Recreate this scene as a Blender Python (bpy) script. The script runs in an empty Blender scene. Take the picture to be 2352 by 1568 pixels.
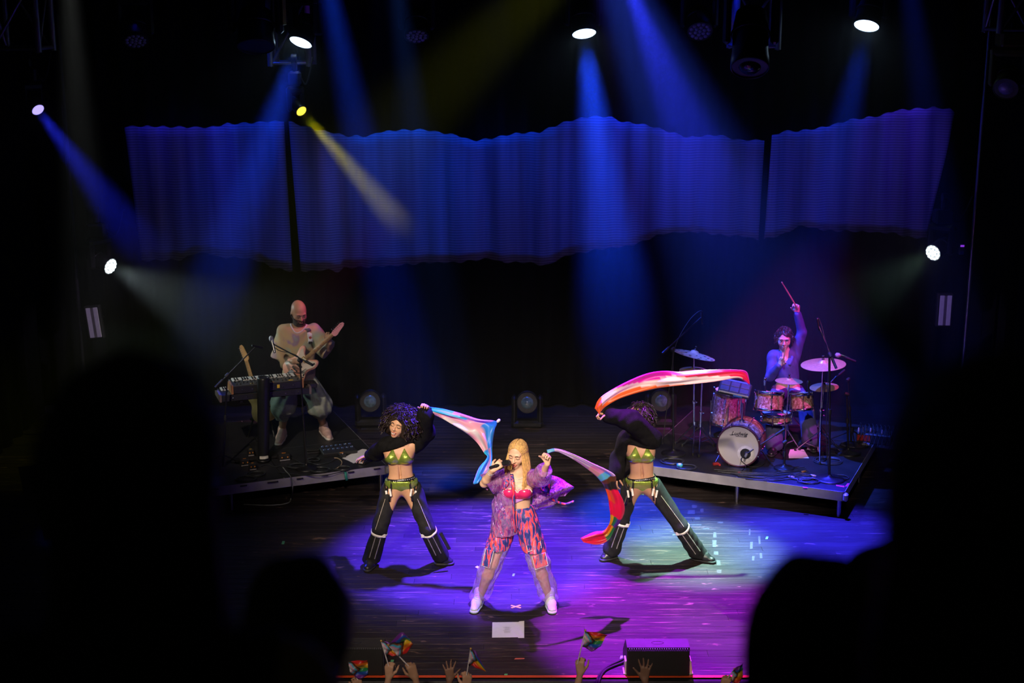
import bpy, bmesh, math, random
import numpy as np
from mathutils import Vector, Matrix, Quaternion
random.seed(7); np.random.seed(7)
SC = bpy.context.scene
COL = SC.collection
# ------------------------------------------------------------------ camera
CAM_H = 5.5
PITCH = math.atan(811 / (50 / 36 * 2352))
FPX = 50 / 36 * 2352
cam_d = bpy.data.cameras.new('camera')
cam = bpy.data.objects.new('camera', cam_d)
COL.objects.link(cam)
cam.location = (0, 0, CAM_H)
cam.rotation_euler = (math.pi / 2 - PITCH, 0, 0)
cam_d.lens = 50; cam_d.sensor_width = 36
cam_d.clip_start = .05; cam_d.clip_end = 100
cam_d.dof.use_dof = True
cam_d.dof.focus_distance = 13.2
cam_d.dof.aperture_fstop = 1.9
SC.camera = cam
# ------------------------------------------------------------------ world, exposure
SC.view_settings.view_transform = 'Standard'
SC.view_settings.look = 'None'
SC.view_settings.gamma = 1
SC.view_settings.exposure = 0
SC.view_settings.use_curve_mapping = False
w = bpy.data.worlds.new('dark_hall'); SC.world = w; w.use_nodes = True
w.node_tree.nodes['Background'].inputs[0].default_value = (.8, 1, .75, 1)
w.node_tree.nodes['Background'].inputs[1].default_value = .0025
try:
    cy = SC.cycles
    cy.max_bounces = 5; cy.diffuse_bounces = 2; cy.glossy_bounces = 2
    cy.transmission_bounces = 4; cy.volume_bounces = 0; cy.transparent_max_bounces = 24
    cy.sample_clamp_indirect = 3; cy.sample_clamp_direct = 30
    cy.use_denoising = True
    cy.caustics_reflective = False; cy.caustics_refractive = False
except Exception:
    pass

def spot(name, pos, target, col, power, deg, blend=.5, radius=.06, parent=None):
    l = bpy.data.lights.new(name, 'SPOT')
    l.color = col; l.energy = power; l.spot_size = math.radians(deg); l.spot_blend = blend
    l.shadow_soft_size = radius
    o = bpy.data.objects.new(name, l); COL.objects.link(o)
    pos = Vector(pos); d = Vector(target) - pos
    o.rotation_euler = d.to_track_quat('-Z', 'Y').to_euler()
    if parent is not None:
        o.parent = parent; o.location = pos - parent.location
    else:
        o.location = pos
    return o
# lamps of the house and of the trusses above the picture (no fixture of theirs is in view)
WARM = (1, .80, .62)
# follow spots and front wash from the balcony side
spot('follow_spot', (-2.6, 1.5, 8.2), (.06, 12.1, .85), (1, .84, .68), 7600, 6.4, .6, .10)
spot('front_wash', (-3.6, 2.0, 8.4), (-.1, 12.9, .75), WARM, 2300, 21, .7, .12)
spot('front_wash_dancer_spot', (-3.2, 1.8, 8.4), (-.8, 13.0, 1.15), WARM, 7000, 8, .6, .1)
spot('front_wash_dancer_spot', (4.0, 2.0, 8.6), (1.5, 13.1, 1.2), WARM, 7400, 10, .6, .1)
spot('front_wash_guitar', (-4.2, 4.0, 9.2), (-2.45, 15.8, 1.15), (1, .82, .66), 3000, 12, .7, .12)
spot('front_wash_drums', (1.2, 3.0, 8.8), (2.75, 15.2, .8), (1, .80, .74), 3400, 11, .7, .12)
spot('front_wash_risers', (.3, 1.5, 8.8), (.2, 14.3, .2), (1, .80, .68), 2700, 24, .9, .12)
spot('front_edge_wash', (-1.5, 2.2, 7.0), (.2, 10.4, .3), (1, .78, .62), 1200, 30, .7, .12)
# coloured top light from the mid truss (above the frame)
spot('top_blue', (.25, 14.25, 6.6), (-.30, 13.4, 0), (.085, .025, 1), 36000, 27, .5, .10)
spot('top_violet', (-.2, 14.2, 6.6), (.25, 12.9, 0), (.30, .03, 1), 6200, 24, .7, .10)
spot('top_magenta', (.75, 13.4, 6.6), (1.48, 11.7, 0), (.42, .015, 1), 19000, 25, .6, .06)
spot('top_teal', (2.3, 14.3, 6.6), (1.85, 13.4, 0), (.30, .60, .48), 36000, 18, 1., .10)
spot('back_blue', (1.27, 17.2, 5.75), (3.5, 13.6, 0), (.02, .03, 1), 6500, 19, .8, .06)
spot('top_blue_fill', (2.7, 14.75, 6.6), (3.15, 13.6, 0), (.035, .025, 1), 28000, 23, .8, .08)  # added fill that widens the blue pool, kept clear of the haze
spot('side_magenta', (4.6, 12.6, 6.2), (3.1, 15.9, 1.25), (1, .05, .80), 2300, 18, .6, .08)
spot('side_magenta_guitar', (1.2, 14.0, 6.3), (-2.2, 16.1, 2.0), (1, .05, .45), 1000, 5.5, .4, .05)
spot('side_blue_drums', (.6, 15.4, 6.7), (3.25, 15.85, 1.0), (.04, .09, 1), 8500, 24, .7, .08)
spot('green_guitar_side', (-5.4, 15.2, 2.0), (-2.5, 16.0, .9), (.62, .95, .85), 60, 30, .6, .1)
# cyc wash on the hanging cloth
for n_, p_, t_, c_, e_, a_, b_ in [
        ('cyc_blue', (1.0, 17.12, 5.8), (1.4, 18.1, 2.5), (.004, .026, 1), 3000, 40, .9),
        ('cyc_blue', (2.6, 17.12, 5.8), (2.8, 18.1, 2.5), (.004, .02, 1), 1700, 40, .9),
        ('cyc_teal', (-1.5, 17.12, 5.8), (-1.5, 18.1, 2.5), (.0, .075, 1), 2500, 42, .9),
        ('cyc_blue', (-.2, 17.12, 5.8), (-.1, 18.1, 2.5), (.0, .045, 1), 1900, 40, .9),
        ('cyc_purple', (-4.4, 17.12, 5.8), (-4.2, 18.1, 2.6), (.03, .022, 1), 1300, 40, .9),
        ('cyc_blue', (-3.2, 17.12, 5.8), (-3.3, 18.1, 2.3), (.0, .035, 1), 1300, 34, .9),
        ('cyc_plum', (-2.3, 17.12, 5.8), (-2.3, 18.1, 1.7), (.25, .03, 1), 420, 17, .8),
        ('cyc_plum', (2.1, 17.12, 5.8), (2.2, 18.1, 2.4), (.22, .01, 1), 330, 24, .8),
        ('cyc_plum', (5.0, 17.12, 5.8), (4.9, 18.1, 2.6), (.06, .022, 1), 900, 36, .9),
        ('cyc_blue', (4.0, 17.12, 5.8), (4.1, 18.1, 2.7), (.004, .026, 1), 1900, 40, .9)]:
    spot(n_, p_, t_, c_, e_ * (.105 if p_[0] == -1.5 else .155), a_ + 8, b_, .15)
# haze columns whose lamps hang above the frame
for n_, p_, t_, c_, e_, a_ in [
        ('beam_grey', (-4.95, 16.4, 6.4), (-4.95, 16.3, 0), (.9, .95, .9), 1488, 11),
        ('beam_blue', (-2.2, 16.1, 6.5), (-.95, 15.6, 0), (.01, .06, 1), 20000, 10),
        ('beam_blue', (-1.4, 16.2, 6.6), (-.62, 15.8, 0), (.06, .20, 1), 3600, 9.5),
        ('beam_blue', (4.15, 16.2, 6.7), (5.4, 15.8, 0), (.02, .06, 1), 4200, 10),
        ('beam_violet', (.75, 16.1, 6.6), (1.9, 15.4, 0), (.25, .05, .9), 760, 10),
        ('beam_olive', (1.9, 16.2, 6.9), (-3.2, 16.4, 2.2), (.8, .85, .05), 1540, 18)]:
    spot(n_, p_, t_, c_, e_ * .42, a_, .9, .08)

# ------------------------------------------------------------------ pixel -> world helpers
def ray(px, py):
    u = (px - 1176) / FPX; v = (784 - py) / FPX
    return np.array([u, math.cos(PITCH) + v * math.sin(PITCH), -math.sin(PITCH) + v * math.cos(PITCH)])
def at(px, py, Y):
    d = ray(px, py); return np.array([0, 0, CAM_H]) + d * (Y / d[1])
def flo(px, py, z=0.):
    d = ray(px, py); return np.array([0, 0, CAM_H]) + d * ((z - CAM_H) / d[2])

# ------------------------------------------------------------------ materials
MATS = {}
def mat(name, col, rough=.6, metal=0., var=.18, scale=25., bump=0., bscale=80., emit=None, estr=0., spec=.5, sheen=0., wave=None, coat=0.):
    """Principled with a procedural noise variation of the colour."""
    if name in MATS: return MATS[name]
    m = bpy.data.materials.new(name); m.use_nodes = True
    nt = m.node_tree; b = nt.nodes['Principled BSDF']
    L = nt.links
    tc = nt.nodes.new('ShaderNodeTexCoord')
    nz = nt.nodes.new('ShaderNodeTexNoise'); nz.inputs['Scale'].default_value = scale; nz.inputs['Detail'].default_value = 3
    L.new(tc.outputs['Object'], nz.inputs['Vector'])
    rp = nt.nodes.new('ShaderNodeValToRGB')
    c = np.array(col[:3], float)
    rp.color_ramp.elements[0].color = (*np.clip(c * (1 - var), 0, 1), 1)
    rp.color_ramp.elements[1].color = (*np.clip(c * (1 + var), 0, 1), 1)
    rp.color_ramp.elements[0].position = .3; rp.color_ramp.elements[1].position = .7
    L.new(nz.outputs['Fac'], rp.inputs['Fac'])
    L.new(rp.outputs['Color'], b.inputs['Base Color'])
    b.inputs['Roughness'].default_value = rough
    b.inputs['Metallic'].default_value = metal
    b.inputs['Specular IOR Level'].default_value = spec
    if sheen: b.inputs['Sheen Weight'].default_value = sheen
    if coat: b.inputs['Coat Weight'].default_value = coat
    if bump:
        n2 = nt.nodes.new('ShaderNodeTexNoise'); n2.inputs['Scale'].default_value = bscale; n2.inputs['Detail'].default_value = 4
        L.new(tc.outputs['Object'], n2.inputs['Vector'])
        bp = nt.nodes.new('ShaderNodeBump'); bp.inputs['Strength'].default_value = bump; bp.inputs['Distance'].default_value = .02
        L.new(n2.outputs['Fac'], bp.inputs['Height']); L.new(bp.outputs['Normal'], b.inputs['Normal'])
    if emit is not None:
        b.inputs['Emission Color'].default_value = (*emit, 1); b.inputs['Emission Strength'].default_value = estr
    MATS[name] = m
    return m
def mat_ramp(name, stops, rough=.5, metal=0., scale=8., detail=2., stretch=(1, 1, 1), distort=0., bump=0., spec=.5, world=False, alpha=None, interp='LINEAR'):
    """Principled whose colour comes from a stretched noise run through a ramp (prints, wood, shells)."""
    if name in MATS: return MATS[name]
    m = bpy.data.materials.new(name); m.use_nodes = True
    nt = m.node_tree; b = nt.nodes['Principled BSDF']; L = nt.links
    tc = nt.nodes.new('ShaderNodeTexCoord')
    mp = nt.nodes.new('ShaderNodeMapping'); mp.inputs['Scale'].default_value = stretch
    if world:
        g = nt.nodes.new('ShaderNodeNewGeometry'); L.new(g.outputs['Position'], mp.inputs['Vector'])
    else:
        L.new(tc.outputs['Object'], mp.inputs['Vector'])
    nz = nt.nodes.new('ShaderNodeTexNoise'); nz.inputs['Scale'].default_value = scale; nz.inputs['Detail'].default_value = detail
    nz.inputs['Distortion'].default_value = distort
    L.new(mp.outputs['Vector'], nz.inputs['Vector'])
    rp = nt.nodes.new('ShaderNodeValToRGB'); rp.color_ramp.interpolation = interp
    els = rp.color_ramp.elements
    while len(els) < len(stops): els.new(.5)
    for e, (p, c) in zip(els, stops): e.position = p; e.color = (*c, 1)
    L.new(nz.outputs['Fac'], rp.inputs['Fac']); L.new(rp.outputs['Color'], b.inputs['Base Color'])
    b.inputs['Roughness'].default_value = rough; b.inputs['Metallic'].default_value = metal
    b.inputs['Specular IOR Level'].default_value = spec
    if bump:
        bp = nt.nodes.new('ShaderNodeBump'); bp.inputs['Strength'].default_value = bump; bp.inputs['Distance'].default_value = .02
        L.new(nz.outputs['Fac'], bp.inputs['Height']); L.new(bp.outputs['Normal'], b.inputs['Normal'])
    if alpha is not None: b.inputs['Alpha'].default_value = alpha
    MATS[name] = m
    return m
def mat_print(name, rough=.6, trans=0., sheen=0.):
    """Flat print held in a colour attribute (flags, labels)."""
    if name in MATS: return MATS[name]
    m = bpy.data.materials.new(name); m.use_nodes = True
    nt = m.node_tree; b = nt.nodes['Principled BSDF']; L = nt.links
    a = nt.nodes.new('ShaderNodeAttribute'); a.attribute_name = 'Col'
    nz = nt.nodes.new('ShaderNodeTexNoise'); nz.inputs['Scale'].default_value = 300
    mx = nt.nodes.new('ShaderNodeMixRGB'); mx.blend_type = 'MULTIPLY'; mx.inputs['Fac'].default_value = .12
    L.new(a.outputs['Color'], mx.inputs['Color1']); L.new(nz.outputs['Fac'], mx.inputs['Color2'])
    L.new(mx.outputs['Color'], b.inputs['Base Color'])
    b.inputs['Roughness'].default_value = rough
    if sheen: b.inputs['Sheen Weight'].default_value = sheen
    if trans:
        t = nt.nodes.new('ShaderNodeBsdfTranslucent'); L.new(mx.outputs['Color'], t.inputs['Color'])
        ms = nt.nodes.new('ShaderNodeMixShader'); ms.inputs['Fac'].default_value = trans
        L.new(b.outputs['BSDF'], ms.inputs[1]); L.new(t.outputs['BSDF'], ms.inputs[2])
        L.new(ms.outputs['Shader'], nt.nodes['Material Output'].inputs['Surface'])
    MATS[name] = m
    return m

# ------------------------------------------------------------------ objects
def tag(o, label=None, cat=None, group=None, kind=None):
    if label: o['label'] = label
    if cat: o['category'] = cat
    if group: o['group'] = group
    if kind: o['kind'] = kind
    return o
def thing(name, label, cat, loc=(0, 0, 0), rotz=0., group=None):
    o = bpy.data.objects.new(name, None); COL.objects.link(o)
    o.empty_display_size = .1
    o.location = tuple(float(x) for x in loc); o.rotation_euler = (0, 0, rotz)
    return tag(o, label, cat, group)
class MB:
    """Collects faces and links them as ONE mesh object."""
    def __init__(s): s.v = []; s.f = []; s.sm = []; s.c = []
    def add(s, vs, fs, smooth=False, M=None, col=None):
        n = len(s.v)
        if M is not None: vs = [tuple(M @ Vector(v)) for v in vs]
        s.v += [tuple(float(a) for a in v) for v in vs]
        s.f += [tuple(i + n for i in f) for f in fs]
        s.sm += [smooth] * len(fs)
        s.c += [col if col is not None else (1, 1, 1)] * len(vs)
        return s
    def box(s, c, d, M=None, bev=0., rot=None, taper=None, col=None):
        """box centre c size d, chamfered by bev (all edges)"""
        hx, hy, hz = d[0] / 2, d[1] / 2, d[2] / 2
        b = min(bev, hx * .9, hy * .9, hz * .9)
        if b <= 0:
            vs = [(x * hx, y * hy, z * hz) for x in (-1, 1) for y in (-1, 1) for z in (-1, 1)]
            fs = [(0, 1, 3, 2), (4, 6, 7, 5), (0, 4, 5, 1), (2, 3, 7, 6), (0, 2, 6, 4), (1, 5, 7, 3)]
        else:
            bm = bmesh.new(); bmesh.ops.create_cube(bm, size=1)
            for v in bm.verts: v.co = Vector((v.co.x * d[0], v.co.y * d[1], v.co.z * d[2]))
            bmesh.ops.bevel(bm, geom=list(bm.edges), offset=b, segments=1, affect='EDGES', clamp_overlap=True)
            bm.verts.index_update()
            vs = [tuple(v.co) for v in bm.verts]; fs = [tuple(v.index for v in f.verts) for f in bm.faces]; bm.free()
        if taper: vs = [(x * (1 + taper * z / hz), y * (1 + taper * z / hz), z) for x, y, z in vs]
        T = Matrix.Translation(Vector([float(a) for a in c]))
        if rot is not None: T = T @ rot
        if M is not None: T = M @ T
        return s.add(vs, fs, False, T, col)
    def tube(s, pts, r, sides=8, M=None, cap=True, col=None):
        P = [Vector([float(a) for a in p]) for p in pts]; n = len(P)
        rr = r if hasattr(r, '__len__') else [r] * n
        vs = []; fs = []
        t0 = (P[1] - P[0]).normalized()
        up = Vector((0, 0, 1)) if abs(t0.z) < .9 else Vector((1, 0, 0))
        a = t0.cross(up).normalized()
        for i in range(n):
            t = (P[min(i + 1, n - 1)] - P[max(i - 1, 0)])
            t = t.normalized() if t.length > 1e-9 else t0
            a = (a - t * a.dot(t)); a = a.normalized() if a.length > 1e-6 else t.orthogonal().normalized()
            b = t.cross(a)
            for k in range(sides):
                w_ = 2 * math.pi * k / sides
                vs.append(P[i] + (a * math.cos(w_) + b * math.sin(w_)) * rr[i])
        for i in range(n - 1):
            for k in range(sides):
                k2 = (k + 1) % sides
                fs.append((i * sides + k, i * sides + k2, (i + 1) * sides + k2, (i + 1) * sides + k))
        s.add(vs, fs, sides > 4, M, col)
        if cap:
            s.add(vs[:sides], [tuple(range(sides))[::-1]], False, M, col); s.add(vs[-sides:], [tuple(range(sides))], False, M, col)
        return s
    def lathe(s, prof, seg=24, M=None, close=True, col=None, sx=1., sy=1.):
        """profile [(r,z)] about local z"""
        vs = []; fs = []; n = len(prof)
        for r, z in prof:
            for k in range(seg):
                w_ = 2 * math.pi * k / seg
                vs.append((r * math.cos(w_) * sx, r * math.sin(w_) * sy, z))
        for i in range(n - 1):
            for k in range(seg):
                k2 = (k + 1) % seg
                fs.append((i * seg + k, i * seg + k2, (i + 1) * seg + k2, (i + 1) * seg + k))
        s.add(vs, fs, True, M, col)
        if close:
            if prof[0][0] > 1e-5: s.add(vs[:seg], [tuple(range(seg))[::-1]], False, M, col)
            if prof[-1][0] > 1e-5: s.add(vs[-seg:], [tuple(range(seg))], False, M, col)
        return s
    def prism(s, poly, z0, z1, M=None, col=None):
        n = len(poly)
        vs = [(x, y, z0) for x, y in poly] + [(x, y, z1) for x, y in poly]
        fs = [tuple(range(n))[::-1], tuple(range(n, 2 * n))] + [(i, (i + 1) % n, n + (i + 1) % n, n + i) for i in range(n)]
        return s.add(vs, fs, False, M, col)
    def grid(s, P, M=None, smooth=True, cols=None, wrap=False):
        """P[i][j] points -> sheet"""
        ni = len(P); nj = len(P[0]); base = len(s.v)
        vs = [P[i][j] for i in range(ni) for j in range(nj)]
        fs = []
        for i in range(ni - 1):
            for j in range(nj - (0 if wrap else 1)):
                j2 = (j + 1) % nj
                fs.append((i * nj + j, i * nj + j2, (i + 1) * nj + j2, (i + 1) * nj + j))
        s.add(vs, fs, smooth, M)
        if cols is not None:
            k = 0
            for i in range(ni):
                for j in range(nj): s.c[base + k] = tuple(cols[i][j]); k += 1
        return s
    def build(s, name, m, parent=None, world=False, solid=0., label=None, printed=False, kind=None):
        v = np.array(s.v, float).reshape(-1, 3)
        if world and parent is not None: v = v - np.array(parent.location)
        me = bpy.data.meshes.new(name); me.from_pydata(v.tolist(), [], s.f)
        me.polygons.foreach_set('use_smooth', np.array(s.sm, dtype=bool))
        if printed:
            ca = me.color_attributes.new('Col', 'FLOAT_COLOR', 'POINT')
            ca.data.foreach_set('color', np.concatenate([np.array(s.c, float), np.ones((len(s.c), 1))], 1).ravel())
        me.materials.append(m); me.update()
        o = bpy.data.objects.new(name, me); COL.objects.link(o)
        if parent is not None: o.parent = parent
        if solid:
            md = o.modifiers.new('thickness', 'SOLIDIFY'); md.thickness = solid; md.offset = 0
        if label: o['label'] = label
        if kind: o['kind'] = kind
        return o
def frame(z, x=None, o=(0, 0, 0)):
    """matrix with local z along z"""
    z = Vector([float(a) for a in z]).normalized()
    x = Vector([float(a) for a in x]) if x is not None else (Vector((1, 0, 0)) if abs(z.x) < .9 else Vector((0, 1, 0)))
    x = (x - z * x.dot(z)).normalized(); y = z.cross(x)
    M = Matrix.Identity(4)
    for i in range(3): M[i][0] = x[i]; M[i][1] = y[i]; M[i][2] = z[i]; M[i][3] = float(o[i])
    return M
def smooth_path(pts, n=8):
    """Catmull-Rom through pts"""
    P = [np.array(p, float) for p in pts]; P = [2 * P[0] - P[1]] + P + [2 * P[-1] - P[-2]]
    out = []
    for i in range(1, len(P) - 2):
        for k in range(n):
            t = k / n; a, b, c, d = P[i - 1:i + 3]
            out.append(.5 * (2 * b + (c - a) * t + (2 * a - 5 * b + 4 * c - d) * t * t + (3 * b - a - 3 * c + d) * t ** 3))
    out.append(P[-2]); return out
def dup(root, loc=None, rotz=None, label=None, group=None):
    r = root.copy(); COL.objects.link(r)
    if loc is not None: r.location = tuple(float(x) for x in loc)
    if rotz is not None: r.rotation_euler = (0, 0, rotz)
    if label: r['label'] = label
    if group: r['group'] = group
    for ch in list(root.children):
        c = ch.copy(); COL.objects.link(c); c.parent = r
        for g in list(ch.children):
            d = g.copy(); COL.objects.link(d); d.parent = c
    return r
# ================================================================== SETTING
BLACK = mat('black_paint', (.012, .012, .013), .55, var=.3)
BLACKM = mat('black_metal', (.016, .016, .018), .4, .3, var=.3)
BLACKG = mat('black_gloss', (.014, .014, .016), .18, var=.2)
RUBBER = mat('black_rubber', (.012, .012, .012), .75, var=.3)
CHROME = mat('chrome', (.75, .75, .78), .14, 1., var=.08)
STEEL = mat('steel', (.42, .42, .44), .32, 1., var=.12)
ALU = mat('aluminium', (.40, .39, .41), .45, .25, var=.12, scale=9)
VELVET = mat('black_velvet', (.006, .0065, .0075), .95, var=.3, spec=.1)
WALLM = mat('black_wall_paint', (.006, .006, .006), .9, var=.3, scale=3, spec=.1)

def floor_material():
    m = bpy.data.materials.new('worn_black_planks'); m.use_nodes = True
    nt = m.node_tree; b = nt.nodes['Principled BSDF']; L = nt.links; N = nt.nodes.new
    g = N('ShaderNodeNewGeometry')
    oi = N('ShaderNodeObjectInfo')
    def noise(stretch, scale, detail=4, dist=0.):
        mp = N('ShaderNodeMapping'); mp.inputs['Scale'].default_value = stretch
        L.new(g.outputs['Position'], mp.inputs['Vector'])
        n = N('ShaderNodeTexNoise'); n.inputs['Scale'].default_value = scale; n.inputs['Detail'].default_value = detail
        n.inputs['Distortion'].default_value = dist
        L.new(mp.outputs['Vector'], n.inputs['Vector']); return n.outputs['Fac']
    def ramp(src, p0, p1, c0=0., c1=1.):
        r = N('ShaderNodeMapRange'); r.inputs['From Min'].default_value = p0; r.inputs['From Max'].default_value = p1
        r.inputs['To Min'].default_value = c0; r.inputs['To Max'].default_value = c1; r.clamp = True
        L.new(src, r.inputs['Value']); return r.outputs['Result']
    def mul(a, c):
        r = N('ShaderNodeMath'); r.operation = 'MULTIPLY'
        for i, q in enumerate((a, c)):
            if isinstance(q, (int, float)): r.inputs[i].default_value = q
            else: L.new(q, r.inputs[i])
        return r.outputs[0]
    def add(a, c):
        r = N('ShaderNodeMath'); r.operation = 'ADD'; r.use_clamp = True
        L.new(a, r.inputs[0]); L.new(c, r.inputs[1]); return r.outputs[0]
    scr = ramp(noise((1.1, 34, 1), 1.6, 5, .15), .60, .68)        # long scratches along the grain
    big = ramp(noise((.5, 1.1, 1), 1.0, 3), .42, .60)             # trodden patches
    fine = ramp(noise((3.2, 60, 1), 2.2, 3), .64, .70)
    spots = ramp(noise((2.2, 5.5, 1), 2.6, 4, .6), .66, .72)
    wear = add(add(mul(scr, big), mul(fine, mul(big, .5))), mul(spots, .7))
    tone = ramp(oi.outputs['Random'], 0, 1, .7, 1.35)
    c1 = N('ShaderNodeMixRGB'); c1.inputs['Color1'].default_value = (.022, .017, .017, 1); c1.inputs['Color2'].default_value = (.22, .135, .105, 1)
    L.new(wear, c1.inputs['Fac'])
    c2 = N('ShaderNodeMixRGB'); c2.blend_type = 'MULTIPLY'; c2.inputs['Fac'].default_value = 1
    cb = N('ShaderNodeCombineXYZ')
    for i in range(3): L.new(tone, cb.inputs[i])
    L.new(c1.outputs['Color'], c2.inputs['Color1']); L.new(cb.outputs[0], c2.inputs['Color2'])
    L.new(c2.outputs['Color'], b.inputs['Base Color'])
    rg = ramp(noise((1.5, 20, 1), 1.5, 3), .3, .7, .40, .58)
    L.new(rg, b.inputs['Roughness'])
    b.inputs['Specular IOR Level'].default_value = .42
    bp = N('ShaderNodeBump'); bp.inputs['Strength'].default_value = .25; bp.inputs['Distance'].default_value = .01
    L.new(noise((2, 50, 1), 2, 3), bp.inputs['Height']); L.new(bp.outputs['Normal'], b.inputs['Normal'])
    return m
PLANKM = floor_material()

def struct(name, mb, m):
    o = mb.build(name, m); o['kind'] = 'structure'; return o
STAGE_Y0, STAGE_Y1, HALF_W = 10.66, 18.9, 7.4
floor = struct('floor', MB().box((0, (STAGE_Y0 + STAGE_Y1) / 2, -.06), (2 * HALF_W, STAGE_Y1 - STAGE_Y0, .09)), BLACK)
# planks: one object each, sharing three meshes (lengths)
PW = .1165
def plank_mesh(L):
    mb = MB().box((0, 0, -.0115), (L - .0013, PW - .0022, .023), bev=.0012)
    me = bpy.data.meshes.new('plank'); me.from_pydata(mb.v, [], mb.f); me.materials.append(PLANKM); return me
PM = {L: plank_mesh(L) for L in (2.9, 3.5, 4.1)}
rows = 64
prng = random.Random(3)
for r in range(rows):
    y = STAGE_Y0 + .06 + PW * (r + .5)
    if y > 18.2: break
    x = -HALF_W + .7 - prng.random() * 1.6
    while x < 6.3:
        L = prng.choice((2.9, 3.5, 4.1))
        if -6.6 < x + L / 2 < 6.6:
            o = bpy.data.objects.new('plank', PM[L]); COL.objects.link(o); o.parent = floor
            o.location = (x + L / 2, y, prng.uniform(-.0006, .0006))
        x += L
struct('wall_back', MB().box((0, 18.95, 3.5), (15.2, .1, 10)), WALLM)
struct('wall_left', MB().box((-7.5, 14.2, 3.5), (.1, 9.5, 10)), WALLM)
struct('wall_right', MB().box((7.5, 14.2, 3.5), (.1, 9.5, 10)), WALLM)
struct('ceiling', MB().box((0, 14.2, 8.55), (15.2, 9.6, .1)), WALLM)
# stage lip, pit and the balcony the onlookers stand on
struct('trim_1', MB().box((0, 10.64, -.05), (2 * HALF_W, .05, .10), bev=.01), BLACKM)
struct('wall_front', MB().box((0, 10.63, -.78), (2 * HALF_W, .04, 1.36)), BLACK)
struct('floor_pit', MB().box((0, 9.0, -1.5), (2 * HALF_W, 3.3, .08)), BLACK)
struct('floor_balcony', MB().box((0, .6, 3.20), (7, 2.6, .08)).box((0, 2.4, 2.80), (7, 1.0, .08)), BLACK)
tape = MB().box((0, 10.705, .0012), (5.4, .038, .0016)).build('edge_tape', mat('red_orange_tape', (.85, .10, .025), .5, var=.1, scale=4))
tag(tape, 'long red orange tape stripe along the front edge of the stage', 'tape')

def curtain(name, x0, x1, y, z0, z1, folds, amp, m, axis='x', n=160):
    mb = MB(); P = []
    for i in range(n):
        t = i / (n - 1); q = x0 + (x1 - x0) * t
        d = amp * math.sin(t * folds * 2 * math.pi + 1.3 * math.sin(t * 17)) + amp * .4 * math.sin(t * folds * 5.3)
        P.append([((q, y + d, z) if axis == 'x' else (y + d, q, z)) for z in np.linspace(z0, z1, 5)])
    mb.grid(P)
    return mb.build(name, m, solid=.01)
c = curtain('back_curtain', -6.6, 6.6, 18.55, .02, 7.6, 46, .05, VELVET, n=420)
tag(c, 'full width black pleated curtain across the back of the stage', 'curtain')
for sx, lab in ((-1, 'black side curtain hanging behind the white-lensed left boom lamp'), (1, 'black side curtain hanging behind the right boom lamp and strobe')):
    c = curtain('side_curtain', 15.2, 18.3, sx * 6.25, .02, 7.6, 10, .05, VELVET, axis='y', n=90)
    tag(c, lab, 'curtain')

# ------------------------------------------------------------------ torn white cloth strip on the backdrop
def cloth_mat():
    m = bpy.data.materials.new('light_band_scrim'); m.use_nodes = True
    nt = m.node_tree; b = nt.nodes['Principled BSDF']; L = nt.links; N = nt.nodes.new
    g = N('ShaderNodeNewGeometry')
    wv = N('ShaderNodeTexWave'); wv.bands_direction = 'Z'; wv.inputs['Scale'].default_value = 9.5; wv.inputs['Distortion'].default_value = .9; wv.inputs['Detail'].default_value = 1  # wave paints the LED flicker banding into the cloth colour
    wv.inputs['Detail Scale'].default_value = .4
    L.new(g.outputs['Position'], wv.inputs['Vector'])
    mp = N('ShaderNodeMapping'); mp.inputs['Scale'].default_value = (2.4, 1, .10); L.new(g.outputs['Position'], mp.inputs['Vector'])
    nz = N('ShaderNodeTexNoise'); nz.inputs['Scale'].default_value = 2.0; nz.inputs['Detail'].default_value = 4; L.new(mp.outputs['Vector'], nz.inputs['Vector'])
    r1 = N('ShaderNodeMapRange'); r1.inputs['To Min'].default_value = .24; r1.inputs['To Max'].default_value = .52; L.new(wv.outputs['Fac'], r1.inputs['Value'])
    r2 = N('ShaderNodeMapRange'); r2.inputs['From Min'].default_value = .3; r2.inputs['From Max'].default_value = .7; r2.inputs['To Min'].default_value = .55; r2.inputs['To Max'].default_value = 1.25
    L.new(nz.outputs['Fac'], r2.inputs['Value'])
    mu = N('ShaderNodeMath'); mu.operation = 'MULTIPLY'; L.new(r1.outputs[0], mu.inputs[0]); L.new(r2.outputs[0], mu.inputs[1])
    cb = N('ShaderNodeCombineXYZ')
    for i in range(3): L.new(mu.outputs[0], cb.inputs[i])
    L.new(cb.outputs[0], b.inputs['Base Color'])
    b.inputs['Roughness'].default_value = .9; b.inputs['Specular IOR Level'].default_value = .1
    return m
SCRIM = cloth_mat()
TOP = [[(286, 291), (340, 290), (400, 291), (480, 293), (505, 288), (520, 284), (560, 283), (652, 277)],
       [(662, 279), (700, 290), (760, 304), (800, 313), (850, 312), (870, 303), (920, 298), (980, 298), (1000, 303), (1050, 310), (1075, 320), (1100, 323), (1130, 317), (1180, 307), (1240, 303), (1290, 283), (1330, 272), (1360, 267), (1400, 268), (1430, 280), (1480, 286), (1540, 303), (1580, 315), (1650, 310), (1700, 322), (1756, 321)],
       [(1772, 312), (1800, 302), (1840, 300), (1900, 290), (1960, 274), (2010, 268), (2060, 253), (2100, 250), (2150, 247), (2180, 250), (2192, 258)]]
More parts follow.
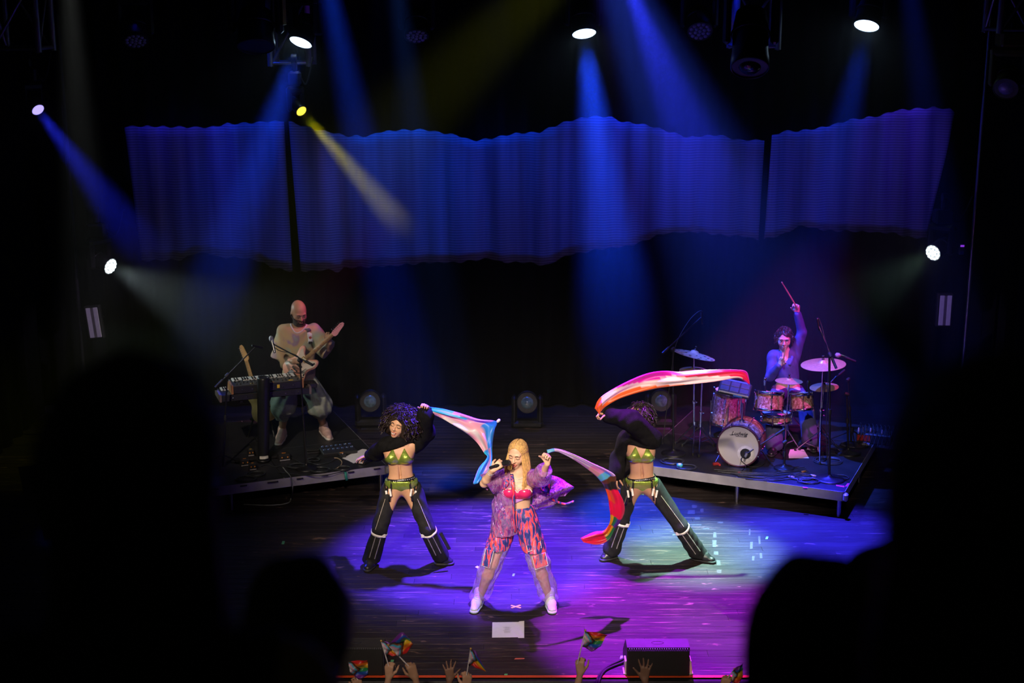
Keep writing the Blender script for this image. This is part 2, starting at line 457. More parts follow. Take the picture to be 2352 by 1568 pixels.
BOT = [[(325, 600), (360, 597), (420, 595), (445, 581), (475, 580), (500, 592), (560, 590), (600, 602), (620, 613), (672, 622)],
       [(690, 624), (760, 618), (778, 626), (790, 616), (850, 612), (920, 608), (980, 604), (1020, 603), (1060, 600), (1130, 594), (1160, 602), (1210, 603), (1260, 608), (1300, 588), (1340, 578), (1380, 570), (1420, 568), (1460, 562), (1500, 545), (1530, 534), (1580, 532), (1650, 538), (1700, 542), (1741, 549)],
       [(1755, 548), (1800, 540), (1830, 520), (1850, 518), (1900, 530), (1980, 532), (2050, 534), (2090, 545), (2130, 548)]]
LABS = ['narrow blue-lit cloth strip with ragged wavy edges, nearest the white boom lamp', 'widest blue-lit cloth strip in the middle, crossed by the yellow beam', 'blue-lit ragged cloth strip hanging above the drummer']
for k in range(3):
    tp = np.array(TOP[k], float); bt = np.array(BOT[k], float)
    n = 60 if k == 0 else (160 if k == 1 else 70)
    P = []
    for i in range(n):
        t = i / (n - 1)
        x0 = tp[0, 0] + (tp[-1, 0] - tp[0, 0]) * t; x1 = bt[0, 0] + (bt[-1, 0] - bt[0, 0]) * t
        A = at(x0, np.interp(x0, tp[:, 0], tp[:, 1]), 18.12); B = at(x1, np.interp(x1, bt[:, 0], bt[:, 1]), 18.12)
        col_ = []
        for s in np.linspace(0, 1, 14):
            q = A + (B - A) * s
            q[1] += .035 * math.sin(q[0] * 9 + 2 * math.sin(q[0] * 2.1)) * (.5 + .5 * s) + .02 * math.sin(q[0] * 23 + q[2])
            q[2] += .012 * math.sin(q[0] * 31) * (1 if s in (0, 1) else 0)
            col_.append(q)
        P.append(col_)
    o = MB().grid(P).build('backdrop_cloth', SCRIM, solid=.006)
    tag(o, LABS[k], 'cloth', 'torn cloth strips on the backdrop')

# ------------------------------------------------------------------ risers
DECK = mat('riser_deck_black', (.020, .021, .023), .42, var=.25, scale=6, bump=.1)
def riser(label, corner, rotz, L, D, nx, rows_y, slots):
    t = thing('stage_riser', label, 'stage riser', (corner[0], corner[1], 0), rotz)
    H = .30
    for (y0, y1) in rows_y:
        for k in range(nx):
            xa = -L + L / nx * k
            MB().box((xa + L / nx / 2, (y0 + y1) / 2 + .0, H - .011), (L / nx - .006, y1 - y0 - .006, .022), bev=.003).build('deck_panel', DECK, t)
    prof = [(-.022, 0), (.022, 0)]
    def rail(a, b):
        a = Vector(a); b = Vector(b); d = (b - a); M = frame(d, (0, 0, 1), a)
        ln = d.length
        # extruded section: x up, y outward
        sec = [(-.105, .0), (-.105, .028), (-.062, .028), (-.058, .022), (-.052, .022), (-.048, .028), (-.030, .028), (-.026, .022), (-.022, .028), (-.002, .028), (-.002, 0)]
        return MB().prism(sec, 0, ln, M).build('rail', ALU, t)
    rail((0, 0, H), (-L, 0, H)); rail((0, D, H), (0, 0, H)); rail((-L, 0, H), (-L, D, H)); rail((-L, D, H), (0, D, H))
    for x, y in [(-.06, .05), (-.06, D / 2), (-.06, D - .06), (-L + .06, .05), (-L + .06, D - .06), (-L / 2, .05), (-L / 2, D - .06)]:
        leg = MB().lathe([(.024, .0), (.024, H - .06)], 16, Matrix.Translation((x, y, 0))).build('leg', STEEL, t)
        MB().box((x, y, H - .085), (.075, .075, .06), bev=.01).build('leg_socket', ALU, leg)
    MB().box((.014, .0, H - .055), (.05, .07, .085), bev=.015).build('corner_bracket', ALU, t)
    for x in slots:
        MB().box((-x, -.0275, H - .018), (.075 if x != 1.3 else .12, .004, .013)).build('slot', BLACK, t)
    return t
RL = riser('low stage riser with slotted metal front, under the guitarist and keyboards', (-1.409, 15.178), math.radians(22), 3.5, 2.3, 3, [(.0, 1.03), (1.03, 2.3)], [.12, .42, .72, 1.0, 1.3, 1.62, 1.93, 2.25])
RR = riser('low stage riser with round metal legs, under the drum kit', (3.538, 14.296), math.radians(-23.5), 2.35, 2.5, 2, [(.0, 1.25), (1.25, 2.5)], [])
def on_riser(R, x, y, z=.3):
    """riser-local point to world"""
    a = R.rotation_euler.z
    return np.array([R.location.x + x * math.cos(a) - y * math.sin(a), R.location.y + x * math.sin(a) + y * math.cos(a), z])

# ------------------------------------------------------------------ trusses
def truss(label, c, L, wdt, m, horiz=False, name='truss'):
    """box truss: four chords, rungs and diagonals; c = lower end centre, standing up (or along x)"""
    t = thing(name, label, 'truss', c)
    M = Matrix.Identity(4) if not horiz else Matrix.Rotation(math.pi / 2, 4, 'Y')
    h = wdt / 2; r = wdt * .075
    for sx in (-1, 1):
        for sy in (-1, 1):
            MB().tube([(sx * h, sy * h, 0), (sx * h, sy * h, L)], r, 10, M).build('chord', m, t)
    n = max(1, int(L / (wdt * 1.25)))
    rr = MB(); dg = MB()
    for i in range(n + 1):
        z = L * i / n
        for a, b in (((-h, -h), (h, -h)), ((h, -h), (h, h)), ((h, h), (-h, h)), ((-h, h), (-h, -h))):
            MB().tube([(a[0], a[1], z if i else r), (b[0], b[1], z if i else r)], r * .6, 6, M).build('rung', m, t)
            if i < n:
                z2 = L * (i + 1) / n
                MB().tube([(a[0], a[1], z), (b[0], b[1], z2)], r * .5, 6, M).build('brace', m, t)
    return t
TR = mat('truss_aluminium', (.30, .30, .32), .45, .7, var=.1)
p = at(52, 118, 16.2); truss('grey box truss hanging down in the top corner above the violet lamp', p, 1.6, .52, TR)
p = at(2330, 75, 16.2); truss('box truss hanging in the top corner above the yellow-edged lamp', p, 1.6, .50, TR)
p = at(672, 150, 17.6); truss('dim blue-lit truss end behind the blue wash lamp beside the yellow beam', p, 1.6, .46, TR)
p = at(1730, 112, 17.4); truss('truss end behind the large dark profile lamp above the drummer', p, 1.6, .5, TR)
t = truss('long overhead truss that carries the row of wash lamps', (-5.6, 17.1, 6.1), 11.2, .3, TR, True)

# ------------------------------------------------------------------ moving head lamps
LENSM = {}
def lens_mat(name, col, s):
    return mat('lens_' + name, (.1, .1, .12), .2, emit=col, estr=s)
WHITEB = None
DEADLED = mat('led_bead', (.45, .42, .55), .12, 0., var=.3, spec=1.)
def moving_head(label, lens, aim, lit=None, R=.13, light=None, col=(1, 1, 1), upright=False, cat='stage lamp', group=None, beads=True, edge=None, length=.26, body=None, half=None):
    """lens = centre of the front glass; aim = point it looks at"""
    lens = Vector([float(a) for a in lens]); d = (Vector([float(a) for a in aim]) - lens).normalized()
    piv = lens - d * length * .75
    t = thing('moving_head_lamp', label, cat, piv, 0, group)
    m = body or BLACKM
    ax = d.cross(Vector((0, 0, 1)))
    ax = ax.normalized() if ax.length > .05 else Vector((1, 0, 0))
    # the yoke turns about z so that its arms sit along ax
    ax.z = 0; ax.normalize()
    sgn = -1 if upright else 1
    # head: barrel along d
    H = frame(d, ax, (0, 0, 0))
    head = MB().lathe([(R * .55, -length * .62), (R * .86, -length * .52), (R * .98, -length * .2), (R * 1.0, length * .35), (R * 1.06, length * .52), (R * 1.08, length * .70), (R * 1.0, length * .74), (R * .98, length * .70)], 32, H).build('lamp_head', m, t)
    if lit:
        ln = MB().lathe([(0, length * .735), (R * .9, length * .725), (R * .985, length * .70)][::-1], 32, H, close=False).build('lens', lit, head)
    else:
        ln = MB().lathe([(0, length * .70), (R * .985, length * .69)][::-1], 32, H, close=False).build('lens', BLACKG, head)
        if half:
            MB().lathe([(0, length * .80), (R * .4, length * .785), (R * .62, length * .70)][::-1], 24, H, close=False).build('glass_dome', half, head)
    if beads:
        b = MB(); rb = R * .17
        for ring, cnt in ((0, 1), (.38, 6), (.76, 12)):
            for k in range(cnt):
                w_ = 2 * math.pi * k / cnt + ring
                c_ = H @ Vector((R * ring * math.cos(w_), R * ring * math.sin(w_), length * (.725 if lit else .70)))
                b.lathe([(rb, 0), (rb * .8, rb * .4), (0, rb * .55)], 10, frame(d, ax, c_), close=False)
        b.build('led_beads', WHITEB if lit else DEADLED, head)
    # fins and handle on the head
    MB().lathe([(R * 1.02, -.012), (R * 1.1, -.008), (R * 1.1, .008), (R * 1.02, .012)], 32, H @ Matrix.Translation((0, 0, -length * .05)), close=False).build('cooling_fin', m, head)
    # yoke: two arms and a bridge
    yk = MB()
    aw = R * 1.32; top = R * 2.1 * sgn
    for s_ in (-1, 1):
        c0 = ax * (aw * s_)
        yk.box((c0.x, c0.y, top / 2 - .02 * sgn), (.05 + R * .18, R * 1.25, abs(top) + .12), bev=.03, rot=Matrix.Rotation(math.atan2(ax.y, ax.x), 4, 'Z'))
    yk.box((0, 0, top + .03 * sgn), (aw * 2 + .06 + R * .18, R * 1.3, .10), bev=.03, rot=Matrix.Rotation(math.atan2(ax.y, ax.x), 4, 'Z'))
    yk.build('yoke', m, t)
    bs = MB(); bs.box((0, 0, top + .17 * sgn), (R * 2.3, R * 1.9, .17), bev=.025).build('base', m, t)
    if not upright:
        MB().box((0, 0, top + .31), (.06, .10, .12), bev=.02).lathe([(.055, -.03), (.055, .03)], 14, Matrix.Translation((0, 0, top + .40)) @ Matrix.Rotation(math.pi / 2, 4, 'Y')).build('clamp', BLACKM, t)
        MB().tube(smooth_path([(R * .9, 0, top + .2), (R * 1.8, .03, top + .10), (R * 2.6, .03, top + .2), (R * 3.4, 0, top + .42)], 6), .012, 6).build('power_cable', RUBBER, t)
    else:
        for sx in (-1, 1):
            for sy in (-1, 1): MB().lathe([(.025, top - .285), (.022, top - .255)], 10, Matrix.Translation((sx * R * .95, sy * R * .75, 0))).build('foot', RUBBER, t)
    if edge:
        MB().box((R * 1.62, 0, top / 2), (.012, R * 1.1, R * 1.9), bev=.004).build('painted_lit_edge', edge, t)  # added plate, coloured as yellow light along the lamp's side
    if light:
        spot('lamp_light', lens + d * .03, lens + d * 5, col, light[0], light[1], light[2], R * .8, t)
    return t
BLUEW = lens_mat('blue_white', (.50, .72, 1.0), 7)
VIOLW = lens_mat('violet', (.42, .34, 1.0), 1.5)
YELW = lens_mat('yellow', (1.0, .82, .06), 1.6)
WHITEW = lens_mat('white', (.80, .97, 1.0), .55); WHITEB = lens_mat('white_bead', (.85, .98, 1.0), 4.)
BL = (.01, .055, 1)
moving_head('lit wash lamp with blue-white lens, beside the yellow lamp and dim truss', at(690, 99, 17), at(690, 99, 17) + (-.27, -.47, -.84), BLUEW, .135, (5000, 16, .8), BL, beads=False)
moving_head('brightest blue-white wash lamp over the centre of the cloth strip', at(1342, 79, 17), at(1342, 79, 17) + (.10, -.45, -.88), BLUEW, .14, (12500, 18, .8), BL, beads=False)
moving_head('blue-white wash lamp over the drummer, its body lost in the dark', at(1990, 61, 17), at(1990, 61, 17) + (-.25, -.45, -.86), BLUEW, .145, (2000, 15, .8), BL, beads=False)
moving_head('small round violet lamp shining at far side of the cloth strips', at(88, 253, 17.0), at(380, 640, 15.2), VIOLW, .075, (2300, 14, .8), (.02, .03, 1), beads=False, length=.2)
moving_head('small round yellow lamp whose beam crosses the cloth', at(693, 256, 17.0), at(1030, 640, 14.8), YELW, .065, (2900, 10, .8), (.95, .85, .0), beads=False, length=.2)
WHC = (.75, .95, 1)
moving_head('white LED lamp with bead lens on the boom by the guitarist', at(255, 612, 16.9), at(640, 800, 15.6), WHITEW, .10, (105, 40, .8), WHC)
moving_head('white LED lamp with bead lens on the boom behind the drummer', at(2142, 581, 16.9), at(1900, 740, 15.4), WHITEW, .10, (26, 36, .8), (.55, 1, .8))
moving_head('unlit wash lamp beside the grey haze column', at(312, 97, 17), at(330, 700, 15), None, .135)
moving_head('unlit wash lamp alone between two blue beams', at(957, 86, 17), at(965, 700, 15), None, .135)
moving_head('unlit wash lamp tilted, next to the large dark profile lamp', at(1608, 74, 17), at(1660, 480, 15), None, .14)
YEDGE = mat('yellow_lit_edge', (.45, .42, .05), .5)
moving_head('big unlit profile lamp with yellow light painted on one edge, above the yellow lamp', at(588, 110, 16.3), at(590, 700, 15), None, .20, beads=False, edge=YEDGE, length=.34)
moving_head('largest unlit profile lamp hanging above the drummer, in front of a truss', at(1722, 160, 15.2), at(1712, 560, 14), None, .19, beads=False, length=.55, half=BLACKG)
moving_head('unlit lamp with olive yellow housing in the top corner', at(2310, 205, 16.0), at(2240, 500, 14.2), None, .13, body=mat('olive_housing', (.10, .11, .02), .4), half=DEADLED, beads=False)
GLASS_B = mat('glass_dome', (.10, .16, .22), .05, 0, var=.5, spec=1., coat=1.)
for px_, py_, lab in ((850, 922, 'floor-standing lamp with round glass lens behind the curly-haired dancer'), (1211, 925, 'floor-standing lamp with round glass lens at centre, behind the singer'), (1519, 921, 'floor-standing lamp with round glass lens behind the second dancer')):
    P_ = at(px_, py_, 17.35)
    moving_head(lab, P_, (P_[0] * .6, 8, P_[2] + 1.9), None, .125, upright=True, beads=False, half=GLASS_B, length=.30)

# booms and strobes at the sides
for px0, lab in ((172, 'tall thin black lighting boom pole beside the left strobe'), (2232, 'tall thin black lighting boom pole beside the right strobe')):
    q = at(px0, 590, 17.15)
    t = thing('lighting_boom', lab, 'lighting pole', (q[0], 17.15, 0))
    MB().lathe([(.025, .03), (.025, 5.2)], 12).build('pole', STEEL if px0 > 1000 else BLACKM, t)
    MB().lathe([(.30, 0), (.30, .02), (.06, .04), (.03, .09)], 24).build('base_plate', BLACKM, t)
STROBEW = mat('strobe_panel', (.62, .60, .66), .35, var=.06)
for (pa, lean, lab) in (((215, 741), .09, 'narrow white strobe panel leaning slightly, below the white boom lamp'), ((2171, 713), 0., 'narrow white strobe panel reflecting violet, behind the drummer')):
    c_ = at(*pa, 17.0)
    t = thing('strobe_light', lab, 'strobe', c_); t.rotation_euler = (0, -lean, 0)
    MB().box((0, .045, 0), (.20, .08, .42), bev=.012).build('housing', BLACK, t)
    for s_ in (-1, 1): MB().box((s_ * .045, 0, 0), (.055, .014, .375), bev=.004).build('led_panel', STROBEW, t)
    for x_ in (-.012, .0, .012): MB().tube([(x_, -.004, -.185), (x_, -.004, .185)], .0035, 8).build('flash_tube', mat('strobe_tube', (.25, .22, .25), .2), t)
    MB().tube([(-.11, .05, .05), (-.11, .10, .05), (.11, .10, .05), (.11, .05, .05)], .01, 6).build('bracket', BLACKM, t)
q = at(2208, 572, 17.05)
t = thing('clamp_box', 'small blue-lit control box on the right boom pole', 'box', q)
MB().box((0, 0, 0), (.06, .06, .13), bev=.008).build('case', mat('box_blue', (.08, .09, .16), .4), t)
MB().box((0, -.033, .045), (.045, .006, .022)).build('display', mat('box_display', (.05, .02, .1), .3, emit=(.35, .05, 1), estr=.7), t)
MB().box((0, -.033, -.035), (.04, .006, .03)).build('button_panel', mat('button_blue', (.03, .05, .3), .3), t)
# added fill spots that brighten the two strobe panels
spot('strobe_fill', (0, 10.9, 6.5), (-5.0, 17, 1.7), (.8, .6, 1), 800, 8, .5, .1)
spot('strobe_fill', (0, 10.9, 6.5), (5.05, 17, 1.9), (.45, .3, 1), 1100, 8, .5, .1)

# ------------------------------------------------------------------ haze in the stage air
hz = bpy.data.materials.new('haze_air'); hz.use_nodes = True
nt = hz.node_tree
for n_ in list(nt.nodes):
    if n_.type != 'OUTPUT_MATERIAL': nt.nodes.remove(n_)
vs_ = nt.nodes.new('ShaderNodeVolumeScatter'); vs_.inputs['Density'].default_value = .034; vs_.inputs['Anisotropy'].default_value = .25
vs_.inputs['Color'].default_value = (.95, .95, .95, 1)
nt.links.new(vs_.outputs[0], [n_ for n_ in nt.nodes if n_.type == 'OUTPUT_MATERIAL'][0].inputs['Volume'])
hb = MB().box((0, 16.275, 4.0), (13.6, 1.55, 7.9)).build('haze', hz)
tag(hb, 'thin theatrical haze filling the air above the stage', 'haze', kind='stuff')
# ================================================================== organic surfaces (distance field -> quads)
class Vox:
    def __init__(s, pts, pad, h):
        P = np.array(pts, float); s.h = h
        s.lo = P.min(0) - pad; hi = P.max(0) + pad
        s.n = np.ceil((hi - s.lo) / h).astype(int) + 1
        s.D = np.full(s.n, .6, np.float32)
    def sub(s, lo, hi):
        i0 = np.clip(np.floor((np.array(lo) - s.lo) / s.h).astype(int), 0, s.n - 1)
        i1 = np.clip(np.ceil((np.array(hi) - s.lo) / s.h).astype(int) + 1, 1, s.n)
        sl = tuple(slice(a, b) for a, b in zip(i0, i1))
        ax = [(s.lo[k] + s.h * np.arange(i0[k], i1[k])).astype(np.float32) for k in range(3)]
        return sl, ax[0][:, None, None], ax[1][None, :, None], ax[2][None, None, :]
    def put(s, sl, d, k, mode):
        A = s.D[sl]; d = d.astype(np.float32)
        if mode == 'u':
            if k > 0:
                hh = np.maximum(k - np.abs(A - d), 0) / k
                s.D[sl] = np.minimum(A, d) - hh * hh * k * .25
            else: s.D[sl] = np.minimum(A, d)
        elif mode == 's':
            d = -d
            hh = np.maximum(k - np.abs(A - d), 0) / k if k > 0 else 0
            s.D[sl] = np.maximum(A, d) + hh * hh * k * .25
    def cone(s, a, b, ra, rb, k=.02, flat=None, mode='u', disp=None, pad=0.):
        a = np.array(a, float); b = np.array(b, float); m = max(ra, rb) + k + 4 * s.h + pad
        sl, X, Y, Z = s.sub(np.minimum(a, b) - m, np.maximum(a, b) + m)
        qx, qy, qz = X - a[0], Y - a[1], Z - a[2]; ab = b - a
        sc = 1.
        if flat is not None:
            fa = np.array(flat[0], float); fa /= np.linalg.norm(fa); g = 1 / flat[1] - 1
            c = qx * fa[0] + qy * fa[1] + qz * fa[2]
            qx, qy, qz = qx + fa[0] * c * g, qy + fa[1] * c * g, qz + fa[2] * c * g
            ab = ab + fa * (ab @ fa) * g; sc = .5 + .5 * flat[1]
        t = np.clip((qx * ab[0] + qy * ab[1] + qz * ab[2]) / max(ab @ ab, 1e-9), 0, 1)
        d = np.sqrt((qx - ab[0] * t) ** 2 + (qy - ab[1] * t) ** 2 + (qz - ab[2] * t) ** 2) - (ra + (rb - ra) * t)
        d = d * sc
        if disp is not None: d = d + disp(X, Y, Z, t)
        s.put(sl, d, k, mode)
    def ell(s, c, r, k=.02, R=None, mode='u', disp=None):
        c = np.array(c, float); r = np.array(r, float) if hasattr(r, '__len__') else np.array([r] * 3, float)
        m = r.max() + k + 4 * s.h
        sl, X, Y, Z = s.sub(c - m, c + m)
        q = (X - c[0], Y - c[1], Z - c[2])
        if R is None: R = np.eye(3)
        e = [(q[0] * R[j][0] + q[1] * R[j][1] + q[2] * R[j][2]) / r[j] for j in range(3)]   # rows of R = local axes
        L = np.sqrt(e[0] ** 2 + e[1] ** 2 + e[2] ** 2)
        d = (L - 1) * r.min() * (1 if r.max() / r.min() < 2 else .8)
        if disp is not None: d = d + disp(X, Y, Z, None)
        s.put(sl, d, k, mode)
    def cut(s, p, n, k=0.):
        """drop what lies on the side n points to"""
        sl, X, Y, Z = s.sub(s.lo - 1, s.lo + s.n * s.h + 1)
        n = np.array(n, float); n /= np.linalg.norm(n)
        d = ((X - p[0]) * n[0] + (Y - p[1]) * n[1] + (Z - p[2]) * n[2]).astype(np.float32)
        s.D = np.maximum(s.D, d)
    def skin_tight(s, off, lo, hi):
        """new field: this body grown by off, inside the box lo..hi"""
        i0 = np.clip(np.floor((np.minimum(lo, hi) - s.lo) / s.h).astype(int), 0, s.n - 2); i1 = np.clip(np.ceil((np.maximum(lo, hi) - s.lo) / s.h).astype(int), 2, s.n)
        v = Vox.__new__(Vox); v.h = s.h; v.lo = s.lo + i0 * s.h; v.n = i1 - i0
        v.D = s.D[tuple(slice(a, b) for a, b in zip(i0, i1))].copy() - off
        return v
    def axes(s):
        return [(s.lo[a] + s.h * np.arange(s.n[a])).astype(np.float32).reshape([-1 if b == a else 1 for b in range(3)]) for a in range(3)]
    def keep(s, field):
        s.D = np.maximum(s.D, np.broadcast_to(field, s.D.shape)).astype(np.float32)
    def val(s, p):
        i = np.round((np.array(p) - s.lo) / s.h).astype(int)
        if (i < 0).any() or (i >= s.n).any(): return .6
        return float(s.D[tuple(i)])
    def tri(s, p):
        q = (np.array(p) - s.lo) / s.h; i = np.floor(q).astype(int)
        if (i < 0).any() or (i >= s.n - 1).any(): return .6
        f = q - i; B = s.D[i[0]:i[0] + 2, i[1]:i[1] + 2, i[2]:i[2] + 2]
        B = B[0] * (1 - f[0]) + B[1] * f[0]; B = B[0] * (1 - f[1]) + B[1] * f[1]
        return float(B[0] * (1 - f[2]) + B[1] * f[2])
    def hit(s, o, d, far=.3, st=.002):
        """first surface point along d from o"""
        o = np.array(o, float); d = np.array(d, float); d /= np.linalg.norm(d)
        t = 0.
        while t < far:
            if s.tri(o + d * t) < 0: return o + d * t
            t += st
        return o + d * far * .5
    def mesh(s):
        D = s.D; S = D < 0
        cnt = np.zeros(tuple(s.n - 1), np.int8)
        offs = [(i, j, k) for i in (0, 1) for j in (0, 1) for k in (0, 1)]
        nx, ny, nz = s.n - 1
        for i, j, k in offs: cnt += S[i:nx + i, j:ny + j, k:nz + k]
        mask = (cnt > 0) & (cnt < 8)
        ijk = np.argwhere(mask); N = len(ijk)
        idx = np.full(mask.shape, -1, np.int32); idx[mask] = np.arange(N)
        cv = np.stack([D[ijk[:, 0] + i, ijk[:, 1] + j, ijk[:, 2] + k] for i, j, k in offs], 1)
        pos = np.zeros((N, 3)); wt = np.zeros(N)
        for a in range(8):
            for b in range(a + 1, 8):
                oa, ob = np.array(offs[a]), np.array(offs[b])
                if np.abs(oa - ob).sum() != 1: continue
                va, vb = cv[:, a], cv[:, b]; x = (va < 0) != (vb < 0)
                t = np.where(x, va / np.where(x, va - vb, 1), 0)
                pos += np.where(x, 1, 0)[:, None] * (oa + (ob - oa) * t[:, None]); wt += x
        V = s.lo + s.h * (ijk + pos / wt[:, None])
        F = []
        for axn in range(3):
            u, v = (axn + 1) % 3, (axn + 2) % 3
            sa = [slice(None)] * 3; sb = [slice(None)] * 3
            sa[axn] = slice(0, -1); sb[axn] = slice(1, None)
            A, B = S[tuple(sa)], S[tuple(sb)]
            e = np.argwhere(A != B)
            ok = (e[:, u] > 0) & (e[:, v] > 0) & (e[:, u] < s.n[u] - 1) & (e[:, v] < s.n[v] - 1)
            e = e[ok]
            du = np.zeros(3, int); du[u] = 1; dv = np.zeros(3, int); dv[v] = 1
            q = np.stack([idx[tuple((e - du - dv).T)], idx[tuple((e - dv).T)], idx[tuple(e.T)], idx[tuple((e - du).T)]], 1)
            fl = A[tuple(e.T)]
            q = np.where(fl[:, None], q, q[:, ::-1])
            F.append(q)
        F = np.concatenate(F); F = F[(F >= 0).all(1)]
        return V, F
    def build(s, name, m, parent, label=None, smooth=1, kind=None, largest=False):
        V, F = s.mesh()
        if largest:                      # keep the main piece only
            lab = np.arange(len(V)); E = np.concatenate([F[:, [0, 1]], F[:, [1, 2]], F[:, [2, 3]], F[:, [3, 0]]])
            while True:
                mn = np.minimum(lab[E[:, 0]], lab[E[:, 1]]); l2 = lab.copy()
                np.minimum.at(l2, E[:, 0], mn); np.minimum.at(l2, E[:, 1], mn); l2 = l2[l2]
                if (l2 == lab).all(): break
                lab = l2
            u_, c_ = np.unique(lab, return_counts=True); k_ = lab == u_[np.argmax(c_)]
            new = np.cumsum(k_) - 1; F = new[F[k_[F[:, 0]]]]; V = V[k_]
        for _ in range(smooth):          # one light relaxation pass
            E = np.concatenate([F[:, [0, 1]], F[:, [1, 2]], F[:, [2, 3]], F[:, [3, 0]]])
            acc = np.zeros_like(V); c = np.zeros(len(V))
            np.add.at(acc, E[:, 0], V[E[:, 1]]); np.add.at(acc, E[:, 1], V[E[:, 0]])
            np.add.at(c, E[:, 0], 1); np.add.at(c, E[:, 1], 1)
            V = V * .5 + .5 * acc / np.maximum(c, 1)[:, None]
        if parent is not None: V = V - np.array(parent.location)
        me = bpy.data.meshes.new(name)
        me.vertices.add(len(V)); me.vertices.foreach_set('co', V.astype(np.float32).ravel())
        me.loops.add(len(F) * 4); me.loops.foreach_set('vertex_index', F.astype(np.int32).ravel())
        me.polygons.add(len(F)); me.polygons.foreach_set('loop_start', np.arange(0, len(F) * 4, 4, dtype=np.int32))
        me.polygons.foreach_set('loop_total', np.full(len(F), 4, np.int32))
        me.polygons.foreach_set('use_smooth', np.ones(len(F), bool))
        me.update(calc_edges=True); me.validate()
        me.materials.append(m)
        o = bpy.data.objects.new(name, me); COL.objects.link(o)
        if parent is not None: o.parent = parent
        if label: o['label'] = label
        return o

def unit(v): v = np.array(v, float); return v / max(np.linalg.norm(v), 1e-9)
def rot_about(v, ax, ang):
    v = np.array(v, float); ax = unit(ax)
    return v * math.cos(ang) + np.cross(ax, v) * math.sin(ang) + ax * (ax @ v) * (1 - math.cos(ang))
def wrinkle(amp, f, ax=(0, 0, 1), seed=0.):
    ax = np.array(ax, float)
    def g(X, Y, Z, t):
        w = X * ax[0] + Y * ax[1] + Z * ax[2]
        a = np.sin(f * w + 9 * np.sin(X * 7 + seed) + 5 * np.sin(Y * 9 + seed * 2) + seed)
        b = np.sin(f * .61 * w + 11 * X - 7 * Y + seed * 3) 
        return (amp * (a * .6 + b * .5)).astype(np.float32)
    return g

class Head:
    """local axes: x = the person's left, y = forward, z = up; c = centre of the skull at eye height"""
    def __init__(s, c, fwd, up, size=1.):
        s.c = np.array(c, float); s.y = unit(fwd); u = np.array(up, float)
        s.x = unit(np.cross(u, s.y)); s.z = unit(np.cross(s.y, s.x))
        s.k = size
    def p(s, x, y, z): return s.c + s.k * (s.x * x + s.y * y + s.z * z)
    @property
    def R(s): return np.array([s.x, s.y, s.z])
def add_head(S, H, male=False, jaw=0.):
    k = H.k; R = H.R; E = lambda c, r, kk=.02, mode='u': S.ell(H.p(*c), np.array(r) * k, kk * k, R, mode)
    E((0, -.018, .035), (.074, .094, .092))
    E((0, .012, .03), (.068, .078, .082), .03)
    E((0, .028, -.045), (.055 + (.004 if male else 0), .060, .066), .03)
    E((0, .066, -.098 - jaw), (.022 + (.006 if male else 0), .019, .020), .03)
    for sx in (-1, 1):
        E((sx * .040, .052, -.028), (.026, .030, .030), .025)
        E((sx * .034, .102, .004), (.019, .016, .011), .012, 's')      # eye sockets
        E((sx * .033, .080, .001), (.0165, .0155, .0125), .006)           # eyeballs / lids
        E((sx * .030, .083, .026), (.026, .012, .008), .016)            # brow
        E((sx * .077, -.008, -.008), (.010, .021, .032), .008)           # ears
        E((sx * .0105, .098, -.036), (.009, .010, .008), .008)           # nostril wings
    S.cone(H.p(0, .090, .008), H.p(0, .112, -.031), .0075 * k, .0115 * k, .010)
    E((0, .093, -.062), (.024, .011, .007), .006)
    E((0, .090, -.074), (.021, .012, .008), .006)
def surf(S, H, x, z):
    """point on the face in front of local (x,z)"""
    return S.hit(H.p(x, .16, z), -H.y, .2)
